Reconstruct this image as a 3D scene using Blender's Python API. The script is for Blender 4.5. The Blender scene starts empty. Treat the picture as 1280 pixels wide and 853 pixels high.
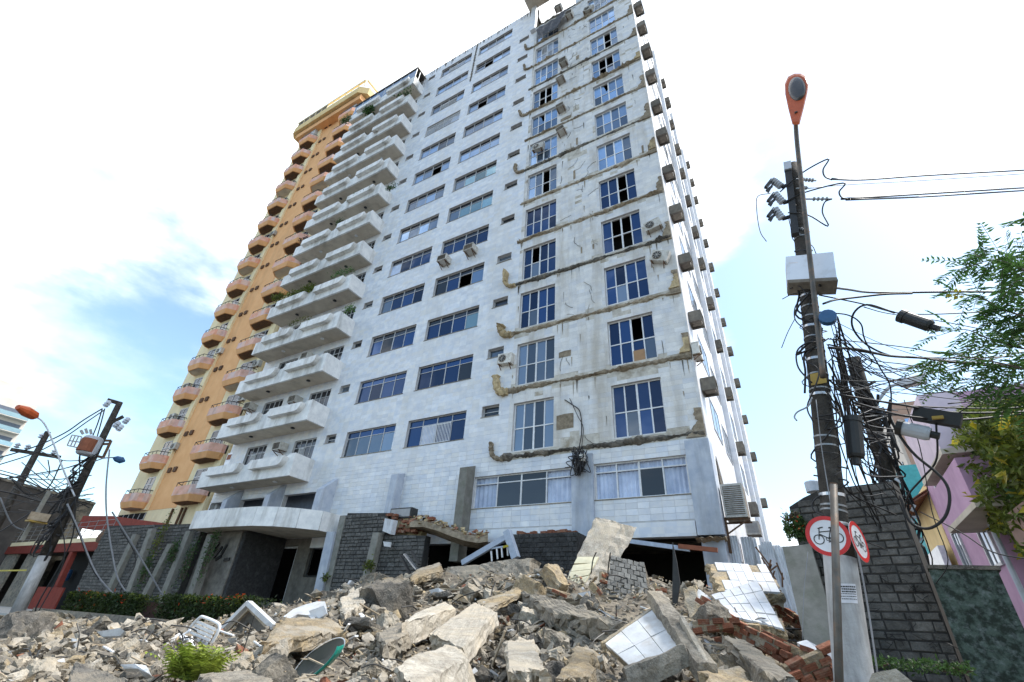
import bpy, bmesh, math, random
import numpy as np
from mathutils import Vector, Matrix, noise as mnoise
R = random.Random(7)
sc = bpy.context.scene
col = sc.collection
rad = math.radians
# ------------------------------------------------------------------ camera
YAW, PITCH, ROLL, FPX = 0.554, 0.562, 0.070, 578.1
CAM = np.array([0.0, -15.692, 0.7])
cy, sy, cp, sp, cr, sr = math.cos(YAW), math.sin(YAW), math.cos(PITCH), math.sin(PITCH), math.cos(ROLL), math.sin(ROLL)
f0 = np.array([-sy, cy, 0]); r0 = np.array([cy, sy, 0]); u0 = np.array([0, 0, 1.0])
FW = cp*f0 + sp*u0; U1 = cp*u0 - sp*f0
RT = cr*r0 + sr*U1; UP = cr*U1 - sr*r0
cam = bpy.data.cameras.new("camera"); co = bpy.data.objects.new("camera", cam); col.objects.link(co)
cam.sensor_width = 36; cam.lens = FPX*36/1280; cam.clip_start = .05; cam.clip_end = 3000
M = Matrix.Identity(4)
for i in range(3):
    M[i][0], M[i][1], M[i][2], M[i][3] = RT[i], UP[i], -FW[i], CAM[i]
co.matrix_world = M
sc.camera = co
# ------------------------------------------------------------------ sky, sun, exposure
SUN_EL, SUN_AZ = rad(56), rad(62)          # azimuth from +Y towards +X
w = bpy.data.worlds.new("World"); sc.world = w; w.use_nodes = True
nt = w.node_tree; N = nt.nodes; L = nt.links
N.clear()
wo = N.new('ShaderNodeOutputWorld'); bg = N.new('ShaderNodeBackground'); bg.inputs[1].default_value = 0.12
sky = N.new('ShaderNodeTexSky'); sky.sky_type = 'NISHITA'; sky.sun_disc = False
sky.sun_elevation = SUN_EL; sky.sun_rotation = SUN_AZ; sky.dust_density = 1.5; sky.ozone_density = 1.5
tc = N.new('ShaderNodeTexCoord')
def wmath(op, a, b=None, clamp=False):
    n = N.new('ShaderNodeMath'); n.operation = op; n.use_clamp = clamp
    for i, v in enumerate((a, b)):
        if v is None: continue
        if isinstance(v, (int, float)): n.inputs[i].default_value = v
        else: L.new(v, n.inputs[i])
    return n.outputs[0]
def wdot(d):
    n = N.new('ShaderNodeVectorMath'); n.operation = 'DOT_PRODUCT'
    L.new(tc.outputs['Generated'], n.inputs[0]); n.inputs[1].default_value = Vector(d).normalized(); return n.outputs['Value']
def wramp(v, a, b):
    n = N.new('ShaderNodeMapRange'); n.interpolation_type = 'SMOOTHSTEP'
    L.new(v, n.inputs[0]); n.inputs[1].default_value = a; n.inputs[2].default_value = b; return n.outputs[0]
nz = N.new('ShaderNodeTexNoise'); nz.inputs['Scale'].default_value = 2.2; nz.inputs['Detail'].default_value = 7; nz.inputs['Roughness'].default_value = .55
mp = N.new('ShaderNodeMapping'); mp.inputs['Scale'].default_value = (1, 1, 2.2); mp.inputs['Location'].default_value = (3.1, 1.2, .4)
L.new(tc.outputs['Generated'], mp.inputs[0]); L.new(mp.outputs[0], nz.inputs[0])
cov = wmath('ADD', nz.outputs[0], .17)
for d, amt, a, b in (((-.955, .17, .26), .24, .88, .998), ((.42, .70, .58), .36, .78, 1.0), ((.36, .86, .36), .14, .86, 1.0), ((-.02, .95, .31), .36, .975, .999), ((.1, -.9, .45), .34, .2, .95)):
    cov = wmath('SUBTRACT', cov, wmath('MULTIPLY', wramp(wdot(d), a, b), amt))
msk = wramp(cov, .34, .62)
mixc = N.new('ShaderNodeMix'); mixc.data_type = 'RGBA'
L.new(msk, mixc.inputs[0])
boost = N.new('ShaderNodeMix'); boost.data_type = 'RGBA'; boost.blend_type = 'MULTIPLY'; boost.inputs[0].default_value = 1
L.new(sky.outputs[0], boost.inputs[6]); boost.inputs[7].default_value = (1.15, 1.2, 1.1, 1)
L.new(boost.outputs[2], mixc.inputs[6])
cn = N.new('ShaderNodeTexNoise'); cn.inputs['Scale'].default_value = 4.5; cn.inputs['Detail'].default_value = 6; L.new(mp.outputs[0], cn.inputs[0])
cl_ = N.new('ShaderNodeMix'); cl_.data_type = 'RGBA'; L.new(wramp(cn.outputs[0], .36, .64), cl_.inputs[0]); cl_.inputs[6].default_value = (3.9, 4.4, 5.1, 1); cl_.inputs[7].default_value = (8.3, 8.3, 8.3, 1); L.new(cl_.outputs[2], mixc.inputs[7])
L.new(mixc.outputs[2], bg.inputs[0]); L.new(bg.outputs[0], wo.inputs[0])
sd = bpy.data.lights.new("sun", 'SUN'); sd.energy = 2.0; sd.angle = rad(10); sd.color = (1, .96, .9)
so = bpy.data.objects.new("sun", sd); col.objects.link(so)
sdir = Vector((math.sin(SUN_AZ)*math.cos(SUN_EL), math.cos(SUN_AZ)*math.cos(SUN_EL), math.sin(SUN_EL)))
so.rotation_euler = sdir.to_track_quat('Z', 'Y').to_euler(); so.location = (30, 0, 60)
sc.view_settings.view_transform = 'Standard'; sc.view_settings.look = 'None'
sc.view_settings.exposure = 1.35; sc.view_settings.gamma = 1
# ------------------------------------------------------------------ survey helpers: a sight line meets a plane of the place
def ray(px, py): return FW + (px-640)/FPX*RT - (py-426.5)/FPX*UP
def at(px, py, Y=None, X=None, Z=None, t=None):
    d = ray(px, py)
    if Y is not None: s = (Y-CAM[1])/d[1]
    elif X is not None: s = (X-CAM[0])/d[0]
    elif Z is not None: s = (Z-CAM[2])/d[2]
    else: s = t/math.hypot(d[0], d[1])
    return Vector(CAM + d*s)
# ------------------------------------------------------------------ materials
MAT = {}
def new_mat(name):
    m = bpy.data.materials.new(name); m.use_nodes = True
    return m, m.node_tree, m.node_tree.nodes['Principled BSDF']
def surf(name, c1, c2=None, scale=3, rough=.8, bump=.3, bscale=None, var=.15, stain=None, samt=.5, sscale=1.0, metal=0, spec=.3,
         island=False, streak=False, contrast=(.35, .65), cellnoise=None, dust=None, fine=1.0, smin=.5, detail=0):
    m, t, b = new_mat(name); n = t.nodes; l = t.links
    geo = n.new('ShaderNodeNewGeometry'); P = geo.outputs['Position']
    def noise(sc_, det=5, vec=P, rgh=.6):
        q = n.new('ShaderNodeTexNoise'); q.inputs['Scale'].default_value = sc_; q.inputs['Detail'].default_value = det; q.inputs['Roughness'].default_value = rgh
        l.new(vec, q.inputs[0]); return q.outputs[0]
    def mr(v, a, b_, c=0, d=1):
        q = n.new('ShaderNodeMapRange'); l.new(v, q.inputs[0])
        for i, x in enumerate((a, b_, c, d)): q.inputs[i+1].default_value = x
        return q.outputs[0]
    def mix(fac, a, b_, mode='MIX'):
        q = n.new('ShaderNodeMix'); q.data_type = 'RGBA'; q.blend_type = mode
        for i, v in ((0, fac), (6, a), (7, b_)):
            if isinstance(v, (int, float)): q.inputs[i].default_value = v
            elif isinstance(v, tuple): q.inputs[i].default_value = (*v, 1)
            else: l.new(v, q.inputs[i])
        return q.outputs[2]
    c2 = c2 or tuple(x*.75 for x in c1)
    out = mix(mr(noise(scale), *contrast), c1, c2)
    if cellnoise:
        sx, sz = cellnoise
        mpn = n.new('ShaderNodeVectorMath'); mpn.operation = 'MULTIPLY'; l.new(P, mpn.inputs[0]); mpn.inputs[1].default_value = (1/sx, 1/sx, 1/sz)
        off = n.new('ShaderNodeVectorMath'); off.operation = 'ADD'; l.new(mpn.outputs[0], off.inputs[0]); off.inputs[1].default_value = (.013, .5, .013)
        fl = n.new('ShaderNodeVectorMath'); fl.operation = 'FLOOR'; l.new(off.outputs[0], fl.inputs[0])
        wn = n.new('ShaderNodeTexWhiteNoise'); wn.noise_dimensions = '3D'; l.new(fl.outputs[0], wn.inputs[0])
        tone = mr(wn.outputs['Value'], 0, 1, 1-var*1.6, 1.0)
        hsv = n.new('ShaderNodeHueSaturation'); l.new(out, hsv.inputs['Color']); l.new(tone, hsv.inputs['Value']); out = hsv.outputs[0]
        warm = mr(wn.outputs['Color'], .72, .95, 0, .55)
        sepc = n.new('ShaderNodeSeparateColor'); l.new(wn.outputs['Color'], sepc.inputs[0])
        out = mix(mr(sepc.outputs[1], .6, 1, 0, .4), out, (.74, .70, .62)); out = mix(mr(sepc.outputs[2], .7, 1, 0, .45), out, (.54, .60, .70)); big_ = noise(.35, 4); out = mix(mr(big_, .45, .7, 0, .35), out, (.60, .60, .60))
    elif var:
        if island: rv = geo.outputs['Random Per Island']
        else: rv = n.new('ShaderNodeObjectInfo').outputs['Random']
        hsv = n.new('ShaderNodeHueSaturation'); l.new(out, hsv.inputs['Color']); l.new(mr(rv, 0, 1, 1-var, 1+var), hsv.inputs['Value']); out = hsv.outputs[0]
    if stain:
        vec = P
        if streak:
            q = n.new('ShaderNodeVectorMath'); q.operation = 'MULTIPLY'; l.new(P, q.inputs[0]); q.inputs[1].default_value = (1, 1, .16); vec = q.outputs[0]
        out = mix(mr(noise(sscale, 8, vec, .65), smin, smin+.18, 0, samt), out, stain)
    if detail: out = mix(mr(noise(26, 6, rgh=.75), .38, .66, 0, detail), out, (.07, .062, .05)); out = mix(mr(noise(41, 5, rgh=.7), .56, .68, 0, detail*.8), out, (.62, .57, .48))
    if dust: out = mix(mr(noise(1.4, 6, rgh=.7), .47, .6, 0, .8), out, dust)
    l.new(out, b.inputs['Base Color'])
    b.inputs['Roughness'].default_value = rough; b.inputs['Metallic'].default_value = metal; b.inputs['Specular IOR Level'].default_value = spec
    if bump:
        bp = n.new('ShaderNodeBump'); bp.inputs['Strength'].default_value = bump; bp.inputs['Distance'].default_value = .03*fine
        l.new(noise(bscale or scale*6, 8), bp.inputs['Height']); l.new(bp.outputs[0], b.inputs['Normal'])
    MAT[name] = m
    return m
def plain(name, c, rough=.5, metal=0, spec=.4, var=.08): return surf(name, c, tuple(x*.8 for x in c), 6, rough, .08, var=var, metal=metal, spec=spec)
surf('marble', (.86, .87, .88), (.66, .71, .79), 2.6, .42, .04, var=.09, stain=(.58, .54, .46), samt=.30, sscale=.5, streak=True, cellnoise=(.4, .2), spec=.4)
surf('marble_worn', (.88, .87, .84), (.70, .71, .72), 2.2, .5, .15, var=.10, stain=(.40, .35, .27), samt=.6, sscale=1.0, smin=.48, detail=.14, streak=True, cellnoise=(.4, .2))
surf('marble_balcony', (.86, .86, .84), (.68, .69, .69), 3, .55, .12, var=.04, stain=(.28, .26, .22), samt=.75, sscale=1.1, streak=True)
surf('marble_blue', (.36, .41, .50), (.50, .54, .60), 2.5, .45, .05, var=.04, stain=(.20, .21, .22), samt=.6, sscale=1.2, streak=True)
surf('side_wall', (.80, .81, .84), (.70, .72, .76), 2, .5, .05, var=.05, stain=(.45, .43, .38), samt=.35, sscale=.7, streak=True, cellnoise=(.4, .2))
surf('grout', (.62, .62, .62), (.50, .49, .48), 4, .9, .1)
surf('grout_dark', (.05, .048, .045), (.03, .03, .03), 4, .9, .1)
surf('soffit', (.64, .58, .48), (.54, .48, .39), 1.5, .9, .05, stain=(.25, .22, .18), samt=.5, sscale=1)  # warm beige paints the bounce light on undersides into the colour
surf('broken', (.36, .30, .22), (.20, .16, .11), 5, .95, .9, bscale=14, stain=(.10, .08, .06), samt=.6, sscale=4)
surf('broken_ochre', (.52, .42, .25), (.34, .26, .15), 5, .95, .9, bscale=14, stain=(.16, .12, .08), samt=.6, sscale=4)
surf('concrete', (.34, .31, .26), (.20, .18, .15), 6, .95, .9, bscale=30, var=.28, stain=(.10, .088, .07), samt=.75, sscale=6, fine=1.1, dust=(.33, .285, .22), detail=.55)
surf('concrete_pale', (.52, .48, .41), (.36, .325, .27), 6, .95, .8, bscale=34, var=.2, stain=(.20, .175, .14), samt=.6, sscale=5, fine=1.0, dust=(.45, .39, .30), detail=.45)
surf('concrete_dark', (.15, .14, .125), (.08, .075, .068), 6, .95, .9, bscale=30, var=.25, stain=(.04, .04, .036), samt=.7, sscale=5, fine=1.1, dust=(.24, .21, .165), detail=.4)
surf('plaster_ochre', (.46, .355, .21), (.30, .235, .15), 6, .95, .9, bscale=30, var=.25, stain=(.15, .13, .10), samt=.75, sscale=5, fine=1.1, dust=(.34, .31, .26), detail=.5)
surf('bare_plaster', (.62, .59, .52), (.42, .39, .34), 3, .95, .5, bscale=18, stain=(.28, .22, .14), samt=.7, sscale=1.5)
surf('slab_concrete', (.43, .41, .37), (.28, .26, .23), 4, .92, .4, bscale=25, var=.1, stain=(.16, .15, .12), samt=.6, sscale=3)
surf('fragment_white', (.58, .60, .62), (.46, .47, .48), 6, .5, .1, var=.1, stain=(.35, .30, .24), samt=.5, sscale=5)
surf('brick_red', (.27, .105, .06), (.16, .065, .04), 8, .95, .6, bscale=30, var=.3, stain=(.32, .26, .19), samt=.6, sscale=6)
surf('soil', (.22, .19, .15), (.12, .105, .085), 6, .95, 1.0, bscale=22, stain=(.40, .35, .26), samt=.55, sscale=9, contrast=(.4, .6))
surf('gravel', (.30, .27, .225), (.17, .155, .13), 7, .95, .5, bscale=40, var=.45, island=True, stain=(.36, .28, .17), samt=.5, sscale=2.5)
surf('stone_grey', (.15, .145, .135), (.085, .083, .078), 9, .9, .8, bscale=30, var=.22, stain=(.06, .06, .06), samt=.6, sscale=5)
surf('stone_grey_island', (.15, .145, .135), (.085, .083, .078), 9, .9, .8, bscale=30, var=.25, island=True, stain=(.06, .06, .06), samt=.5, sscale=2)
surf('stone_dark', (.055, .055, .055), (.03, .03, .03), 9, .85, .8, bscale=30, var=.25, stain=(.10, .10, .10), samt=.5, sscale=5)
surf('stone_pale', (.17, .17, .16), (.11, .11, .105), 9, .9, .7, bscale=30, var=.2)
surf('cement_post', (.25, .245, .22), (.18, .175, .155), 4, .9, .25, stain=(.12, .13, .09), samt=.5, sscale=3)
surf('moss_wall', (.022, .032, .026), (.07, .10, .085), 9, .95, .7, bscale=25, stain=(.20, .24, .24), samt=.5, sscale=14, contrast=(.44, .58))
surf('entrance_stone', (.22, .20, .175), (.14, .13, .11), 4, .85, .3, stain=(.06, .055, .05), samt=.6, sscale=1.2)
plain('room_dark', (.018, .017, .016), .9)  # near-black colour stands in for the shade of open interiors
plain('room_blue', (.14, .16, .20), .9)
surf('asphalt', (.10, .10, .10), (.065, .065, .065), 10, .9, .4, bscale=60, stain=(.25, .22, .18), samt=.5, sscale=.7)
surf('pavement', (.40, .40, .38), (.30, .30, .28), 3, .9, .2, stain=(.2, .19, .17), samt=.4, sscale=1)
surf('earth', (.16, .15, .12), (.10, .11, .07), .5, .95, .3)
surf('yellow_paint', (.78, .60, .30), (.72, .53, .25), 1.5, .8, .06, var=.02, stain=(.42, .32, .18), samt=.35, sscale=.6, streak=True)
surf('yellow_pale', (.90, .77, .50), (.84, .70, .43), 1.5, .8, .06, var=.02, stain=(.45, .36, .22), samt=.35, sscale=.6, streak=True)
surf('orange_paint', (.86, .48, .22), (.80, .42, .18), 1.5, .8, .06, var=.02, stain=(.40, .20, .09), samt=.35, sscale=.5, streak=True)
surf('terracotta', (.86, .44, .31), (.74, .34, .21), 2, .7, .06, var=.05, cellnoise=(.45, .5), stain=(.30, .14, .08), samt=.4, sscale=1.5)
plain('white_metal', (.78, .79, .80), .4); plain('frame_grey', (.55, .56, .57), .4)
plain('aluminium', (.60, .61, .63), .3, .7); plain('steel', (.30, .31, .32), .45, .5); surf('post_steel', (.13, .125, .115), (.09, .08, .07), 8, .55, .1, metal=.4, stain=(.25, .15, .09), samt=.5, sscale=9)
plain('black_metal', (.03, .03, .03), .5); plain('cable_black', (.018, .018, .02), .55, var=.4); plain('cable_grey', (.25, .26, .28), .6, var=.3)
surf('rust', (.16, .09, .05), (.09, .06, .045), 8, .85, .3, stain=(.30, .14, .06), samt=.5, sscale=5)
plain('lamp_orange', (.46, .09, .025), .45); plain('lamp_lens', (.07, .065, .065), .2); plain('lamp_blue', (.03, .10, .22), .4)
surf('box_grey', (.58, .63, .70), (.52, .57, .64), 3, .5, .04, stain=(.35, .33, .30), samt=.4, sscale=3)
surf('ac_white', (.60, .59, .55), (.48, .46, .41), 6, .6, .1, var=.25, stain=(.22, .18, .13), samt=.6, sscale=5)
surf('ac_dirty', (.26, .23, .19), (.16, .14, .11), 6, .7, .2, var=.3, stain=(.07, .06, .05), samt=.6, sscale=5)
surf('cage', (.17, .155, .13), (.11, .10, .085), 6, .8, .2, var=.3)
plain('sign_white', (.78, .79, .82), .35); plain('sign_red', (.62, .03, .03), .35); plain('ink', (.02, .02, .02), .5)
surf('pole_dark', (.055, .048, .04), (.03, .027, .024), 10, .9, .5, bscale=30, var=0, stain=(.19, .17, .15), samt=.5, sscale=5)
surf('pole_white', (.50, .50, .50), (.40, .40, .40), 6, .85, .25, var=0, stain=(.17, .16, .15), samt=.75, sscale=4, streak=True)
plain('paper', (.74, .74, .78), .8); plain('yellow_plate', (.40, .27, .06), .6)
surf('curtain', (.60, .68, .84), (.40, .47, .62), 2, .9, .1, var=.1); plain('board', (.36, .22, .12), .8)
surf('purple_wall', (.52, .33, .47), (.44, .27, .40), 2, .8, .1, var=.03, stain=(.30, .22, .28), samt=.5, sscale=1, streak=True)
surf('pink_wall', (.72, .60, .68), (.62, .52, .60), 2, .8, .1, var=.03, stain=(.40, .35, .36), samt=.5, sscale=1, streak=True)
plain('teal_wall', (.08, .42, .46), .8); surf('brown_wall', (.34, .23, .19), (.28, .18, .15), 1, .9, .2, stain=(.16, .13, .11), samt=.5, sscale=.8)
surf('tower_brown', (.42, .28, .21), (.38, .25, .19), 1, .9, .05, var=.02); surf('tower_cream', (.62, .58, .52), (.55, .51, .46), .5, .9, .05, var=.02)
surf('roof_red', (.24, .045, .03), (.18, .035, .025), 3, .8, .2); surf('dark_cladding', (.075, .068, .065), (.05, .046, .045), 1.5, .85, .2, stain=(.13, .12, .11), samt=.5, sscale=1, streak=True)
surf('corrugated', (.68, .70, .73), (.55, .58, .62), 5, .5, .05, metal=0, stain=(.16, .13, .10), samt=.7, sscale=2.5, streak=True)
plain('rail_blue', (.40, .47, .58), .5); plain('rust_orange', (.27, .095, .05), .8); surf('tarp', (.05, .05, .055), (.10, .10, .11), 4, .6, .3)
surf('cream_tile', (.66, .62, .45), (.58, .53, .37), 6, .4, .05, var=.06); surf('white_tile', (.62, .64, .67), (.54, .56, .60), 7, .25, .03, var=.05, stain=(.45, .40, .33), samt=.4, sscale=4)
surf('wood', (.42, .35, .26), (.28, .22, .15), 9, .8, .3, stain=(.12, .10, .08), samt=.4, sscale=4)
plain('green_plastic', (.01, .22, .16), .35); plain('cover_dark', (.06, .06, .05), .6); plain('tape_yellow', (.6, .5, .08), .6)
def leafmat(name, c1, c2):
    m = surf(name, c1, c2, 1.5, .5, 0, var=.45, island=True, contrast=(.3, .7), spec=.3)
    b = m.node_tree.nodes['Principled BSDF']; b.inputs['Subsurface Weight'].default_value = 0
    t = m.node_tree; tr = t.nodes.new('ShaderNodeBsdfTranslucent'); mx = t.nodes.new('ShaderNodeMixShader'); mx.inputs[0].default_value = .3
    src = b.inputs['Base Color'].links[0].from_socket; t.links.new(src, tr.inputs[0])
    o = t.nodes['Material Output']; t.links.new(b.outputs[0], mx.inputs[1]); t.links.new(tr.outputs[0], mx.inputs[2]); t.links.new(mx.outputs[0], o.inputs[0])
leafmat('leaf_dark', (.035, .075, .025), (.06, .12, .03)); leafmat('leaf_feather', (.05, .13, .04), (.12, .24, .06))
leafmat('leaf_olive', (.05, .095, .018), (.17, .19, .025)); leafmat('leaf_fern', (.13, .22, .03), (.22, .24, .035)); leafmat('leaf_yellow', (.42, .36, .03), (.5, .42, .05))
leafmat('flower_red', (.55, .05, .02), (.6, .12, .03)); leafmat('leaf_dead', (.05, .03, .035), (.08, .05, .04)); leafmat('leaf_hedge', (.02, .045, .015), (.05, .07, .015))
plain('bark', (.10, .08, .06), .9)
def glass(name, c, metal=.55, rough=.06):
    m, t, b = new_mat(name); n = t.nodes
    oi = n.new('ShaderNodeObjectInfo'); h = n.new('ShaderNodeHueSaturation'); mr = n.new('ShaderNodeMapRange'); mr.inputs[3].default_value = .4; mr.inputs[4].default_value = 1.8
    t.links.new(oi.outputs['Random'], mr.inputs[0]); t.links.new(mr.outputs[0], h.inputs['Value']); h.inputs['Color'].default_value = (*c, 1)
    t.links.new(h.outputs[0], b.inputs['Base Color'])
    b.inputs['Metallic'].default_value = metal; b.inputs['Roughness'].default_value = rough; b.inputs['IOR'].default_value = 1.6
    g = n.new('ShaderNodeNewGeometry'); q = n.new('ShaderNodeTexNoise'); q.inputs['Scale'].default_value = .8; t.links.new(g.outputs['Position'], q.inputs[0])
    bp = n.new('ShaderNodeBump'); bp.inputs['Strength'].default_value = .15; bp.inputs['Distance'].default_value = .1; t.links.new(q.outputs[0], bp.inputs['Height']); t.links.new(bp.outputs[0], b.inputs['Normal'])
    MAT[name] = m
glass('glass_blue', (.02, .05, .125)); glass('glass_grey', (.13, .16, .20)); glass('glass_dark', (.03, .035, .045), .3); glass('glass_pale', (.20, .29, .42)); glass('glass_green', (.2, .3, .33))  # blue and pale tints carry painted sky reflection as well as window film
# ------------------------------------------------------------------ mesh builder and object helpers
FULL = {}
class MB:
    def __init__(s): s.v = []; s.f = []; s.mi = []; s.m = 0
    def add(s, vs, fs):
        o = len(s.v); s.v.extend([tuple(v) for v in vs]); s.f.extend([tuple(o+i for i in f) for f in fs]); s.mi.extend([s.m]*len(fs)); return s
    def box(s, x0, x1, y0, y1, z0, z1, mtx=None):
        vs = [Vector((x, y, z)) for x in (x0, x1) for y in (y0, y1) for z in (z0, z1)]
        if mtx is not None: vs = [mtx @ v for v in vs]
        return s.add(vs, [(0, 1, 3, 2), (4, 6, 7, 5), (0, 4, 5, 1), (2, 3, 7, 6), (0, 2, 6, 4), (1, 5, 7, 3)])
    def bar(s, a, b, w, h=None, up=(0, 0, 1)):
        a, b = Vector(a), Vector(b); d = (b-a); ln = d.length; d.normalize(); up = Vector(up)
        if abs(d.dot(up)) > .98: up = Vector((0, 1, 0))
        r = d.cross(up).normalized(); u = r.cross(d); h = h or w
        m = Matrix((( d.x, r.x, u.x, a.x), (d.y, r.y, u.y, a.y), (d.z, r.z, u.z, a.z), (0, 0, 0, 1)))
        return s.box(0, ln, -w/2, w/2, -h/2, h/2, m)
    def prism(s, poly, vec):
        n = len(poly); vec = Vector(vec); vs = [Vector(p) for p in poly]; vs += [v+vec for v in vs]
        return s.add(vs, [tuple(range(n))[::-1], tuple(range(n, 2*n))] + [(i, (i+1) % n, n+(i+1) % n, n+i) for i in range(n)])
    def tube(s, pts, r, n=6, r2=None, cap=True):
        pts = [Vector(p) for p in pts]; k = len(pts); ref = Vector((0.13, .21, 1)); vs = []; prev = None
        for i, p in enumerate(pts):
            d = (pts[min(i+1, k-1)]-pts[max(i-1, 0)]); d = d.normalized() if d.length > 1e-6 else Vector((0, 0, 1))
            if prev is None:
                a = d.cross(ref if abs(d.dot(ref.normalized())) < .95 else Vector((1, 0, 0))).normalized()
            else:
                a = (prev-d*prev.dot(d)); a = a.normalized() if a.length > 1e-5 else d.cross(ref).normalized()
            prev = a; b = d.cross(a); rr = (r[i] if isinstance(r, list) else r) if r2 is None else r+(r2-r)*i/(k-1)
            for j in range(n):
                t = 2*math.pi*j/n; vs.append(p+(a*math.cos(t)+b*math.sin(t))*rr)
        fs = [(i*n+j, i*n+(j+1) % n, (i+1)*n+(j+1) % n, (i+1)*n+j) for i in range(k-1) for j in range(n)]
        if cap: fs += [tuple(range(n))[::-1], tuple(range((k-1)*n, k*n))]
        return s.add(vs, fs)
    def lathe(s, prof, base, axis=(0, 0, 1), n=16):
        base = Vector(base); d = Vector(axis).normalized(); a = d.orthogonal().normalized(); b = d.cross(a); vs = []
        for rr, h in prof:
            for j in range(n):
                t = 2*math.pi*j/n; vs.append(base+d*h+(a*math.cos(t)+b*math.sin(t))*max(rr, 1e-4))
        k = len(prof)
        return s.add(vs, [(i*n+j, i*n+(j+1) % n, (i+1)*n+(j+1) % n, (i+1)*n+j) for i in range(k-1) for j in range(n)] + [tuple(range(n))[::-1], tuple(range((k-1)*n, k*n))])
    def build(s, name, mats, parent=None, smooth=False, local=False, fix=False):
        me = bpy.data.meshes.new(name); me.from_pydata(s.v, [], s.f)
        for m in (mats if isinstance(mats, (list, tuple)) else [mats]): me.materials.append(MAT[m])
        if isinstance(mats, (list, tuple)): me.polygons.foreach_set('material_index', s.mi)
        if smooth: me.polygons.foreach_set('use_smooth', [True]*len(me.polygons))
        if fix:
            bm = bmesh.new(); bm.from_mesh(me); bmesh.ops.recalc_face_normals(bm, faces=bm.faces); bm.to_mesh(me); bm.free()
        o = bpy.data.objects.new(name, me); link(o, parent, local); return o
def link(o, parent=None, local=False):
    col.objects.link(o)
    if parent:
        o.parent = parent
        if not local and parent.type == 'EMPTY': o.location = -Vector(parent.location)
    return o
def tag(o, label=None, cat=None, group=None, kind=None):
    if label: o['label'] = label
    if cat: o['category'] = cat
    if group: o['group'] = group
    if cat and not kind: kind = 'thing'
    if kind: o['kind'] = kind
    return o
def thing(name, label, cat, loc=(0, 0, 0), group=None, rz=0):
    o = bpy.data.objects.new(name, None); o.empty_display_size = .2; col.objects.link(o); o.location = loc; o.rotation_euler.z = rz
    return tag(o, label, cat, group)
def copy_tree(o, parent=None):
    c = o.copy(); col.objects.link(c)
    if parent: c.parent = parent
    for ch in list(o.children): copy_tree(ch, c)
    return c
def smooth_path(pts, sub=6):
    pts = [Vector(p) for p in pts]
    if len(pts) < 3: return pts
    P = [2*pts[0]-pts[1]]+pts+[2*pts[-1]-pts[-2]]; out = []
    for i in range(1, len(P)-2):
        for k in range(sub):
            t = k/sub; a, b, c, d = P[i-1], P[i], P[i+1], P[i+2]
            out.append(.5*((2*b)+(c-a)*t+(2*a-5*b+4*c-d)*t*t+(3*b-a-3*c+d)*t**3))
    return out+[pts[-1]]
def sag(a, b, s, n=10):
    a, b = Vector(a), Vector(b); return [a.lerp(b, i/n)-Vector((0, 0, s*4*(i/n)*(1-i/n))) for i in range(n+1)]
ORD = ['first', 'second', 'third', 'fourth', 'fifth', 'sixth', 'seventh', 'eighth', 'ninth', 'tenth', 'eleventh', 'twelfth', 'thirteenth', 'fourteenth', 'fifteenth', 'sixteenth', 'seventeenth', 'eighteenth', 'nineteenth', 'twentieth']
def leaves(mb, pts, size, aspect=.45, nrm=None, jit=1.0, droop=0.0, rng=R):
    for i, p in enumerate(pts):
        p = Vector(p); d = Vector((rng.gauss(0, 1), rng.gauss(0, 1), rng.gauss(0, 1)-droop)).normalized()
        if nrm is not None: d = (d*jit+Vector(nrm)).normalized()
        a = d.orthogonal().normalized(); a = (Matrix.Rotation(rng.uniform(0, 6.28), 3, d) @ a); l_ = size*rng.uniform(.6, 1.3); wv = d.cross(a).normalized()*l_*aspect*.5
        mb.add([p, p+a*l_*.45+wv+d*l_*.06, p+a*l_, p+a*l_*.45-wv+d*l_*.06], [(0, 1, 2, 3)])
    return mb
def struct(o): return tag(o, kind='structure')
def stuffp(o, *a): tag(o, kind='stuff'); return o
# ================================================================== GROUND
CXK = [(-40, .1), (-23, .15), (-19, .15), (-15.5, .3), (-13.6, .95), (-12.6, 1.4), (-11.3, 1.85), (-8.9, 2.1), (-6.5, 1.85), (-4.7, 1.9), (-3.3, 1.95), (-2.1, 1.8), (-.9, 1.45), (-.4, 1.0), (.3, .55), (1.2, .3), (4, .15), (20, .0)]
CYK = [(-40, .0), (-16, .0), (-13.5, .05), (-11.5, .12), (-10, .20), (-8.5, .32), (-7, .5), (-5.5, .74), (-4, 1), (-2.5, 1.02), (-.5, .9), (1, .5), (3, .05), (30, 0)]
def pl(k, x):
    for (a, va), (b, vb) in zip(k, k[1:]):
        if x <= b: return va+(vb-va)*max(0, (x-a)/(b-a))
    return k[-1][1]
def H(x, y):
    h = pl(CXK, x)*pl(CYK, y)
    if x < -13 and y < -6.5: h += .05
    n = mnoise.noise(Vector((x*.45, y*.45, 1.7)))*.28+mnoise.noise(Vector((x*1.3, y*1.3, 5)))*.14
    edge = min(1, max(0, (y+16.5)/3))*min(1, max(0, (4-x)/3))
    return .04+h+n*edge*min(1, .25+h*.6)
def hit(px, py, lift=0.0):
    d = Vector(ray(px, py)); d.normalize(); p = Vector(CAM); t = .8
    while t < 24:
        q = p+d*t
        if q.z <= H(q.x, q.y)+lift: return q
        t += .05+t*.004
    return None
def hits(px, py, lift=0.0):
    for k in range(40):
        p = hit(px, py+k*2, lift)
        if p is not None: return at(px, py, Y=p.y)
    return at(px, py, t=10)
gb = MB(); xs = [-1500, -300, -90, -60] + [-50+i for i in range(81)] + [60, 120, 400, 1500]; ys = [-1500, -200, -60, -30, -20, -10, 0, 10, 25, 60, 150, 400, 1500]
for yv in ys:
    for xv in xs: gb.v.append((xv, yv, -.02))
nx = len(xs)
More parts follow.
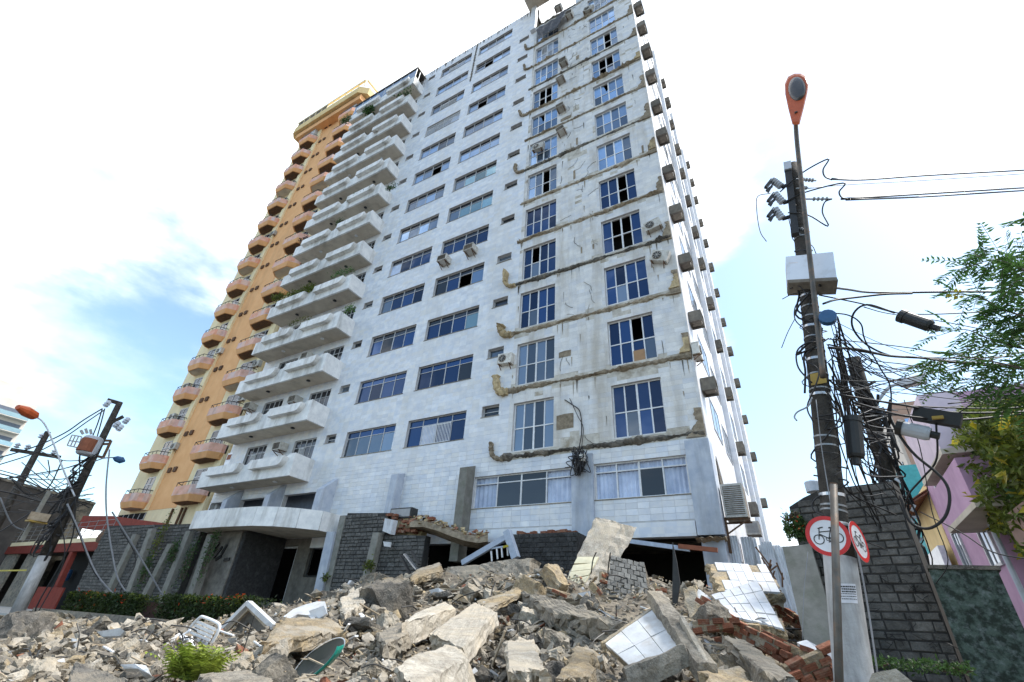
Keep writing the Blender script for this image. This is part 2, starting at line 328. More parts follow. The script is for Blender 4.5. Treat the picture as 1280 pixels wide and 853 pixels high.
gb.f = [(j*nx+i, j*nx+i+1, (j+1)*nx+i+1, (j+1)*nx+i) for j in range(len(ys)-1) for i in range(nx-1)]; gb.mi = [0]*len(gb.f)
struct(gb.build('ground', 'asphalt'))
pv = MB().box(-95, -19.5, -6.9, 1.9, .0, .14); pv.box(-95, -19.5, -7.05, -6.9, -.01, .16)
struct(pv.build('pavement', 'pavement'))
mb = MB(); nxx, nyy = 250, 170; X0, X1, Y0, Y1 = -26, 4, -16.3, 2.0
for j in range(nyy+1):
    for i in range(nxx+1):
        x = X0+(X1-X0)*i/nxx; y = Y0+(Y1-Y0)*j/nyy
        z = H(x, y)+mnoise.noise(Vector((x*4, y*4, 0)))*.06+abs(mnoise.noise(Vector((x*9, y*9, 3))))*.05-.10
        mb.v.append((x, y, z))
mb.f = [(j*(nxx+1)+i, j*(nxx+1)+i+1, (j+1)*(nxx+1)+i+1, (j+1)*(nxx+1)+i) for j in range(nyy) for i in range(nxx)]; mb.mi = [0]*len(mb.f)
o = mb.build('rubble_bed', 'soil'); tag(o, 'brown dust and crumbled plaster filling the heap under all the broken slabs', 'rubble', kind='stuff')
# ================================================================== WHITE TOWER
TX0, TX1, TD, TOPZ = -30.0, -1.9, 26.0, 46.3
tower = thing('apartment_tower', 'tall white marble clad apartment tower whose front right balconies have broken off', 'building', (-16, 0, 0))
def floor_z(k): return 9.15+3*k
holes = []       # (x0,x1,z0,z1)
wins = []        # window specs
AX, BX = (-19.54, -16.11), (-15.31, -11.87)
for k in range(13):
    t = floor_z(k)
    for nm, (a, b) in (('A', AX), ('B', BX)): wins.append((nm, k, a, b, t-1.36, t))
    wins.append(('SL', k, -21.15, -20.35, t-.42, t+.04)); 
    if k < 12: wins.append(('SR', k, -11.02, -10.13, t-.5, t+.02))
    if k < 12:
        wins.append(('R1', k, -9.39, -7.50, t-2.24, t-.11)); wins.append(('R2', k, -5.05, -3.15, t-2.24, t-.11))
    wins.append(('BL', k, -28.2, -26.3, t-1.35, t+.2)); wins.append(('BR', k, -23.75, -21.9, t-1.35, t+.05))
wins.append(('R2', 12, -5.05, -3.15, floor_z(12)-2.24, floor_z(12)-.11))
wins.append(('G1', 0, -11.05, -6.72, 4.77, 6.02)); wins.append(('G2', 0, -5.87, -2.66, 4.77, 6.03))
holes = [(a, b, z0, z1) for _, _, a, b, z0, z1 in wins]
TERR = (-9.45, -5.95, 42.75, 46.4)      # open roof terrace of the top floor
holes += [TERR, (-27.0, -23.7, 4.76, 6.15), (-23.2, -19.75, 4.76, 6.15), (-29.9, -27.5, 4.76, 6.15)]
ENT = (-24.3, -20.9, .1, 3.62); EW = (-20.0, -18.95, 2.28, 3.6)
WB = 3.95
def cells(x0, x1, z0, z1, hs):
    gx = sorted({x0, x1}|{h[i] for h in hs for i in (0, 1) if x0 < h[i] < x1}); gz = sorted({z0, z1}|{h[i] for h in hs for i in (2, 3) if z0 < h[i] < z1}); out = []
    for zi in range(len(gz)-1):
        run = None
        for xi in range(len(gx)-1):
            cx, cz = (gx[xi]+gx[xi+1])/2, (gz[zi]+gz[zi+1])/2
            solid = not any(h[0] < cx < h[1] and h[2] < cz < h[3] for h in hs)
            if solid: run = [gx[xi], gx[xi+1]] if run is None else [run[0], gx[xi+1]]
            if (not solid or xi == len(gx)-2) and run is not None:
                out.append((run[0], run[1], gz[zi], gz[zi+1])); run = None
    return out
wb = MB()
for a, b, c, d in cells(TX0, TX1, WB, TOPZ, holes): wb.box(a, b, .012, .26, c, d)
wb.build('wall', 'grout', tower)
bp_ = MB()
for a, b, c, d in cells(-9.8, -1.95, 6.5, TOPZ-.05, holes): bp_.box(a, b, .006, .0119, c, d)
bp_.build('bare_wall', 'bare_plaster', tower)
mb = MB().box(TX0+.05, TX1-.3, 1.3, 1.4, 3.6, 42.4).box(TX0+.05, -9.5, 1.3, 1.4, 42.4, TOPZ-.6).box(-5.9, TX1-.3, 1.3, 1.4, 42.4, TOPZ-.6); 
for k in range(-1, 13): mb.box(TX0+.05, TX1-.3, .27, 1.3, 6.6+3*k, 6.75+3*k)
mb.build('room_shade_panels', 'room_dark', tower)  # dark panels paint the shade of the rooms behind the windows
mb = MB()
mb.box(TX1-.26, TX1-.012, .26, TD, 3.0, TOPZ); mb.box(TX0, TX0+.3, .26, TD, 0, TOPZ); mb.box(TX0+.3, TX1-.26, TD-.3, TD, 0, 42); 
side = mb.build('side_wall', 'side_wall', tower)
MB().box(TX0+.3, -9.6, .26, TD-.3, TOPZ-.8, TOPZ-.5).box(-5.8, TX1-.26, .26, TD-.3, TOPZ-.8, TOPZ-.5).box(-9.6, -5.8, .26, TD-.3, 42.3, 42.6).build('roof_slab', 'concrete_dark', tower)
# marble tiles
def subtract(r, hs):
    out = [r]
    for h in hs:
        nx_ = []
        for a, b, c, d in out:
            if h[1] <= a or h[0] >= b or h[3] <= c or h[2] >= d: nx_.append((a, b, c, d)); continue
            if h[0] > a: nx_.append((a, h[0], c, d))
            if h[1] < b: nx_.append((h[1], b, c, d))
            m0, m1 = max(a, h[0]), min(b, h[1])
            if h[2] > c: nx_.append((m0, m1, c, h[2]))
            if h[3] < d: nx_.append((m0, m1, h[3], d))
        out = nx_
    return [q for q in out if q[1]-q[0] > .02 and q[3]-q[2] > .02]
bands = [(-9.75, -2.0, 6.56+3*k, 6.86+3*k) for k in range(13)]
clean = MB(); worn = MB(); singles = 0; rt = random.Random(3)
zrow = WB
row = 20
while row*.2 < TOPZ-.01:
    z0 = row*.2; z1 = z0+.2
    hs = [h for h in holes if h[2] < z1 and h[3] > z0]
    bs = [h for h in bands if h[2] < z1 and h[3] > z0]
    n0 = int(math.floor(TX0/.4))
    for c in range(n0, 0):
        x0 = c*.4; x1 = x0+.4
        x0 = max(x0, TX0); x1 = min(x1, TX1)
        if x1 <= x0: continue
        wornp = x0 > -9.75 and z0 > 6.5
        if wornp and (rt.random() < .01 or mnoise.noise(Vector((x0*.55, z0*.8, 7)))+.25*mnoise.noise(Vector((x0*2.5, z0*3, 1))) > .42 or (any(abs(z0+.1-(6.71+3*q)) < .32 for q in range(13)) and mnoise.noise(Vector((x0*1.4, z0*.5, 3))) > .12)): continue
        if z0 < 4.7 and x0 < -17.8: pass
        for a, b, c_, d in subtract((x0, x1, z0, min(z1, TOPZ)), hs+bs):
            pr = rt.uniform(0, .002); g = .0016 if wornp or z0 > 7 else .0035
            tgt = worn if wornp else clean
            single = z0 < 6.5 and x0 > -9.8 and singles < 300
            if single: tgt = MB()
            tgt.box(a+g, b-g, -pr, .012, c_+g, d-g)
            if single:
                singles += 1; tgt.build('tile', 'marble', tower)
    row += 1
stuffp(clean.build('marble_tiles', 'marble', tower)); stuffp(worn.build('weathered_tiles', 'marble_worn', tower))
# window builder -----------------------------------------------------
rw = random.Random(11)
def window(par, x0, x1, z0, z1, cols, zs, y=.15, fw=.035, openp=(), gl='glass_blue', grille=(), curt=(), frame='frame_grey', broken=(), sill=True, axis='Y', split=None):
    f = MB()
    f.box(x0, x1, y-.03, y+.03, z0, z0+fw); f.box(x0, x1, y-.03, y+.03, z1-fw, z1)
    f.box(x0, x0+fw, y-.03, y+.03, z0+fw, z1-fw); f.box(x1-fw, x1, y-.03, y+.03, z0+fw, z1-fw)
    cw = (x1-x0)/cols
    for i in range(1, cols):
        wd = fw*(1.5 if i == cols//2 else 1); f.box(x0+i*cw-wd/2, x0+i*cw+wd/2, y-.025, y+.025, z0+fw, z1-fw)
    lv = [z0]+[z0+(z1-z0)*t for t in zs]+[z1]
    for z in lv[1:-1]: f.box(x0+fw, x1-fw, y-.027, y+.027, z-fw*.45, z+fw*.45)
    W = f.build('window', frame, par)
    for i in range(cols):
        for j in range(len(lv)-1):
            if (i, j) in openp: continue
            p = MB()
            a, b, c, d = x0+i*cw+fw*.5, x0+(i+1)*cw-fw*.5, lv[j]+fw*.4, lv[j+1]-fw*.4
            if (i, j) in broken:
                p.prism([(a, y-.004, c), (b, y-.004, c), (b, y-.004, c+(d-c)*.35), (a+(b-a)*.7, y-.004, c+(d-c)*.2), (a+(b-a)*.45, y-.004, c+(d-c)*.7), (a, y-.004, d)], (0, .008, 0))
            else: p.box(a, b, y-.004, y+.004, c, d)
            g_ = gl if not isinstance(gl, dict) else gl.get((i, j), gl['d'])
            link_o = p.build('pane', g_, W, local=True)
    for (i, j) in grille:
        g = MB(); a = x0+i*cw+.04; n = max(3, int((cw-.08)/.085))
        for q in range(n+1): xx = a+(cw-.08)*q/n; g.box(xx-.012, xx+.012, y-.07, y-.05, lv[j]+.03, lv[j+1]-.03)
        g.box(a, a+cw-.08, y-.05, y-.035, lv[j]+.05, lv[j]+.08); g.box(a, a+cw-.08, y-.05, y-.035, lv[j+1]-.08, lv[j+1]-.05)
        g.build('grille', 'white_metal', W, local=True)
    for (i, j) in curt:
        c = MB(); a = x0+i*cw+.02; n = 10; pts = [(a+(cw-.04)*q/n, y+(.10 if q % 2 else .06), 0) for q in range(n+1)]
        for q in range(n):
            p0, p1 = pts[q], pts[q+1]
            c.add([(p0[0], p0[1], lv[j]+.02), (p1[0], p1[1], lv[j]+.02), (p1[0], p1[1], lv[j+1]-.02), (p0[0], p0[1], lv[j+1]-.02)], [(0, 1, 2, 3)])
        c.build('curtain', 'curtain', W, local=True)
    if sill: MB().box(x0-.04, x1+.04, -.02, y-.03, z0-.035, z0-.002).build('sill', 'concrete', W, local=True)
    return W
OP = {('R2', 1): [(2, 1)], ('R2', 3): [(1, 0), (1, 1), (2, 0), (2, 1)], ('R2', 4): [(2, 0), (2, 1)], ('R2', 8): [(1, 0), (1, 1), (2, 0), (2, 1)], ('R2', 9): [(2, 0), (2, 1)],
      ('R1', 3): [(1, 1)], ('R1', 5): [(2, 0), (2, 1)], ('R1', 8): [(1, 0), (1, 1), (2, 0), (2, 1)], ('R1', 10): [(1, 1)], ('B', 3): [(2, 0)], ('B', 9): [(1, 0)], ('A', 7): [(2, 0)], ('B', 11): [(0, 0), (1, 0)], ('A', 10): [(1, 0), (2, 0)]}
for nm, k, a, b, c, d in wins:
    lowg = 'glass_blue' if k < 5 else ('glass_pale' if k < 10 else 'glass_pale')  # paler glass higher up paints the stronger sky reflection into the colour
    op = OP.get((nm, k), [])
    if nm in 'AB':
        gr = []
        if (nm, k) == ('B', 0): gr = [(1, 0), (2, 0)]
        if (nm, k) == ('A', 9): gr = [(i, j) for i in range(4) for j in (0, 1)]
        if (nm, k) in (('A', 10), ('B', 10), ('A', 12)): gr = [(1, 0), (2, 0)]
        gl = {'d': lowg}
        for i in range(4): gl[(i, 1)] = 'glass_dark' if k > 1 else 'glass_blue'
        if rw.random() < .35: gl[(rw.randrange(4), 0)] = 'glass_grey'
        if (nm, k) == ('A', 0): gl['d'] = 'glass_grey'
        if (nm, k) in (('B', 5), ('B', 6)): gl['d'] = 'glass_green'
        cu = [(i, 0) for i in range(4) if rw.random() < .12]
        for i in range(4):
            if rw.random() < .12: gl[(i, 0)] = rw.choice(('glass_green', 'glass_dark', 'glass_pale', 'curtain'))
        window(tower, a, b, c, d, 4, [.74], openp=op, gl=gl, grille=gr, curt=cu)
    elif nm in ('R1', 'R2'):
        gl = {'d': lowg if k else ('glass_grey' if nm == 'R1' else 'glass_blue')}
        if rw.random() < .5: gl[(rw.randrange(4), rw.randrange(2))] = 'glass_grey'
        if (nm, k) == ('R1', 1): gl['d'] = 'glass_grey'
        gr = [(i, 0) for i in (1, 2)]+[(i, 1) for i in (1, 2)] if (nm, k) in (('R1', 10), ('R2', 11)) else []
        cu = [(i, j) for i in range(4) for j in range(2) if rw.random() < (.5 if (nm, k) == ('R1', 3) else .1)]
        br = [(1, 1)] if (nm, k) in (('R2', 7), ('R1', 7)) else []
        op = [q for q in op if q not in br]
        window(tower, a, b, c, d, 4, [.47], openp=op, gl=gl, grille=gr, curt=cu, broken=br, fw=.05, frame='white_metal', sill=False)
    elif nm in ('SL', 'SR'):
        window(tower, a, b, c, d, 1 if nm == 'SR' else 1, [.5] if k % 3 == 0 else [], gl='glass_grey' if k % 2 else 'glass_dark', y=.2)
    elif nm in ('BL', 'BR'):
        window(tower, a, b, c, d, 4, [.7], gl='glass_dark', y=.12, grille=[] if k % 4 else [(1, 0)])
    else:
        gl = {'d': 'glass_pale'} if nm == 'G2' else {'d': 'glass_dark', (0, 0): 'glass_pale', (3, 0): 'glass_pale'}
        for i in range(4): gl[(i, 1)] = 'glass_pale' if nm == 'G2' else 'glass_grey'
        window(tower, a, b, c, d, 4, [.76], gl='glass_dark', openp=[(i, 0) for i in ((0, 1, 3) if nm == 'G2' else (0, 3))]+([(i, 1) for i in range(4)] if nm == 'G2' else [(0, 1), (3, 1)]), curt=[(0, 0), (1, 0), (3, 0), (0, 1), (1, 1), (2, 1), (3, 1)] if nm == 'G2' else [(0, 0), (0, 1), (3, 0), (3, 1)], fw=.045, frame='white_metal', y=.12)
# broken slab edges ----------------------------------------------------
def ragged_strip(x0, x1, zc, h, dep, seed, n=None):
    rr = random.Random(seed); m = MB(); n = n or int((x1-x0)/.075)
    knock = [(rr.uniform(x0, x1), rr.uniform(.15, .6), rr.uniform(.5, 1.5)) for _ in range(6)]
    for i in range(n+1):
        x = x0+(x1-x0)*i/n; kk = max([a_*max(0, 1-abs(x-c_)/w_) for c_, w_, a_ in knock]); big = abs(mnoise.noise(Vector((x*.8, seed*3.3, 0)))); fine = mnoise.noise(Vector((x*6, seed, 0)))
        dd = max(.015, dep*(.25+1.5*big+.5*fine+rr.uniform(-.2, .25))); hh = h*(.62+.9*mnoise.noise(Vector((x*1.3, seed*2.1, 4)))+.35*fine+rr.uniform(-.1, .12)); sh = .04*mnoise.noise(Vector((x*1.1, seed, 9))); hh = max(.05, hh)*(1+.7*kk); dd *= 1+kk; sh -= .05*kk*rr.random()
        for (yy, zz) in ((.02, hh/2+rr.uniform(.0, .05)), (-dd*rr.uniform(.2, .6), hh/2-rr.uniform(0, .03)), (-dd, hh*rr.uniform(-.15, .25)), (-dd*rr.uniform(.4, .9), -hh*rr.uniform(.3, .5)), (.02, -hh/2-rr.uniform(.0, .06))): m.v.append((x+rr.uniform(-.015, .015), yy, zc+zz+sh))
    for i in range(n):
        for j in range(4): a = i*5+j; m.f.append((a, a+5, a+6, a+1))
    m.f += [(0, 1, 2, 3, 4), tuple(n*5+q for q in (4, 3, 2, 1, 0))]; m.mi = [0]*len(m.f)
    return m
for k in range(13):
    z = 6.71+3*k
    ragged_strip(-9.8, -1.95, z, .21, .13 if k in (0, 3, 4, 8) else .09, k+1).build('broken_slab_edge', 'broken' if k % 3 else 'concrete_dark', tower, fix=True)
    rr = random.Random(50+k)
    # ragged stub of the lost parapet, left end and right end
    wk = 1.3 if k in (1, 2) else .75; dp = rr.uniform(.16, .30)+(.2 if k in (1, 2, 3) else 0); hh = rr.uniform(.55, 1.05)
    path = smooth_path([(-9.70, -.06, z-.06), (-9.98+rr.uniform(-.05, .05), -.06, z-.04), (-10.22, -.06, z+.12), (-10.30+rr.uniform(-.04, .04), -.06, z+.4), (-10.32+rr.uniform(-.05, .06), -.06, z+hh)], 5)
    m = MB(); K = len(path)
    for i, p in enumerate(path):
        d = (path[min(i+1, K-1)]-path[max(i-1, 0)]).normalized(); nn = Vector((d.z, 0, -d.x)); wd = rr.uniform(.12, .24)*wk; dd = dp*(.5+.5*i/K)*rr.uniform(.7, 1.15)
        for (a_, b_) in ((-1, .05), (-1, -dd*.8), (-.2, -dd), (1, -dd*.75), (1, .05)): m.v.append(tuple(p+nn*a_*wd*.6*rr.uniform(.8, 1.2)+Vector((0, b_+.05, 0))))
    m.f = [(i*5+j, i*5+(j+1) % 5, (i+1)*5+(j+1) % 5, (i+1)*5+j) for i in range(K-1) for j in range(5)]+[(0, 1, 2, 3, 4), tuple((K-1)*5+q for q in (4, 3, 2, 1, 0))]; m.mi = [0]*len(m.f)
    if k not in (4, 5, 7, 9, 12): m.build('parapet_stub', 'broken_ochre' if k in (1, 2, 3) else 'broken', tower, fix=True)
    hh = .75+.45*rr.random(); ed = []
    for i in range(15):
        t = i/14; zz = z-.12+(hh+.12)*(1-t); x = -2.06-.42*t**3-.12*rr.random()-.05*math.sin(t*9+k); ed.append((x, -.003, zz+rr.uniform(-.03, .03)))
    MB().prism([(-1.93, -.003, z-.15), (-1.93, -.003, z+hh)]+ed, (0, -.03-.05*rr.random(), 0)).build('parapet_scar', 'broken', tower, fix=True)
    if k in (1, 2, 5, 8): MB().prism([(x-.02, -.036, zz) for x, _, zz in ed[3:12]]+[(-1.96, -.036, ed[11][2]), (-1.96, -.036, ed[3][2])], (0, -.08, 0)).build('parapet_stub', 'broken_ochre', tower, fix=True)
    # odd scars and pipe holes on the bare wall
for x, z, wd, h in ((-7.0, 6.95+.9, .72, .62), (-7.0, 10.95+.0, .55, .28), (-6.9, 28.1, .7, .3), (-6.0, 34.6, .2, .5), (-6.4, 22.4, .12, .7), (-6.2, 25.3, .10, .6), (-2.6, 22.2, .08, .6), (-2.3, 22.1, .06, .5), (-6.1, 16.6, .08, .4), (-5.5, 16.6, .08, .3)):
    rr = random.Random(int(x*100+z)); poly = [(x-wd/2, -.006, z-h/2), (x+wd/2, -.006, z-h/2+rr.uniform(-.03, .03)), (x+wd/2+rr.uniform(-.03, .03), -.006, z+h/2), (x, -.006, z+h/2+.02), (x-wd/2, -.006, z+h/2-.02)]
    MB().prism(poly, (0, -.012, 0)).build('wall_scar', 'broken', tower, fix=True)
m = MB(); rr = random.Random(66)
for i in range(150):
    k = rr.randrange(13); x = rr.choice((rr.uniform(-7.3, -5.2), rr.uniform(-3.0, -2.1), rr.uniform(-9.6, -9.45), rr.uniform(-7.4, -5.2))); z = 6.7+3*k+rr.uniform(-.1, 2.6) if rr.random() < .4 else 6.56+3*k; h = rr.uniform(.15, .8); wd = rr.uniform(.015, .07)
    if z-h < 6.6+0 and k == 0: continue
    m.m = rr.choice((0, 0, 1)); m.prism([(x, -.008, z), (x+wd, -.008, z-.02), (x+wd*.7+rr.uniform(-.02, .02), -.008, z-h*.5), (x+wd*.5, -.008, z-h), (x+wd*.2, -.008, z-h*.6)], (0, -.003, 0))
for i in range(46):
    k = rr.randrange(13); p = Vector((rr.uniform(-7.3, -5.3), -.012, 6.9+3*k+rr.uniform(0, 2.4))); pts = [p]; a = rr.choice((-1.57, -1.4, 1.5, 0.1, 3.0))
    for _ in range(rr.randrange(4, 9)): a += rr.uniform(-.5, .5); pts.append(pts[-1]+Vector((math.cos(a)*.11, 0, math.sin(a)*.11)))
    m.m = 1; m.tube(pts, rr.uniform(.006, .013), 4)
stuffp(m.build('streaks_and_cracks', ['broken', 'concrete_dark'], tower))
# recess in base wall: masonry panels seen at 7.85/10.95
# fins ------------------------------------------------------------------
def fin(x, wd, z0, z1, dep, slope=.5, mt='marble_blue'):
    MB().prism([(x-wd/2, -.004, z0), (x-wd/2, -dep, z0), (x-wd/2, -dep, z1-slope), (x-wd/2, -.004, z1)], (wd, 0, 0)).build('fin', mt, tower, fix=True)
for x in (-27.2, -23.45, -19.5): fin(x, .42, 4.74, 6.7, .75, .7)
fin(-15.1, .40, 3.2, 6.55, .45, .15); fin(-11.25, .38, 2.8, 6.5, .55, .2, 'cement_post'); fin(-6.3, .82, 3.0, 6.44, .10, .02); 
MB().box(-2.62, -1.86, -.16, .5, 3.5, 6.45).build('corner_pier', 'marble_blue', tower); MB().box(-2.55, -1.9, -.1, .5, .2, 3.36).build('corner_pier', 'marble_blue', tower)
ragged_strip(-2.66, -1.84, 3.43, .12, .2, 91, 10).build('broken_slab_edge', 'broken', tower, fix=True)
# garage void under the right part
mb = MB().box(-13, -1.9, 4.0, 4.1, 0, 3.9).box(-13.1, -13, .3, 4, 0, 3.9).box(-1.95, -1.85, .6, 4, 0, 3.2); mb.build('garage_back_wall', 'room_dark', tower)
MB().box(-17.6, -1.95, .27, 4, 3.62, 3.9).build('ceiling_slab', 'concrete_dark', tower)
MB().box(-20, -2.66, -.05, .3, 3.5, 3.94).build('wall_foot', 'marble', tower)
# parapet streaks on top: dark growth
mb = MB()
rr = random.Random(5)
for i in range(70):
    x = rr.uniform(-23, -10.2); h = rr.uniform(.1, .7)*(1 if rr.random() < .8 else 1.6); wd = rr.uniform(.03, .16); 
    mb.prism([(x, -.006, TOPZ), (x+wd, -.006, TOPZ), (x+wd*.6, -.006, TOPZ-h), (x+wd*.3, -.006, TOPZ-h*1.05)], (0, -.003, 0))
for i in range(40): 
    z = TOPZ-i*.16; mb.prism([(-15.72, -.007, z), (-15.6+rr.uniform(-.02, .12), -.007, z), (-15.62, -.007, z-.17), (-15.72-rr.uniform(0, .1), -.007, z-.17)], (0, -.003, 0))
stuffp(mb.build('mould_streaks', 'concrete_dark', tower))
# top terrace beam and columns
MB().box(-10.2, -5.4, -2.2, -.05, 46.05, 46.7).build('roof_beam', 'soffit', tower)
MB().box(-9.9, -9.45, -.3, .25, 42.0, 46.05).build('column', 'marble', tower); MB().box(-5.95, -5.55, -.1, .3, 42.6, 46.05).build('column', 'marble', tower)
# side windows and pilasters
for k in range(13):
    t = floor_z(k)
    for y0, y1 in ((2.6, 4.6), (5.6, 7.4), (11, 13), (16.5, 18)):
        W = MB().box(TX1-.013, TX1+.02, y0, y1, t-1.36, t-1.30).box(TX1-.013, TX1+.02, y0, y1, t-.05, t).box(TX1-.013, TX1+.02, y0, y0+.06, t-1.3, t-.05).box(TX1-.013, TX1+.02, y1-.06, y1, t-1.3, t-.05).box(TX1-.013, TX1+.015, (y0+y1)/2-.03, (y0+y1)/2+.03, t-1.3, t-.05).build('window', 'frame_grey', tower)
        MB().box(TX1-.012, TX1+.004, y0+.06, y1-.06, t-1.3, t-.05).build('pane', 'glass_grey', W, local=True)
for y in (7.9, 14.6, 19.2): MB().box(TX1-.01, TX1+.22, y, y+.5, 3.2, TOPZ-.3).build('pilaster', 'side_wall', tower)
mb = MB().prism([(TX1+.005, 1.3, 6.3), (TX1+.005, 2.5, 5.0), (TX1+.005, 1.9, 4.85), (TX1+.005, 1.1, 5.0)], (.02, 0, 0)).build('wall_scar', 'concrete_dark', tower, fix=True)
# ------------------------------------------------------------------ marble balconies
BX0, BX1, BY = -29.8, -21.5, -1.24
def white_balcony(k):
    z = 6.74+3*k
    m = MB().box(BX0, BX1, BY, -.002, z, z+.14); b = m.build('balcony', 'soffit', tower)
    p = MB()
    top = z+.92
    p.prism([(BX0, BY-.004, z-.03), (BX1+.004, BY-.004, z-.03), (BX1+.004, BY-.004, z+1.14), (BX1-.42, BY-.004, z+1.14), (BX1-.85, BY-.004, top), (-25.0, BY-.004, top), (-25.25, BY-.004, top+.17), (-25.5, BY-.004, top), (BX0, BY-.004, top)], (0, .12, 0))
    p.prism([(BX1-.11, BY+.12, z-.03), (BX1-.11, -.003, z-.03), (BX1-.11, -.003, z+1.1), (BX1-.11, BY+.12, z+1.14)], (.114, 0, 0))
    p.build('parapet', 'marble_balcony', b, local=True, fix=True).location = (0, 0, 0)
    for a, c in ((-28.7, -25.75), (-24.75, -22.0)):
        q = MB(); arc = [(c-.42+.42*math.sin(t), z+.96-.48*math.cos(t)) for t in [i*math.pi/12 for i in range(0, 7)]]
        q.prism([(a, BY-.006, z+.50), *[(x, BY-.006, zz) for x, zz in arc], (a, BY-.006, z+.98)], (0, -.30, 0))
        q.build('planter', 'marble_balcony', b, local=True, fix=True)
    for x in (-27.2, -23.4):
        MB().lathe([(.10, 0), (.13, -.05), (.08, -.07)], (x, BY+.6, z-.001), n=10).build('ceiling_lamp', 'black_metal' if k % 3 else 'white_metal', b, local=True)
    return b
for k in range(13): white_balcony(k)
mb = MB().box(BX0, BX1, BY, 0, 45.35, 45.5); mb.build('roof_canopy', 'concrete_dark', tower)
mb = MB()
for i in range(9): x = BX0+.1+(BX1-BX0-.2)*i/8; mb.box(x-.02, x+.02, BY+.05, BY+.09, 43.7, 45.35)
for i in range(2): mb.box(BX1-.09, BX1-.05, -.7*i-.1, -.7*i-.06, 43.7, 45.35)
f = mb.build('window', 'white_metal', tower)
MB().box(BX0+.1, BX1-.1, BY+.065, BY+.075, 43.85, 45.3).build('pane', 'glass_pale', f, local=True)
# ------------------------------------------------------------------ entrance and canopy
arc = [(-25.1, -.003), (-25.0, -1.6), (-24.9, -3.13), (-22.3, -3.1), (-20.4, -2.95), (-19.4, -2.62), (-18.6, -2.1), (-17.95, -1.45), (-17.82, -.003)]
can = MB().prism([(x, y, 3.97) for x, y in arc], (0, 0, .16)).build('canopy', 'soffit', tower, fix=True)
def resample(poly, step):
    out = [Vector(poly[0])]
    for a, b in zip(poly, poly[1:]):
        a, b = Vector(a), Vector(b); n = max(1, int((b-a).length/step))
        out += [a.lerp(b, i/n) for i in range(1, n+1)]
    return out
rs = resample([(x, y, 0) for x, y in arc[:9]], .55)
for a, b in zip(rs, rs[1:]):
    d = (b-a).normalized(); n = Vector((d.y, -d.x, 0)); g = d*.004
    q = MB().prism([a+g+Vector((0, 0, 3.94)), b-g+Vector((0, 0, 3.94)), b-g+Vector((0, 0, 3.94))-n*-.05, a+g+Vector((0, 0, 3.94))-n*-.05], (0, 0, .80+.006*rt.random()))
    q.build('fascia_panel', 'marble_balcony', can, local=True, fix=True)
MB().box(-24.8, -19.6, -2.4, -.01, 4.14, 4.2).build('terrace_floor', 'concrete', tower)
MB().box(-30, -17.9, .9, 1.0, 4.2, 6.7).build('recess_wall', 'room_blue', tower)
# entrance walls
mb = MB(); ph = [ENT, EW]
for a, b, c, d in cells(-27.0, -17.3, 0, 3.95, ph): mb.box(a, b, 0, .25, c, d)
mb.build('entrance_wall', 'entrance_stone', tower)
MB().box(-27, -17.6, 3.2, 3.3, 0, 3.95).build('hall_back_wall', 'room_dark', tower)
d_ = MB().box(-24.3, -20.9, .05, .12, 3.52, 3.6).box(-24.3, -24.2, .05, .12, .2, 3.52).box(-21.0, -20.9, .05, .12, .2, 3.52).build('door_frame', 'frame_grey', tower)
lf = MB().prism([(-24.2, .1, .2), (-22.9, -.9, .2), (-22.9, -.9, 3.45), (-24.2, .1, 3.45)], (.03, .04, 0)).build('door', 'concrete_dark', tower, fix=True)
MB().box(-19.95, -19.0, .1, .14, 2.3, 2.36).box(-19.95, -19.0, .1, .14, 3.5, 3.56).box(-19.95, -19.9, .1, .14, 2.36, 3.5).box(-19.05, -19.0, .1, .14, 2.36, 3.5).build('window', 'black_metal', tower)
for i, zz in enumerate((1.22, .95, .68)): MB().box(-22.6-.1*i, -19.6+.4*i, -.5-.35*i, -.15-.35*i, 0, zz).build('step', 'entrance_stone', tower)
# leaning posts that carry the canopy
def post(pts_b, pts_t, wd, dep, mt, nm='column', par=tower):
    b, t = Vector(pts_b), Vector(pts_t)
    return MB().prism([b+Vector((-wd/2, 0, 0)), b+Vector((wd/2, 0, 0)), b+Vector((wd/2, dep, 0)), b+Vector((-wd/2, dep, 0))], t-b).build(nm, mt, par, fix=True)
post((-17.3, -1.15, 0), (-17.5, -1.15, 3.93), .5, .35, 'marble_blue'); post((-17.0, -1.05, 0), (-17.1, -1.05, 4.6), .35, .8, 'cement_post')
# panel wall with dark metal motif
pw = thing('entrance_panel', 'smooth stone panel with dark metal motif left of the entrance', 'wall', (-23.4, -2.2, 0))
MB().box(-25.0, -22.15, -2.2, -1.9, 0, 3.94).build('slab', 'entrance_stone', pw)
for strokes in ([(272, 690), (276, 683), (280, 679)], [(273, 697), (279, 690), (284, 684)], [(283, 693), (286, 688), (290, 681)], [(276, 700), (283, 695)], [(286, 700), (293, 699)]):
    pts = [at(x-6, y, Y=-2.23) for x, y in strokes]
    m = MB()
    for a, b in zip(pts, pts[1:]): m.bar(a, b, .06, .12)
    m.build('motif', 'ink', pw)
MB().box(-22.15, -21.9, -2.15, 0, 0, 3.94).build('slab', 'stone_dark', pw)
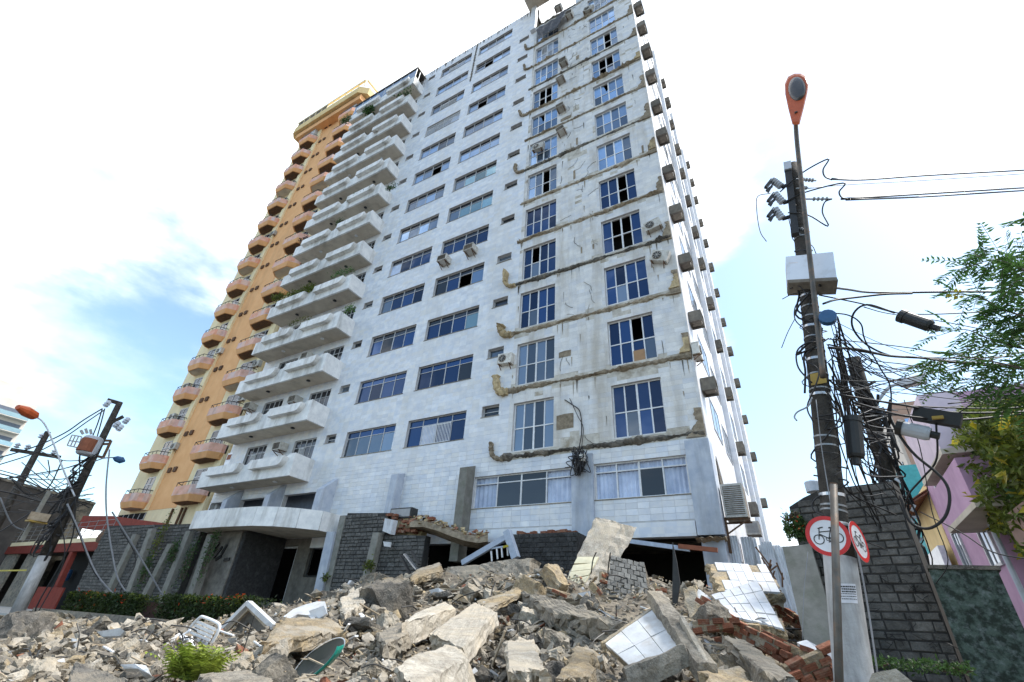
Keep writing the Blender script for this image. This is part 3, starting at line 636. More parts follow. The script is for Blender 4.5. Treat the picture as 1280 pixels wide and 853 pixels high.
# ================================================================== ORANGE TOWER
OY = 2.2
ot = thing('orange_apartment_tower', 'orange and yellow apartment tower with faceted terracotta balconies behind the white tower', 'building', (-40, 2.2, 0))
OZ = 56.6
MB().box(-46.9, -34.75, OY+.0, OY+18, 0, OZ).build('wall', 'yellow_pale', ot)
MB().box(-42.3, -38.45, OY-.02, OY+.1, 6.9, OZ-1.3).build('wall_panel', 'orange_paint', ot)
MB().box(-42.95, -42.3, OY-.22, OY+.1, 6.9, OZ-1.5).build('pilaster', 'yellow_pale', ot)
MB().box(-35.5, -34.7, OY-.12, OY+.1, 0, OZ-1.5).build('pilaster', 'yellow_pale', ot)
MB().box(-34.74, -34.70, OY+.2, OY+17.9, 0, OZ-.02).build('wall_panel', 'yellow_paint', ot)
for k in range(16):
    z = 6.98+3*k
    for j, (xa, xb) in enumerate(((-45.4, -42.35), (-38.1, -34.7))):
        fl = [(xa, OY), (xa+.1, OY-.75), (xa+.8, OY-1.05), (xb-.8, OY-1.05), (xb-.1, OY-.75), (xb, OY)]
        c_ = Vector(((xa+xb)/2, OY, 0)); fl = [(xa, OY), (xa, OY-.4), (xa+.55, OY-1.05), (xb-.55, OY-1.05), (xb, OY-.4), (xb, OY)]
        def lvl(s, zz): return [(c_.x+(x-c_.x)*s, OY+(y-OY)*s, zz) for x, y in fl]
        b = MB(); n = 6; P0 = lvl(.86, z); P1 = lvl(1, z+.42)
        b.add(P0+P1, [tuple(range(n))]+[(i, i+1, n+i+1, n+i) for i in range(n-1)])
        B = b.build('balcony', 'orange_paint', ot, fix=False)
        P2 = lvl(1.0, z+.421); P3 = lvl(1.0, z+1.05); P4 = lvl(.93, z+1.05)
        b = MB(); b.add(P2+P3+P4, [(i, i+1, n+i+1, n+i) for i in range(n-1)]+[(n+i, n+i+1, 2*n+i+1, 2*n+i) for i in range(n-1)]); b.build('tiled_band', 'terracotta', B, local=True)
        b = MB(); b.add(lvl(.80, z+.02), [tuple(range(n))]); 
        b = MB(); pts = lvl(.95, z+1.33); b.tube(pts, .03, 5)
        for p in pts+[tuple((Vector(pts[2])*(3-q)+Vector(pts[3])*q)/3) for q in (1, 2)]: b.tube([(p[0], p[1], z+1.05), p], .02, 4)
        b.build('railing', 'black_metal', B, local=True)
        MB().add(lvl(.78, z+.012-.02), [tuple(range(n))]).build('underside', 'rust' if (k+j) % 4 else 'soffit', B, local=True)
        if k > 0 or True:
            wa, wb_ = (xa+.75, xb-.55) if j == 0 else (xa+.45, xb-.6)
            f = MB().box(wa, wb_, OY-.03, OY+.02, z+.3, z+.4).box(wa, wb_, OY-.03, OY+.02, z+2.5, z+2.6)
            for q in range(4): xx = wa+(wb_-wa)*q/3; f.box(xx-.03, xx+.03, OY-.04, OY+.02, z+.4, z+2.5)
            f.box(wa, wb_, OY-.035, OY+.02, z+1.95, z+2.02)
            W = f.build('window', 'frame_grey', ot); MB().box(wa+.02, wb_-.02, OY-.012, OY-.004, z+.4, z+2.5).build('pane', 'glass_dark', W, local=True)
    for x in (-41.7, -40.9):
        MB().box(x-.2, x+.2, OY-.14, OY-.02, z+2.72-.0, z+3.1).build('vent', 'rust', ot)
MB().box(-46.6, -42.4, OY-.04, OY-.005, 5.6, 6.75).build('ground_window', 'glass_dark', ot)
m = MB()
for q in range(6): x = -46.6+4.2*q/5; m.box(x-.03, x+.03, OY-.06, OY-.04, 5.6, 6.75)
m.box(-46.6, -42.4, OY-.06, OY-.04, 6.2, 6.25); m.build('window_bars', 'frame_grey', ot)
for x in (-38.6, -37.4, -36.9): MB().tube([(x, OY-.08, 0), (x, OY-.08, 6.8)], .08, 6).build('drain_pipe', 'rust', ot)
# crown of the orange tower
MB().prism([(-47.3, OY-1.25, OZ-.7), (-35.2, OY-1.25, OZ-.7), (-34.2, OY-.5, OZ-.7), (-34.2, OY+9, OZ-.7), (-47.9, OY+9, OZ-.7), (-47.9, OY-.7, OZ-.7)], (0, 0, 1.25)).build('cornice', 'yellow_paint', ot, fix=True)
MB().box(-46.8, -34.8, OY-.9, OY+.0, OZ-1.8, OZ-.92).build('cornice_base', 'orange_paint', ot)
m = MB()
for i in range(12): x = -47.2+i*1.15; m.box(x-.06, x+.06, OY-1.15, OY-1.05, OZ+.5, OZ+1.6)
m.box(-47.4, -34.6, OY-1.2, OY-1.0, OZ+1.6, OZ+1.85); m.box(-34.5, -34.3, OY-1.0, OY+8, OZ+1.6, OZ+1.85); m.build('roof_pergola', 'yellow_pale', ot)
MB().box(-47.3, -41.5, OY-1.12, OY-1.06, OZ+.5, OZ+1.6).build('roof_screen', 'concrete_dark', ot)
for x in (-44.2, -36.8): MB().box(x-1.2, x+1.2, OY-.6, OY+.0, OZ-3.1, OZ-1.85).build('shade_screen', 'frame_grey', ot)
# ================================================================== AIR CONDITIONERS (each a thing of its own)
def make_ac(name, w_, d_, h_, mt, label, cat='air conditioner', group=None):
    t = thing(name, label, cat, (0, 0, 0), group)
    MB().box(-w_/2, w_/2, -d_, 0, 0, .03).box(-w_/2, w_/2, -d_, 0, h_-.03, h_).box(-w_/2, -w_/2+.03, -d_, 0, .03, h_-.03).box(w_/2-.03, w_/2, -d_, 0, .03, h_-.03).build('casing', mt, t, local=True)
    m = MB(); n = 9
    for i in range(n): z = .05+(h_-.1)*i/(n-1); m.box(-w_/2+.03, w_/2-.03, -d_+.01, -d_+.03, z-.008, z+.008)
    m.build('grille', 'ac_dirty', t, local=True)
    MB().box(-w_/2+.03, w_/2-.03, -d_+.08, -.01, .03, h_-.03).build('core', 'black_metal', t, local=True)
    m = MB()
    for s in (-1, 1): m.bar((s*w_*.36, -.02, -.28), (s*w_*.36, -d_*.9, -.02), .03, .03); m.bar((s*w_*.36, -.02, -.02), (s*w_*.36, -d_*.95, -.02), .035, .03)
    m.build('bracket', 'rust', t, local=True)
    return t
def make_cage(label, group):
    t = thing('boxed_air_conditioner', label, 'air conditioner', (0, 0, 0), group); w_, d_, h_ = .82, .62, .62
    m = MB(); e = .05
    m.box(-w_/2, w_/2, -d_, 0, h_-e, h_).box(-w_/2, -w_/2+e, -d_, 0, 0, h_-e).box(w_/2-e, w_/2, -d_, 0, 0, h_-e)
    m.box(-w_/2+e, w_/2-e, -d_, -d_+e, 0, .10).box(-w_/2+e, w_/2-e, -e, 0, 0, .12).box(-w_/2+e, -w_/2+e+.1, -d_+e, -e, 0, .03)
    m.build('concrete_box', 'cage', t, local=True)
    MB().box(-w_/2+.12, w_/2-.12, -d_+.10, -.06, .10, .46).build('unit', 'ac_dirty', t, local=True)
    m = MB()
    for i in range(6): z = .14+.055*i; m.box(-w_/2+.14, w_/2-.14, -d_+.085, -d_+.098, z, z+.02)
    m.build('grille', 'ac_white', t, local=True)
    return t
def make_split(label, group=None, dirty=True):
    t = thing('outdoor_condenser', label, 'air conditioner', (0, 0, 0), group); w_, d_, h_ = .78, .28, .54
    MB().box(-w_/2, w_/2, -d_, 0, 0, h_).build('casing', 'ac_white', t, local=True)
    m = MB().lathe([(.19, 0), (.21, .02), (.19, .03)], (-.12, -d_, h_/2), (0, -1, 0), 16); m.build('fan_ring', 'ac_dirty', t, local=True)
    m = MB().lathe([(.17, .031), (.17, .034)], (-.12, -d_, h_/2), (0, -1, 0), 14)
    m.build('fan_opening', 'black_metal', t, local=True)
    m = MB()
    for i in range(4):
        a = i*math.pi/4; m.bar((-.12-.18*math.cos(a), -d_-.042, h_/2-.18*math.sin(a)), (-.12+.18*math.cos(a), -d_-.042, h_/2+.18*math.sin(a)), .012, .01)
    m.build('fan_guard', 'ac_white', t, local=True)
    m = MB()
    for s in (-.28, .28): m.bar((s, .0, -.22), (s, -d_, -.02), .03, .03); m.bar((s, 0, -.02), (s, -d_-.03, -.02), .035, .03)
    m.build('bracket', 'rust', t, local=True)
    return t
def place(proto, first, loc, rz=0, label=None, tilt=(0, 0), scale=1):
    o = proto if first else copy_tree(proto)
    o.location = loc; o.rotation_euler = (rad(tilt[0]), rad(tilt[1]), rz)
    if scale != 1: o.scale = (scale,)*3
    if label: o['label'] = label
    return o
cage = make_cage('x', 'boxed air conditioners on the side wall')
first = True
GAPS = {(1, 6), (2, 4)}
for ci, (yy, z0, ks) in enumerate(((0.98, 8.62, range(0, 12)), (9.14, 8.88, range(-1, 12)), (20.9, 9.05, range(0, 13)))):
    ks = list(ks)
    for n_, k in enumerate(ks):
        nm = ['nearest', 'middle', 'farthest'][ci]
        place(cage, first, (TX1+.0, yy+rw.uniform(-.1, .1), z0+3*k+rw.uniform(-.12, .12)), math.pi/2, f'boxed air conditioner, {ORD[n_]} from the bottom in the {nm} column of the right side wall', scale=rw.uniform(.78, .92)); first = False
ac = make_ac('window_air_conditioner', .66, .55, .44, 'ac_white', 'x', group='window air conditioners on the front')
FRONT = [((558, 329), .0, 'brown window air conditioner under the left corner of the wide sixth row window'), ((591, 316), 0, 'brown window air conditioner beside it under the same wide sixth row window'),
         ((372, 503), -.05, 'white window air conditioner over the third marble balcony, right of centre'), ((316, 511), -.05, 'white window air conditioner over the third marble balcony, left end'),
         ((388, 449), 0, 'window air conditioner behind the parapet of the fourth marble balcony'), ((355, 561), 0, 'white window air conditioner above the lowest marble balcony'),
         ((703, 103), 0, 'dented box air conditioner between the broken off balconies, upper part of the tower'), ((706, 81), 0, 'battered pair of box air conditioners, right of the draped tarp'), ((703, 138), 0, 'small white air conditioner hanging askew beside the open black window'),
         ((704, 167), 0, 'pale air conditioner with torn cover between two tall windows'), ((713, 22), 0, 'box air conditioner hanging just under the roof terrace wall'), ((699, 14), 0, 'low flat box unit at the edge of the roof terrace')]
for i, ((px, py), y, lb) in enumerate(FRONT):
    p = at(px, py, Y=y-.03); place(ac, i == 0, (p.x, -.005, p.z-.2), 0, lb, tilt=(rw.uniform(-3, 3) if i < 6 else rw.uniform(-16, 16), 0 if i < 6 else rw.uniform(-18, 18)), scale=1 if i < 6 else .85)
sp = make_split('x', 'split air conditioner condensers on the front')
SPL = [((672, 184), 'white condenser with round black fan in front of a tall left window', (0, 8)), ((822, 321), 'dirty condenser with dark round fan near the right corner', (5, 25)), ((817, 281), 'black sagging condenser hanging under the right corner scar', (0, -10)),
       ((734, 12), 'grey condenser at the very top between window and corner', (0, 20)), ((693, 228-34), 'small white condenser hung over the wall between windows', (10, -20)), ((631, 449), 'white condenser hanging on the torn wall left of the tall windows', (0, 5))]
for i, ((px, py), lb, tl) in enumerate(SPL):
    if i == 4: continue
    p = at(px, py, Y=-.2); o = place(sp, i == 0, (p.x, -.01, p.z-.25), 0, lb, tilt=tl, scale=.95)
p = at(874, 441, X=TX1+.2); o = place(sp, False, (TX1+.01, p.y, p.z-.2), math.pi/2, 'small black condenser hanging alone on the white side wall', scale=.9)
p = at(857, 113, X=TX1+.2); o = place(sp, False, (TX1+.01, p.y, p.z-.2), math.pi/2, 'white condenser with blue fan high on the side wall', scale=1)
# orange tower units
sp2 = make_split('x', 'condensers on the orange tower')
OU = [(1, 0, -42.4), (2, 0, -45.2), (3, 0, -45.3), (4, 0, -42.2), (1, 1, -34.9), (3, 1, -35.0), (2, 1, -35.1), (6, 1, -38.1), (5, 1, -35.0), (10, 1, -35.0), (9, 0, -42.4), (11, 1, -34.9)]
for i, (k, j, x) in enumerate(OU):
    o = sp2 if i == 0 else copy_tree(sp2); o.location = (x, OY-.04, 8.6+3*k); o['label'] = f'white condenser above the {ORD[k]} terracotta balcony from the ground, {"left" if j == 0 else "right"} column of the orange tower'
# big louvred unit on the side wall near the corner, on rusty arms
big = thing('large_air_conditioner', 'big old louvred air conditioner on rusty arms at the right corner of the tower', 'air conditioner', (TX1, 0.4, 5))
def louvre_box(par, x0, x1, y0, y1, z0, z1, n, name='grille'):
    MB().box(x0, x1, y0+.02, y1-.02, z0, z1).build('casing', 'ac_dirty', par)
    m = MB()
    m.box(x0, x1, y0, y0+.02, z0, z0+.05).box(x0, x1, y0, y0+.02, z1-.05, z1).box(x0, x0+.05, y0, y0+.02, z0+.05, z1-.05).box(x1-.05, x1, y0, y0+.02, z0+.05, z1-.05); m.build('casing_rim', 'ac_white', par)
    m = MB()
    for i in range(n): z = z0+.06+(z1-z0-.12)*i/(n-1); m.box(x0+.05, x1-.05, y0-.005, y0+.015, z-.006, z+.006)
    m.build(name, 'frame_grey', par)
a0 = at(897, 606, Y=.2); a1 = at(934, 645, Y=.2)
louvre_box(big, a0.x+.06, a1.x+.02, .2, .95, a1.z-.02, a0.z, 16)
m = MB(); m.bar((TX1+.02, .3, a1.z-.5), (a1.x, .3, a1.z-.08), .04); m.bar((TX1, .3, a1.z-.06), (a1.x+.06, .3, a1.z-.06), .05); m.bar((TX1, .85, a1.z-.06), (a1.x+.06, .85, a1.z-.06), .05); m.bar((a0.x+.02, .3, a1.z-1), (a0.x+.02, .3, a1.z), .08); m.build('arm', 'rust', big)
big2 = thing('large_air_conditioner', 'second old louvred air conditioner standing just above the corrugated sheets', 'air conditioner', (TX1, 3.8, 4.3))
b0 = at(930, 652, Y=3.5); b1 = at(951, 668, Y=3.5); louvre_box(big2, b0.x, b1.x, 3.5, 4.1, b1.z, b0.z, 12)
# hanging wire lump above the base windows
lump = thing('tangled_cable_lump', 'black lump of cables with small white box hanging between the two base windows', 'cables', (-6.6, -.3, 6.2))
m = MB(); cc = at(723, 578, Y=-.22)
for i in range(26): 
    pts = [cc+Vector((rw.gauss(0, .16), rw.gauss(0, .08)-.05, rw.gauss(0, .26))) for _ in range(5)]; m.tube(smooth_path(pts, 4), .018, 5)
m.build('cable_lump', 'cable_black', lump)
MB().box(cc.x+.08, cc.x+.28, -.35, -.2, cc.z+.0, cc.z+.25).build('box', 'ac_white', lump)
m = MB(); m.tube(smooth_path([at(706, 500, Y=-.03), at(715, 506, Y=-.06), at(725, 515, Y=-.06), at(727, 540, Y=-.07), at(724, 560, Y=-.1)], 5), .022, 5); m.tube(smooth_path([at(712, 498, Y=-.05), at(722, 520, Y=-.1), at(729, 535, Y=-.07), at(727, 560, Y=-.1)], 5), .015, 5); m.build('cable', 'cable_black', lump)
# draped tarp on the top left broken window, fallen curtain
tp = thing('torn_tarpaulin', 'dark torn tarpaulin draped over the top window under the roof beam', 'tarpaulin', (-8.4, -.2, 42.6))
m = MB(); A, B, C_, D_ = at(670, 38, Y=-.25), at(711, 11, Y=-.25), at(700, 30, Y=-.45), at(674, 48, Y=-.3); n = 10
for i in range(n+1):
    for j in range(5):
        u, v = i/n, j/4; p = (A.lerp(B, u)).lerp(D_.lerp(C_, u), v); m.v.append(tuple(p+Vector((0, -.12*math.sin(v*3)-.06*math.sin(u*17+v*5), .12*math.sin(u*9+v*4)))))
m.f = [(i*5+j, i*5+j+1, (i+1)*5+j+1, (i+1)*5+j) for i in range(n) for j in range(4)]; m.mi = [0]*len(m.f); m.build('sheet', 'tarp', tp)
fb = thing('fallen_board', 'brown board standing in the open pane of a tall right window', 'board', (-3.8, .1, 10)); p0, p1 = at(793, 452, Y=.10), at(806, 439, Y=.10); MB().box(p0.x, p1.x, .08, .11, p0.z-.05, p1.z+.1).build('board', 'board', fb)
# ================================================================== PLANTS ON THE BALCONIES
def clump(name, label, cat, c, sx, sy, sz, n, size, mt, base=None, group=None, droop=0, stems=8, flowers=0):
    t = thing(name, label, cat, (c[0], c[1], c[2]-sz*.6), group); rg = random.Random(int(abs(c[0]*100+c[2]*10)))
    pts = [(c[0]+rg.uniform(-1, 1)*sx, c[1]+rg.gauss(0, .5)*sy, c[2]+rg.gauss(0, .5)*sz) for _ in range(n)]
    leaves(MB(), pts, size, .4, droop=droop, rng=rg).build('foliage', mt, t)
    m = MB()
    for _ in range(stems):
        x = c[0]+rg.uniform(-.9, .9)*sx; q = (x, c[1], c[2]-sz*.8); m.tube([q, (x+rg.uniform(-.1, .1), c[1]+rg.uniform(-.1, .1), c[2]+rg.uniform(-.2, .6)*sz)], .012, 4)
    m.build('stem', 'bark', t)
    if flowers:
        pts = [(c[0]+rg.uniform(-1, 1)*sx, c[1]-abs(rg.gauss(0, .6))*sy, c[2]+rg.uniform(-.2, 1)*sz) for _ in range(flowers)]
        leaves(MB(), pts, size*.8, .8, rng=rg).build('flower', 'flower_red', t)
    return t
PL = [((375, 366), 1.5, .3, .28, 900, .16, 'leaf_olive', 'long bright green planter bush on the left planter of the fifth balcony'), ((348, 372), .5, .25, .25, 300, .16, 'leaf_olive', 'green tuft at the left end of the fifth balcony planter'),
      ((428, 341), 1.0, .25, .22, 260, .14, 'leaf_feather', 'thin green stems over the right planter of the fifth balcony'), ((373, 402), 1.0, .2, .2, 120, .13, 'leaf_olive', 'sparse weeds between the planters of the fourth balcony'),
      ((437, 387), .35, .2, .25, 160, .14, 'leaf_feather', 'green pot plant at the right end of the fourth balcony'), ((449, 244), 1.3, .2, .16, 420, .14, 'leaf_feather', 'hedge of green leaves on the right planter of the eighth balcony'),
      ((380, 300), .5, .2, .22, 260, .14, 'leaf_dead', 'dry purple plant hanging over the left planter of the seventh balcony'), ((424, 277), .4, .2, .18, 150, .14, 'leaf_dark', 'small dark plant between the planters of the seventh balcony'),
      ((461, 138), .45, .3, .45, 260, .3, 'leaf_dark', 'bushy palm growing from a planter near the top balconies'), ((433, 150), .5, .3, .25, 140, .25, 'leaf_dark', 'drooping plant at the left end of a top balcony'), ((506, 118), .8, .3, .3, 120, .25, 'leaf_dark', 'dark creeper hanging below the topmost balcony'), ((489, 234), .4, .2, .2, 120, .16, 'leaf_dark', 'creeper at the right end of the eighth balcony')]
for (px, py), sx, sy_, sz, n, sz_, mt, lb in PL:
    p = at(px, py, Y=-1.35); clump('balcony_plant', lb, 'plant', p, sx, sy_, sz, n, sz_, mt, group='plants on the marble balconies')
sg = thing('notice_board', 'small red and white board standing behind the lowest balcony parapet', 'sign', tuple(at(285, 578, Y=-1.0))); p0, p1 = at(279, 584, Y=-1.0), at(292, 566, Y=-1.0)
MB().box(p0.x, p1.x, -1.02, -1.0, p0.z, p1.z).build('board', 'sign_white', sg); MB().box(p0.x+.06, p1.x-.06, -1.03, -1.022, (p0.z+p1.z)/2, p1.z-.1).build('print', 'rust_orange', sg)
# ================================================================== STONE WALLS
def stone_wall(name, label, O, ux, W_, Hh, sw, sh, mt_single, mt_joined, nsing, thick=.3, back='grout_dark', clipf=None, seed=1, cat='wall', lean=(0, 0), proud=.03):
    """courses of rough stones on a backing wall; O = lower left corner, ux = unit vector along the wall"""
    rg = random.Random(seed); ux = Vector(ux).normalized(); n = Vector((ux.y, -ux.x, 0)); O = Vector(O)
    t = thing(name, label, cat, tuple(O))
    lv = Vector((lean[0], lean[1], 1)); 
    def P(a, z, d): return O+ux*a+lv*z+n*d
    bk = MB(); cl = clipf or (lambda a: Hh)
    K = max(2, int(W_/.25))
    for i in range(K):
        a0, a1 = W_*i/K, W_*(i+1)/K; h0, h1 = cl(a0), cl(a1)
        bk.add([P(a0, 0, 0), P(a1, 0, 0), P(a1, h1, 0), P(a0, h0, 0), P(a0, 0, -thick), P(a1, 0, -thick), P(a1, h1, -thick), P(a0, h0, -thick)], [(0, 1, 2, 3), (5, 4, 7, 6), (3, 2, 6, 7), (4, 5, 1, 0), (1, 5, 6, 2), (4, 0, 3, 7)])
    bk.build('backing', back, t)
    st = []; z = .01; r_ = 0
    while z < Hh:
        h = sh*rg.uniform(.82, 1.18); a = -rg.uniform(0, sw)
        while a < W_:
            w_ = sw*rg.uniform(.65, 1.4)
            a0, a1 = max(0, a), min(W_, a+w_)
            if a1-a0 > .04 and z+h <= min(cl(a0), cl(a1))+.02: st.append((a0, a1, z, z+h))
            a += w_
        z += h; r_ += 1
    st.sort(key=lambda q: -q[2]); joined = MB(); g = sh*.07+.003
    for i, (a0, a1, z0, z1) in enumerate(st):
        m = MB() if i < nsing else joined
        d = rg.uniform(.3, 1)*proud; j = lambda: rg.uniform(-.5, .5)*g
        q = [P(a0+g+j(), z0+g+j(), 0), P(a1-g+j(), z0+g+j(), 0), P(a1-g+j(), z1-g+j(), 0), P(a0+g+j(), z1-g+j(), 0)]
        c = sum(q, Vector())/4; f = [c+(p-c)*.86+n*(d+rg.uniform(-.3, .3)*proud*.5) for p in q]; f2 = [p+n*d*.55 for p in q]
        m.add(q+f2+f, [(0, 1, 5, 4), (1, 2, 6, 5), (2, 3, 7, 6), (3, 0, 4, 7), (4, 5, 9, 8), (5, 6, 10, 9), (6, 7, 11, 10), (7, 4, 8, 11), (8, 9, 10, 11)])
        if i < nsing: m.build('stone', mt_single, t)
    if joined.v: stuffp(joined.build('stones', mt_joined, t))
    return t
# left retaining wall with slanted ribs
lw = stone_wall('stone_wall', 'long grey stone wall with slanted concrete ribs and creepers left of the entrance', (-35.2, -2.5, 0), (1, 0, 0), 10.2, 4.62, .34, .15, 'stone_grey', 'stone_grey_island', 280, clipf=lambda a: 4.62-.03*a, seed=2, proud=.05)
for (tx, ty), (bx, by) in (((168, 668), (135, 735)), ((188, 661), (160, 745)), ((212, 680), (174, 748)), ((235, 664), (200, 750)), ((262, 668), (238, 745))):
    a, b = at(bx, by, Y=-2.75), at(tx, ty, Y=-2.75); a.z = 0
    MB().prism([a+Vector((-.2, 0, 0)), a+Vector((.22, 0, 0)), a+Vector((.22, .3, 0)), a+Vector((-.2, .3, 0))], b-a).build('rib', 'cement_post', lw, fix=True)
for i, (px, py, hh) in enumerate(((200, 672, .9), (217, 690, .5), (236, 700, 1.0), (262, 690, 1.1), (183, 710, .8))):
    p = at(px, py, Y=-2.85); clump('wall_creeper', ['bright creeper on top of the third slanted rib', 'creeper tuft on the middle of the third rib', 'long creeper beside the fourth slanted rib', 'creeper hanging at the canopy end of the stone wall', 'dark creeper low on the second rib'][i], 'creeper', p, .28, .12, hh, 380, .12, 'leaf_dark' if i else 'leaf_olive', group='creepers on the stone wall ribs')
# centre stone walls
cw = stone_wall('stone_wall', 'grey stone wall right of the entrance post with a pale post in front', (-16.9, -1.0, 0), (1, 0, 0), 2.45, 4.7, .30, .14, 'stone_grey', 'stone_grey_island', 290, clipf=lambda a: 4.7-.05*a, seed=4, proud=.045)
cw2 = stone_wall('broken_stone_wall', 'broken stone wall end with red bricks showing above it', (-14.45, -1.15, 0), (1, 0, 0), 2.25, 3.9, .30, .14, 'stone_grey', 'stone_grey_island', 250, clipf=lambda a: 3.72-.05*a, seed=5, proud=.045)
dk = stone_wall('dark_stone_block', 'black square stone faced block with broken red bricks along its top', (-8.35, -1.3, 1.2), (1, 0, 0), 2.35, 2.3, .26, .13, 'stone_dark', 'stone_dark', 200, thick=.9, seed=6, back='stone_dark')
for par, x0, x1, y, z0, z1, n in ((cw2, -14.4, -12.7, -1.0, 3.74, 4.55, 46), (dk, -8.3, -6.05, -1.0, 3.51, 3.62, 26)):
    rg = random.Random(n)
    for i in range(n):
        x = x0+(x1-x0)*rg.random(); z = z0+(z1-z0)*rg.random()*(1-.5*abs((x-x0)/(x1-x0))); m = Matrix.Translation((x, y+rg.uniform(-.15, .25), z)) @ Matrix.Rotation(rg.uniform(-.25, .25), 4, 'Z') @ Matrix.Rotation(rg.uniform(-.15, .15), 4, 'Y')
        MB().box(-.11, .11, -.07, .07, -.045, .045, m).build('brick', 'brick_red', par)
MB().box(-14.3, -12.7, -.85, -.5, 3.6, 4.35).build('core', 'broken_ochre', cw2)
pp = thing('broken_post', 'short pale concrete post leaning before the stone walls, weeds at its foot', 'post', (-13.9, -1.35, 0))
post(at(452, 738, Y=-1.5)-Vector((0, 0, 1)), at(470, 666, Y=-1.5), .34, .28, 'cement_post', 'shaft', pp)
clump('weed_tuft', 'green weed tuft growing on the short pale post', 'plant', at(462, 706, Y=-1.6), .2, .12, .18, 160, .13, 'leaf_olive')
clump('weed_tuft', 'small green weed at the foot of the canopy column', 'plant', at(407, 722, Y=-1.3), .15, .1, .15, 90, .12, 'leaf_olive')
bx = thing('dark_box', 'black box lying on top of the stone wall right of the canopy', 'box', tuple(at(497, 641, Y=-.7))); p0, p1 = at(487, 645, Y=-.9), at(515, 634, Y=-.9)
MB().box(p0.x, p1.x, -.9, -.5, p0.z-.12, p1.z).build('casing', 'black_metal', bx); MB().box(p0.x+.05, p1.x-.05, -.92, -.902, p0.z-.07, p1.z-.05).build('lid', 'steel', bx)
# right stone wall (near), planter slab, mossy wall
rwv = Vector((math.cos(rad(-16)), math.sin(rad(-16)), 0))
Q0 = at(1003, 700, Y=-5.6); Q0.z = .45
hR = at(1121, 601, Y=-6.05).z-.45
sw_ = stone_wall('stone_retaining_wall', 'tall dark grey stone wall behind the right utility pole', Q0, rwv, 1.62, hR, .25, .125, 'stone_grey', 'stone_grey_island', 290, clipf=lambda a: hR-(.22 if a < .12 else (.09 if a < .3 else 0)), seed=8, thick=.5, proud=.03)
m = MB(); rg = random.Random(4)
o0 = Q0+rwv*.9+Vector((rwv.y, -rwv.x, 0))*.05
for i in range(26):
    c = Q0+rwv*rg.uniform(.35, 1.5)+Vector((rwv.y, -rwv.x, 0))*.06+Vector((0, 0, rg.uniform(.3, hR*.62))); pts = [c]
    for _ in range(5): pts.append(pts[-1]+rwv*rg.uniform(-.13, .15)+Vector((0, 0, rg.uniform(-.12, .08))))
    m.tube(smooth_path(pts, 3), .0035, 4)
stuffp(tag(m.build('dry_vines', 'cable_black'), 'dry black vine stems clinging to the right stone wall', 'vine', kind='stuff'))
ps = thing('planter_slab', 'leaning grey concrete planter slab under the red flowered shrub', 'planter', tuple(at(1010, 800, Y=-6)))
a, b, c, d = at(978, 684, Y=-5.9), at(1013, 680, Y=-5.9), at(1057, 830, Y=-6.4), at(1012, 830, Y=-6.4)
MB().prism([a, b, c, d], (0.02, .3, 0)).build('slab', 'cement_post', ps, fix=True)
clump('flowering_shrub', 'dark green shrub with red flowers on top of the planter slab', 'shrub', at(995, 662, Y=-5.7), .17, .13, .17, 900, .07, 'leaf_dark', flowers=26)
clump('flowering_shrub', 'twiggy upper shoots of the red flowered shrub by the alley', 'shrub', at(990, 645, Y=-5.7), .13, .1, .1, 90, .06, 'leaf_dark', stems=14)
mw = thing('mossy_wall', 'dark wall covered in green and white mould at the right edge', 'wall', (1.9, -6.6, 0))
mA, mB_, = at(1166, 711, Y=-6.4), at(1247, 713, Y=-6.6)
MB().prism([(mA.x-.05, -6.38, 0), (mB_.x, -6.6, 0), (mB_.x, -6.6, mB_.z), (mA.x-.05, -6.38, mA.z)], (.05, .3, 0)).build('wall', 'moss_wall', mw, fix=True)
MB().prism([(mA.x-.06, -6.41, mA.z), (mB_.x+.03, -6.64, mB_.z), (mB_.x+.03, -6.64, mB_.z+.05), (mA.x-.06, -6.41, mA.z+.05)], (.05, .36, 0)).build('coping', 'concrete_dark', mw, fix=True)
clump('weed_bed', 'low dark green weeds at the foot of the right stone wall', 'plant', at(1150, 832, Y=-7.1), .5, .15, .06, 700, .06, 'leaf_dark')
# low cylinder over the wall at left of pole
tk = thing('water_drum', 'grey drum standing on the end of the right stone wall', 'drum', tuple(at(1018, 606, Y=-5.4))); p = at(1018, 612, Y=-5.3); MB().lathe([(.14, 0), (.14, .17), (.13, .19)], p-Vector((0, 0, .05)), n=18).build('shell', 'box_grey', tk, smooth=False)
# alley: corrugated sheets
af = thing('corrugated_fence', 'fence of crumpled white corrugated metal sheets closing the alley', 'fence', (-1.1, .5, 0))
xs_ = -1.84
for i in range(7):
    x0 = -1.84+.26*i; m = MB(); rg = random.Random(i); tilt = rg.uniform(-.08, .12) if i < 4 else .3; top = 3.55-.05*i+rg.uniform(-.06, .06)
    n = 8
    for q in range(n+1):
        xx = x0+.3*q/n; yy = .55+i*.03+(.03 if q % 2 else 0)
        m.v += [(xx, yy, .3), (xx-tilt*.6, yy+.02*math.sin(q), 2.0), (xx-tilt, yy-.02, top)]
    m.f = [(q*3+j, q*3+3+j, q*3+4+j, q*3+1+j) for q in range(n) for j in (0, 1)]; m.mi = [0]*len(m.f)
    o = m.build('metal_sheet', 'corrugated', af); md = o.modifiers.new('s', 'SOLIDIFY'); md.thickness = .004
m = MB(); rg = random.Random(9)
for i in range(14): 
    p = at(965+rg.uniform(-6, 14), 715+rg.uniform(-20, 30), Y=-1.5); m.tube([p, p+Vector((rg.uniform(-.3, .3), rg.uniform(-.2, .2), rg.uniform(-.4, .5)))], .02, 5)
tag(m.build('bent_steel_bars', 'rust'), 'tangle of rusty bars behind the planter slab at the alley', 'scrap')
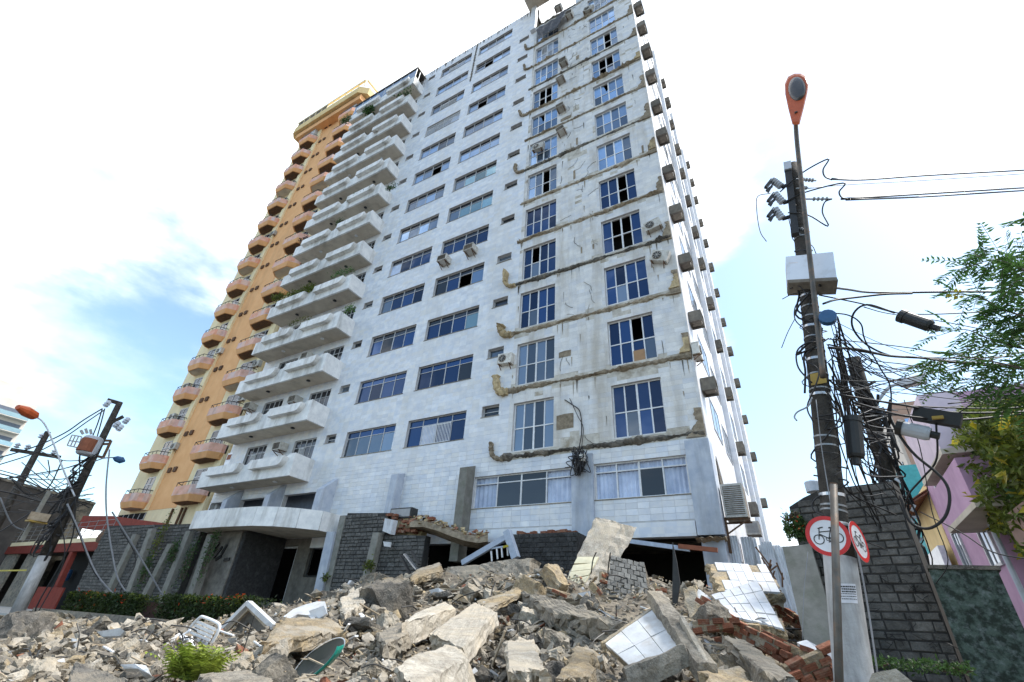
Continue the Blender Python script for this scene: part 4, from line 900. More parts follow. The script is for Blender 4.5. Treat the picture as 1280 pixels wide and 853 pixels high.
# ================================================================== RIGHT UTILITY POLE
PB, PT = at(1068, 853, t=6.0), at(991, 207, t=6.25)
ax_ = (PT-PB); ax_n = ax_.normalized(); PBASE = PB-ax_n*(PB.z/ax_n.z)
pole = thing('utility_pole', 'near dark utility pole with white painted foot, wrapped in cables and bands', 'utility pole', PBASE)
def onpole(f): return PBASE.lerp(PT, f)
def zf(py):       # fraction along the pole seen at picture height py
    best = min(range(0, 401), key=lambda i: abs(((onpole(i/400)-Vector(CAM)).dot(Vector(UP)))/((onpole(i/400)-Vector(CAM)).dot(Vector(FW)))*-FPX+426.5-py)); return best/400
def prad(f): return .160-.11*f if f < .22 else .118-.048*(f-.22)
fw_ = zf(697)
n = 26
m = MB(); m.tube([onpole(fw_*i/8) for i in range(9)], [prad(fw_*i/8)+.004 for i in range(9)], 24); m.build('painted_foot', 'pole_white', pole, smooth=True)
m = MB(); m.tube([onpole(fw_+(1-fw_)*i/20) for i in range(21)], [prad(fw_+(1-fw_)*i/20)*(1+rw.uniform(-.02, .02)) for i in range(21)], 20); m.build('shaft', 'pole_dark', pole, smooth=True)
for i, py in enumerate((620, 633, 640, 655, 548, 560, 495, 488, 470, 452, 440, 425, 410, 398, 385, 372, 300)):
    f = zf(py); c = onpole(f); m = MB(); rr_ = prad(f)+.006; h = .009 if i % 3 else .016
    m.lathe([(rr_-.01, -h), (rr_, -h), (rr_, h), (rr_-.01, h)], c, (ax_n+Vector((rw.uniform(-.06, .06), rw.uniform(-.06, .06), 0))), 20); m.build('band', 'aluminium' if i % 3 == 0 else 'steel', pole)
f = zf(478); c = onpole(f); e = (Vector(CAM)-c); e.z = 0; e.normalize(); s_ = Vector((-e.y, e.x, 0))
m = MB(); cc = c+e*(prad(f)+.012); m.add([cc-s_*-.09-ax_n*.075, cc-s_*.07-ax_n*.075, cc-s_*.07+ax_n*.075, cc-s_*-.09+ax_n*.075], [(0, 1, 2, 3)]); m.build('plate', 'yellow_plate', pole)
nt_ = thing('paper_notice', 'white paper notice with dark print pasted on the white foot of the pole', 'notice', tuple(onpole(zf(750))))
f0_, f1_ = zf(756), zf(733); m = MB(); ink = MB()
e2 = (Vector(CAM)-onpole(f0_)); e2.z = 0; e2.normalize(); s2 = Vector((-e2.y, e2.x, 0)); rr_ = prad(f0_)+.0085
def cyl(f, a, dr=0): c = onpole(f); return c+(e2*math.cos(a)+s2*math.sin(a))*(rr_+dr)
A_ = [-.15+.95*i/8 for i in range(9)]
A_ = [-a for a in A_][::-1]
A_ = [.75-.95*i/8 for i in range(9)]
m.v = [tuple(cyl(f, a)) for f in (f0_, f1_) for a in A_]; m.f = [(i, i+1, 10+i, 9+i) for i in range(8)]; m.mi = [0]*8; m.build('sheet', 'paper', nt_)
for r_ in range(6):
    fa = f1_+(f0_-f1_)*(.12+.13*r_); fb_ = fa+(f0_-f1_)*(.07 if r_ < 3 else .04); a = .70
    while a > -.08:
        wd = rw.uniform(.05, .12); o_ = len(ink.v); ink.add([cyl(fa, a, .002), cyl(fa, a-wd, .002), cyl(fb_, a-wd, .002), cyl(fb_, a, .002)], [(0, 1, 2, 3)]); a -= wd+.025
ink.build('print', 'ink', nt_)
# steel post in front and the two cycle signs
stp = thing('steel_post', 'thin weathered grey steel tube standing in front of the utility pole', 'post', (at(1048, 853, t=5.3).x, at(1048, 853, t=5.3).y, 0))
a, b = at(1049, 853, t=5.3), at(1042, 606, t=5.35); b0 = a-(b-a).normalized()*(a.z/(b-a).normalized().z)
MB().tube([b0, b], .031, 16).build('tube', 'post_steel', stp, smooth=True); MB().lathe([(.030, 0), (.030, .012)], b, (b-a), 16).build('cap', 'rust', stp)
def cycle_sign(px, py, t, rad_, yaw, roll, label):
    c = at(px, py, t=t); S = thing('no_cycling_sign', label, 'road sign', tuple(c), 'round bicycle signs on the pole')
    nrm = Vector((math.sin(yaw), -math.cos(yaw), 0)); u = Vector((math.cos(yaw), math.sin(yaw), 0)); v = Vector((0, 0, 1)); Rm = Matrix.Rotation(roll, 3, nrm); u = Rm @ u; v = Rm @ v
    def P(x, y, d=0): return c+(u*x+v*y)*rad_+nrm*d
    MB().prism([P(math.cos(i*math.pi/24), math.sin(i*math.pi/24)) for i in range(48)], nrm*-.004).build('plate', 'sign_white', S, fix=True)
    m = MB(); k = 48
    for i in range(k):
        a0, a1 = 2*math.pi*i/k, 2*math.pi*(i+1)/k
        q = [P(math.cos(a)*r, math.sin(a)*r, .002) for a, r in ((a0, 1), (a1, 1), (a1, .80), (a0, .80))]; m.add(q, [(0, 1, 2, 3)])
    m.build('red_ring', 'sign_red', S)
    m = MB()
    def ln(p, q, w_=.045): 
        p, q = Vector(p), Vector(q); d = (q-p).normalized(); nn = Vector((-d.y, d.x))*w_/2; m.add([P(*(p+nn), .003), P(*(p-nn), .003), P(*(q-nn), .003), P(*(q+nn), .003)], [(0, 1, 2, 3)])
    for cx in (-.44, .44):
        for i in range(20):
            a0, a1 = 2*math.pi*i/20, 2*math.pi*(i+1)/20; m.add([P(cx+math.cos(a)*r, -.14+math.sin(a)*r, .003) for a, r in ((a0, .25), (a1, .25), (a1, .205), (a0, .205))], [(0, 1, 2, 3)])
    HB, ST, BB = (-.30, .24), (.22, .24), (.02, -.14)
    ln((-.44, -.14), (-.26, .42)); ln((-.26, .42), (-.08, .44), .06); ln((-.26, .42), (-.34, .40)); ln((-.30, .22), (.22, .22)); ln((-.33, .12), BB); ln(BB, (.26, .36)); ln((.16, .38), (.36, .38), .07)
    ln(BB, (.44, -.14)); ln((.22, .22), (.44, -.14), .035); ln((.02, -.14), (.02, -.30), .04); ln((-.05, -.30), (.09, -.30), .05); ln((-.10, -.10), (.14, -.10), .03); ln((-.10, -.22), (.14, -.22), .03); ln((-.10, -.10), (-.10, -.22), .03); ln((.14, -.10), (.14, -.22), .03)
    m.build('bicycle', 'ink', S)
cycle_sign(1034.5, 670, 5.6, .181, -.02, rad(4), 'round red ringed sign with black bicycle, facing us behind the steel tube')
cycle_sign(1074, 677, 5.95, .188, rad(68), rad(-10), 'second bicycle sign turned edgewise on the right side of the pole')
# grey cabinet
cb = thing('pole_cabinet', 'pale grey metal cabinet strapped high on the utility pole', 'cabinet', tuple(at(1013, 350, t=6.1)))
q = [at(982, 321, t=6.0), at(1041.5, 315, t=5.85), at(1044, 344, t=5.8), at(984, 350, t=5.95)]
up_ = Vector((0, 0, 1)); dvec = Vector((-.02, .30, .0))
q[2] = Vector((q[1].x, q[1].y, q[1].z))-(q[0]-q[3])*1.02; q[2] = q[1]+(q[3]-q[0])
MB().prism(q, dvec).build('casing', 'box_grey', cb, fix=True)
lo = [q[3]-Vector((0, 0, .002)), q[2]-Vector((0, 0, .002))]; MB().prism([lo[0], lo[1], lo[1]+dvec, lo[0]+dvec], (0, 0, -.05)).build('dark_underside', 'cage', cb, fix=True)  # darker slab forms the underside of the cabinet
st_ = q[0].lerp(q[1], .06).lerp(q[3].lerp(q[2], .06), .28); dx = (q[1]-q[0]).normalized(); MB().prism([st_, st_+dx*.12, st_+dx*.12-Vector((0, 0, .05)), st_-Vector((0, 0, .05))], (0, -.004, 0)).build('sticker', 'paper', cb)
# street lamp on a long thin arm
lp = thing('street_lamp', 'street lamp with orange head on a long thin arm strapped to the near pole', 'street lamp', tuple(at(1028, 470, t=5.75)))
MB().tube(smooth_path([at(1029, 472, t=5.72), at(1021, 400, t=5.75), at(1012, 320, t=5.72), at(1003, 240, t=5.7), at(996.5, 180, t=5.62), at(994.5, 152, t=5.55)], 6), .031, 10).build('arm', 'post_steel', lp, smooth=True)
oc = at(995, 118, t=5.45); look = (oc-Vector(CAM)).normalized()
hp = [(990.5, 156), (999.5, 156), (1005, 135), (1009.5, 116), (1011, 104), (1007.5, 95.5), (1001, 92), (993, 92), (985, 96), (981, 105), (981.5, 118), (985.5, 137)]
P1 = [at(x, y, t=5.45) for x, y in hp]; P0 = [oc+(p-oc)*.9-look*.05 for p in P1]; P2 = [oc+(p-oc)*.8+look*.16 for p in P1]
m = MB(); k = len(hp); m.add(P0+P1+P2, [tuple(range(k))]+[(i, (i+1) % k, k+(i+1) % k, k+i) for i in range(k)]+[(k+i, k+(i+1) % k, 2*k+(i+1) % k, 2*k+i) for i in range(k)]+[tuple(range(2*k, 3*k))[::-1]]); m.build('head', 'lamp_orange', lp, fix=True)
lc = at(996, 111, t=5.45)-look*.052; ux_ = (at(1006, 111, t=5.45)-at(986, 111, t=5.45)); uy_ = (at(996, 96, t=5.45)-at(996, 126, t=5.45))
m = MB(); rings = [[lc+ux_*.55*s*math.cos(a)+uy_*.5*s*math.sin(a)-look*d for a in [2*math.pi*i/24 for i in range(24)]] for s, d in ((1, 0), (.9, .03), (.6, .05))]
m.add(sum(rings, []), [(j*24+i, j*24+(i+1) % 24, (j+1)*24+(i+1) % 24, (j+1)*24+i) for j in range(2) for i in range(24)]+[tuple(range(48, 72))]); m.build('lens', 'lamp_lens', lp, smooth=True)
m = MB(); p_ = at(995, 141, t=5.45)-look*.055; m.box(-.018, .018, -.018, .018, -.01, .01, Matrix.Translation(p_)); m.build('latch', 'cover_dark', lp)
# pole head: crossarm plate and insulators
hd = thing('pole_crossarm', 'dark wooden crossarm with three pale blue insulated cutouts at the pole top', 'crossarm', tuple(PT))
a, b = at(984, 205, t=6.1), at(994.5, 294, t=6.05); MB().bar(a, b, .10, .09, up=(1, 0, 0)).build('plate', 'black_metal', hd)
MB().bar(at(984, 204, t=6.05), at(985, 213, t=6.05), .07, .1, up=(1, 0, 0)).build('end_cap', 'box_grey', hd)
for i, ((x0, y0), (x1, y1)) in enumerate((((957, 231), (982, 232)), ((960, 248), (984, 252)), ((960, 267), (983, 272)))):
    A, B = at(x0+8, y0-6, t=6.0), at(x1-5, y1+2, t=6.05); d = (B-A); ins = MB()
    prof = []; L_ = d.length
    for s in range(5): prof += [(.028, L_*(s/5+.02)), (.055, L_*(s/5+.06)), (.05, L_*(s/5+.14)), (.028, L_*(s/5+.17))]
    ins.lathe(prof, A, d, 12); I = ins.build('insulator', 'box_grey', hd, smooth=True)
    m = MB(); m.bar(A, at(x0, y0+4, t=5.95), .045); m.bar(at(x0+1, y0+8, t=5.95), at(x0+8, y0+2, t=5.98), .03); m.bar(B, at(x1+8, y1-2, t=6.1), .04); m.bar(at(x0+10, y0-3, t=5.95), at(x0+3, y0+10, t=5.95), .02); m.build('fuse_holder', 'black_metal', hd)
for (x0, y0), (x1, y1) in (((995, 224), (1020, 226)), ((1005, 249), (1040, 249)), ((995, 236), (1010, 235)), ((996, 285), (1012, 290)), ((994, 289), (1000, 296))):
    m = MB(); A, B = at(x0, y0, t=6.1), at(x1, y1, t=6.1); m.tube([A, B], .013, 6)
    for s in range(4): q_ = A.lerp(B, .35+.15*s); m.lathe([(.03, 0), (.03, .015)], q_, B-A, 8)
    m.build('tie_rod', 'steel', hd)
# cables -------------------------------------------------------------
CG = 'cables tangled round the near pole'
cno = 0
def cable(pts, t0, t1=None, wpx=1.6, label=None, group=CG, mt='cable_black', name='cable', sub=5):
    global cno
    t1 = t0 if t1 is None else t1; k = len(pts); P = [at(x, y, t=t0+(t1-t0)*i/(k-1)) for i, (x, y) in enumerate(pts)]
    dep = sum((p-Vector(CAM)).dot(Vector(FW)) for p in P)/k; wpx *= 1.15
    m = MB(); m.tube(smooth_path(P, sub), wpx*dep/FPX/2, 5); o = m.build(name, mt, smooth=True); cno += 1
    lb = label or 'black cable in the tangle between the near pole and the leaning pole behind'
    tag(o, lb, 'cable', group); return o
cable([(1280, 213), (1160, 219.5), (1080, 225), (1040, 224)], 11, 6.1, 2.0, 'topmost black power line leaving the near pole to the right')
cable([(1280, 217.5), (1150, 226), (1060, 231), (1008, 236)], 11, 6.1, .9, 'thin line just under the topmost power line')
cable([(1280, 235), (1150, 243), (1052, 249)], 11, 6.1, 2.2, 'upper one of the close pair of black power lines')
cable([(1280, 238.5), (1150, 246.5), (1058, 250)], 11, 6.2, 2.0, 'lower one of the close pair of black power lines')
cable([(975, 240), (1003, 216), (1035, 199), (1029, 212), (1031, 221), (1040, 225)], 6.0, 6.1, 1.6, 'jumper loop rising to the topmost power line')
cable([(980, 254), (1005, 241), (1054, 229), (1049, 240), (1052, 247), (1060, 249)], 6.0, 6.1, 1.6, 'jumper loop rising to the close pair of lines')
cable([(985, 266), (1010, 269), (1035, 283), (1028, 266), (1031, 253), (1040, 249)], 6.0, 6.1, 1.5, 'jumper loop hanging below the close pair of lines')
cable([(963, 242), (947, 246), (946, 264), (950, 289), (958, 302)], 6, 6, .9, 'loose thin wire dangling left of the insulators')
cable([(1024, 357), (1060, 362), (1097, 366), (1205, 365), (1300, 366)], 5.9, 10, 2.6, 'thick cable leaving the pole just under the grey cabinet')
cable([(1029, 380), (1045, 375), (1070, 372), (1107, 368), (1140, 367)], 5.8, 6.8, 2.4, 'thick cable rising to join the line under the cabinet')
cable([(1024, 369), (1078, 380), (1120, 391), (1158, 393), (1214, 391), (1290, 386)], 5.9, 9, 1.5, 'cable passing just above the black splice closure')
cable([(1080, 384), (1110, 392), (1172, 401), (1254, 417), (1300, 425)], 6, 9, 1.1, 'thin line running down right from the splice closure')
cable([(1118, 391), (1084, 381), (1067, 392), (1066, 410), (1082, 430), (1111, 444), (1144, 447), (1210, 455), (1290, 462)], 6, 8, 2.2, 'black cable making a wide loop below the cabinet')
cable([(1034, 391), (1060, 394), (1076, 405), (1081, 425), (1100, 460), (1113, 485), (1113, 530)], 5.9, 7, 1.6, 'cable arching right and dropping straight down')
cable([(1036, 435), (1074, 437), (1111, 445), (1158, 448), (1210, 454), (1300, 458)], 5.9, 9, 2.8, 'thickest cable of the middle bundle to the right')
cable([(1036, 431), (1084, 441), (1120, 445), (1200, 448), (1300, 444)], 6, 9, 1.6, 'second cable of the middle bundle')
cable([(1036, 424), (1097, 430), (1144, 436), (1191, 443), (1300, 440)], 6, 9, 1.2, 'thin cable above the middle bundle')
cable([(1041, 445), (1085, 464), (1121, 480), (1149, 491), (1182, 490), (1230, 480)], 6, 8, 1.5, 'cable sagging past the grey street lamp')
cable([(1050, 494), (1120, 505), (1191, 516), (1290, 515)], 6, 8, 2.4, 'thick cable over the black splice box on the right')
cable([(1069, 504), (1130, 520), (1203, 525), (1290, 516)], 6, 8, 2.6, 'lowest thick cable of the right bundle')
cable([(1043, 480), (1097, 501), (1144, 508), (1247, 511), (1290, 507)], 6, 8, 1.6, 'cable just above the black splice box')
cable([(1228, 494), (1205, 512), (1184, 525)], 7, 7, 1.2, 'short slanting wire beside the splice box')
cable([(1185, 505), (1230, 498), (1290, 470)], 7, 7.5, 1.4, 'cable rising into the feathery branches')
cable([(1020, 428), (1008, 429), (996, 440), (998, 460), (1015, 479)], 5.9, 5.9, 1.8, 'cable bulging out on the left side of the near pole')
cable([(1015, 497), (1010, 508), (997, 515), (993, 521), (996, 526)], 5.8, 5.7, 1.8, 'stray grey wire end sticking out left of the pole', mt='cable_grey')
cable([(1003, 366), (990, 368), (978, 374)], 6, 5.8, 1.0, 'thin wire sticking out left under the cabinet')
cable([(1003, 372), (994, 384), (994, 400), (1006, 412), (1012, 418)], 5.9, 5.9, 1.3, 'small wire loop left of the pole below the cabinet')
cable([(994, 398), (985, 415), (977, 435)], 5.9, 5.7, .9, 'thin wire drooping left below the small loop')
cable([(1113, 500), (1113, 524), (1139, 564), (1176, 596), (1187, 620), (1181, 647), (1160, 661), (1137, 652), (1125, 620)], 7, 7, 3.0, 'thick black cable curling in a big loop before the pink house')
cable([(1170, 525), (1171, 573), (1155, 596), (1136, 618), (1130, 640)], 7, 7.5, 2.0, 'cable hanging in front of the light pink panel')
cable([(1130, 500), (1150, 560), (1165, 640), (1185, 700), (1170, 730)], 8, 9, 1.0, 'thin wire crossing the yellow and pink houses')
cable([(1150, 640), (1200, 665), (1240, 690), (1290, 700)], 8, 7, 1.3, 'wire crossing the pink house towards the right edge')
cable([(1065, 660), (1074, 700), (1085, 760), (1098, 850)], 6.4, 6.4, 1.8, 'pale twisted cable hanging down against the right stone wall', mt='cable_grey')
cable([(1003, 800), (1005, 740), (1010, 690)], 5.6, 5.6, .8, 'thin pale string along the pole foot', mt='cable_grey')
cable([(1020, 500), (1027, 560), (1035, 610), (1040, 640)], 5.75, 5.7, 1.0, 'thin pale wire running down the front of the near pole', mt='cable_grey')
rg = random.Random(21); SORTC = []
for i in range(40):
    x0, y0 = rg.uniform(1034, 1050), rg.uniform(395, 520); x1 = rg.uniform(1092, 1130); y1 = rg.uniform(500, 690)
    s = rg.uniform(.3, .9); mx, my = x0+(x1-x0)*.4+rg.uniform(-12, 12), y0+(y1-y0)*(.45+.35*s)+rg.uniform(0, 30)
    SORTC.append((x1, cable([(x0, y0), ((x0+mx)/2+rg.uniform(-3, 6), (y0+my)/2+5), (mx, my), (x1, y1)], 6.0, 9.5, rg.choice((.7, 1.0, 1.3, 1.8)))))
THN = []
for i in range(20):
    x0, y0 = rg.uniform(1036, 1046), rg.uniform(400, 500); x1, y1 = rg.uniform(1120, 1290), rg.uniform(430, 525)
    THN.append((y1, cable([(x0, y0), (x0+(x1-x0)*.3, (y0*.6+y1*.4)+rg.uniform(4, 22)), (x0+(x1-x0)*.65, (y0*.3+y1*.7)+rg.uniform(0, 16)), (x1, y1)], 6, 8.5, rg.choice((.7, .9, 1.2)), 'x')))
THN.sort(key=lambda q: q[0])
for i, (_, o) in enumerate(THN): o['label'] = 'thin cable running right from near pole, '+ORD[i]+' from top at its right end'
SORTC.sort(key=lambda q: q[0])
for i, (_, o) in enumerate(SORTC): o['label'] = 'black cable drooping from near pole to leaning pole, '+(ORD[i]+' from the left' if i < 20 else ORD[39-i]+' from the right')
for i in range(14):
    fa = rg.uniform(.3, .78); fb2 = fa+rg.uniform(-.2, .2); P = []
    for j in range(6):
        f = fa+(fb2-fa)*j/5; a = rg.uniform(-1.7, 1.7); c = onpole(f); P.append(c+(e2*math.cos(a)+s2*math.sin(a))*(prad(f)+rg.uniform(.01, .10)))
    m = MB(); m.tube(smooth_path(P, 5), rg.choice((.006, .009, .013)), 5); tag(m.build('cable', 'cable_black', smooth=True), 'black cable wound close around the near pole shaft', 'cable', 'cables wound round the near pole')
def cyl_thing(name, label, cat, p0, p1, t, r, mt, cap='black_metal', t1=None):
    A, B = at(*p0, t=t), at(*p1, t=t1 or t); T = thing(name, label, cat, tuple(A)); d = B-A; L_ = d.length
    MB().lathe([(r*.8, 0), (r, .03), (r, L_-.03), (r*.85, L_)], A, d, 14).build('body', mt, T, smooth=False)
    MB().lathe([(r*1.12, 0), (r*1.12, .06)], A-d.normalized()*.01, d, 14).build('clamp', cap, T); MB().lathe([(r*.5, 0), (r*.5, .08)], B, d, 10).build('gland', cap, T)
cyl_thing('splice_closure', 'black splice closure hung on the cables under the cabinet line', 'splice closure', (1126, 395), (1164, 408), 6.6, .075, 'black_metal')
cyl_thing('splice_closure', 'black upright cable closure hanging beside the near pole', 'splice closure', (1065, 523), (1070, 572), 6.2, .085, 'black_metal')
cyl_thing('splice_closure', 'pale grey horizontal closure hanging before the brown tower', 'splice closure', (1122, 534), (1163, 543), 7, .085, 'box_grey')
sb = thing('splice_box', 'flat black cable splice box with yellow sticker among the right cables', 'box', tuple(at(1170, 520, t=7))); A, B = at(1142, 517, t=7), at(1202, 527, t=7); MB().bar(A, B, .12, .15).build('casing', 'black_metal', sb); c = at(1172, 522, t=6.88); MB().bar(c-Vector((.05, 0, 0)), c+Vector((.05, 0, -.005)), .03, .035).build('sticker', 'yellow_plate', sb)
bm_ = thing('cable_junction', 'dark blue round junction on the right side of the near pole', 'junction box', tuple(onpole(zf(400)))); MB().lathe([(.03, 0), (.09, .01), (.09, .09), (.03, .1)], at(1035, 400, t=5.75), tuple(e2), 14).build('body', 'lamp_blue', bm_)
# leaning pole behind and its grey lamp
lpb = thing('leaning_pole', 'second dark pole leaning right behind the near one, smothered in cables', 'utility pole', tuple(at(1150, 740, t=13)))
A, B = at(1152, 740, t=13), at(1066, 447, t=11.5); MB().tube([A.lerp(B, i/6) for i in range(7)], .17, 12, .13).build('shaft', 'pole_dark', lpb, smooth=True)
m = MB()
for i in range(46):
    f = rg.uniform(0, .95); P = [A.lerp(B, min(1, max(0, f+rg.uniform(-.12, .12)*j/2)))+Vector((rg.uniform(-.32, .3), rg.uniform(-.35, 0), rg.uniform(-.15, .15))) for j in range(5)]; m.tube(smooth_path(P, 4), rg.choice((.012, .018, .028)), 5)
m.build('cable_bundle', 'cable_black', lpb)
m = MB()
for i in range(26):
    f = rg.uniform(.05, .45); p_ = A.lerp(B, f)+Vector((rg.uniform(-.2, .2), -.2, 0)); m.bar(p_, p_+Vector((rg.uniform(-.15, .15), 0, rg.uniform(-.12, .12))), .05)
m.build('clips', 'frame_grey', lpb)
l2 = thing('grey_street_lamp', 'flat grey street lamp on a bent arm right of the leaning pole', 'street lamp', tuple(at(1095, 505, t=12)))
MB().tube(smooth_path([at(1090, 512, t=12), at(1100, 498, t=12), at(1112, 484, t=12), at(1130, 478, t=12)], 4), .035, 8).build('arm', 'box_grey', l2); A, B = at(1127, 480, t=11.9), at(1153, 474, t=11.6); MB().bar(A, B, .2, .13).build('head', 'box_grey', l2); MB().bar(A-Vector((-.02, 0, .08)), B-Vector((.02, 0, .08)), .16, .03).build('lens', 'lamp_lens', l2)
# ================================================================== LEFT POLES
def left_pole(name, label, b, t_, T, r0_, r1_, wh=None):
    A, B = at(*b, t=T), at(*t_, t=T); d = (B-A).normalized(); A0 = A-d*((A.z-.1)/d.z); P = thing(name, label, 'utility pole', tuple(A0))
    if wh:
        c = min((A0.lerp(B, i/100) for i in range(101)), key=lambda p: abs((p-Vector(CAM)).dot(Vector(UP))/(p-Vector(CAM)).dot(Vector(FW))*-FPX+426.5-wh))
        MB().tube([A0, c], r0_+.01, 16, r0_*.93).build('painted_foot', 'pole_white', P, smooth=True); MB().tube([c, B], r0_*.92, 14, r1_).build('shaft', 'pole_dark', P, smooth=True)
    else: MB().tube([A0, B], r0_, 14, r1_).build('shaft', 'pole_dark', P, smooth=True)
    return P
LT = 28
lp1 = left_pole('utility_pole', 'left utility pole with white painted foot, transformer and blue lamp', (22, 765), (150, 503), LT, .22, .12, 695)
def lq(*pts, t=LT): return [at(x, y, t=t) for x, y in pts]
def lbar(name, mt, par, segs, w_=.06, t=LT):
    m = MB()
    for a, b in segs: m.bar(at(*a, t=t), at(*b, t=t), w_)
    return m.build(name, mt, par)
tr = thing('transformer', 'grey and rust orange pole transformer with wire cage on the left pole', 'transformer', tuple(at(108, 568, t=27.6)))
A = at(106, 569, t=27.6); B = at(113, 546, t=27.6); MB().lathe([(.3, 0), (.36, .05), (.36, (B-A).length-.05), (.3, (B-A).length)], A, (0, 0, 1), 16).build('tank', 'box_grey', tr)
MB().lathe([(.2, 0), (.30, .0), (.30, .55), (.2, .55)], A+Vector((.13, -.13, .10)), (0, 0, 1), 12).build('rusty_panel', 'rust_orange', tr)
lbar('cage', 'steel', tr, [((84, 557), (90, 544)), ((90, 544), (102, 546)), ((84, 557), (98, 560)), ((87, 551), (100, 553)), ((88, 558), (94, 545)), ((92, 559), (98, 546)), ((102, 546), (98, 560))], .04, 27.5)
lbar('bushing', 'steel', tr, [((104, 543), (101, 538)), ((109, 542), (107, 536)), ((114, 543), (113, 537))], .09, 27.6)
lbar('bracket', 'rust', lp1, [((96, 565), (124, 571)), ((120, 551), (139, 551)), ((139, 551), (129, 572)), ((129, 572), (118, 570)), ((122, 556), (136, 555))], .09)
lbar('crossarm', 'pole_dark', lp1, [((140, 528), (154, 521)), ((134, 500), (148, 504))], .14)
for (x, y) in ((143, 534), (155, 529), (131, 508), (147, 538)): MB().lathe([(.05, 0), (.13, .04), (.05, .1), (.13, .15), (.05, .22), (.12, .27), (.04, .34)], at(x, y, t=LT-.3), (.6, 0, .5), 10).build('insulator', 'box_grey', lp1)
bl = thing('blue_street_lamp', 'small blue street lamp on a thin arm of the left pole', 'street lamp', tuple(at(120, 576, t=LT-.3)))
MB().tube(smooth_path([at(118, 577, t=LT-.3), at(130, 573, t=LT-.3), at(143, 572, t=LT-.4)], 4), .03, 6).build('arm', 'steel', bl)
A, B = at(142, 572.5, t=LT-.4), at(156, 577, t=LT-.6); MB().lathe([(.05, 0), (.13, .12), (.15, .35), (.04, (B-A).length)], A, B-A, 10).build('head', 'lamp_blue', bl)
ol = thing('orange_street_lamp', 'rust orange street lamp head on a curved arm at the left edge', 'street lamp', tuple(at(93, 621, t=LT-.5)))
MB().tube(smooth_path([at(94, 622, t=LT-.5), at(81, 592, t=LT-.7), at(63, 545, t=LT-1), at(54, 528, t=LT-1.1), at(45, 521, t=LT-1.2)], 5), .032, 8).build('arm', 'box_grey', ol, smooth=True)
A, B = at(46, 521.5, t=LT-1.2), at(22, 509, t=LT-1.8); MB().lathe([(.08, 0), (.18, .12), (.2, (B-A).length*.6), (.1, (B-A).length)], A, B-A, 10).build('head', 'lamp_orange', ol)
LG = 'cables of the left poles'
for pts, wd, lb in ([(128, 511), (105, 525), (80, 542), (40, 560), (-10, 575)], 1.4, 'upper wire from the left pole top to the left'), ([(130, 513), (108, 528), (82, 546), (45, 566), (-10, 584)], 1.2, 'second wire from the left pole top to the left'), \
    ([(137, 562), (134, 590), (132.5, 612), (133, 640), (136, 665), (140, 690), (148, 725), (165, 748), (188, 769)], 1.6, 'pale cable hanging in a long curve before the stone wall'), \
    ([(84, 630), (96, 658), (109, 692), (122, 720), (144, 746), (167, 774)], 2.0, 'thick grey cable sagging to the ground over the hedge'), ([(84, 634), (100, 670), (118, 715), (150, 752), (172, 776)], 1.6, 'thinner cable next to the thick sagging one'), \
    ([(140, 640), (165, 680), (195, 730), (226, 786)], 1.6, 'straight guy wire crossing the stone wall to the rubble'), ([(90, 600), (75, 640), (80, 700), (40, 780)], 1.1, 'thin cable hanging along the white pole foot'), ([(95, 620), (88, 680), (45, 760), (50, 778), (20, 783)], 1.4, 'cable trailing onto the pavement at the left pole'), \
    ([(100, 620), (60, 628), (20, 618), (-10, 612)], 1.5, 'cable before the dark warehouse top'), ([(102, 610), (60, 612), (30, 600), (-10, 590)], 1.3, 'cable sagging left above the warehouse'), ([(105, 603), (70, 618), (40, 640), (-5, 668)], 1.2, 'cable crossing the dark warehouse'), \
    ([(15, 600), (35, 618), (60, 610), (78, 575)], 1.3, 'loop of cable between the two left poles'), ([(58, 598), (62, 590), (60, 575)], 1.0, 'short vertical wire near the second left pole'), ([(125, 565), (100, 580), (60, 590), (-5, 600)], 1.2, 'cable running left from the transformer'), \
    ([(0, 622), (15, 655), (35, 665)], 1.5, 'pale cable hanging at the left edge'), ([(128, 511), (122, 530), (116, 545)], 1.2, 'jumper wire down to the transformer'), ([(131, 511), (126, 530), (121, 548)], 1.2, 'second jumper wire down to the transformer'), ([(150, 660), (170, 700), (150, 740)], .8, 'faint thin wire before the ribs of the stone wall'):
    cable(pts, LT-.6 if pts[0][0] > 60 else 30, None, wd, lb, LG, mt='cable_grey' if 'pale' in lb or 'thick grey' in lb or 'guy' in lb else 'cable_black')
# ground-hugging ends are nearer than the pole
lp2 = left_pole('utility_pole', 'far left utility pole with a long crossarm', (-12, 672), (60, 540), 40, .24, .15)
lbar('crossarm', 'pole_dark', lp2, [((13, 562), (76, 572))], .18, 40)
for x, y in ((20, 560), (33, 562), (66, 568), (50, 548)): MB().lathe([(.06, 0), (.16, .05), (.06, .12), (.16, .18), (.05, .3)], at(x, y, t=40), (0, 0, 1), 8).build('insulator', 'box_grey', lp2)
rg = random.Random(77); m = MB()
for i in range(30):
    f = rg.uniform(.25, .62); A = at(22, 765, t=LT); B = at(150, 503, t=LT); P = [A.lerp(B, f+rg.uniform(-.05, .05)*j)+Vector((rg.uniform(-.3, .3), rg.uniform(-.5, .1), rg.uniform(-.2, .2))) for j in range(4)]; m.tube(smooth_path(P, 4), rg.choice((.02, .03, .045)), 5)
m.build('cable_bundle', 'cable_black', lp1)
LFT = []
for i in range(18):
    x0, y0 = rg.uniform(95, 118), rg.uniform(575, 640); x1, y1 = rg.uniform(-10, 60), rg.uniform(560, 640)
    LFT.append((y1, cable([(x0, y0), ((x0+x1)/2, (y0+y1)/2+rg.uniform(4, 18)), (x1, y1)], LT-.5, 32, rg.choice((.7, 1.0)), 'x', LG)))
LFT.sort(key=lambda q: q[0])
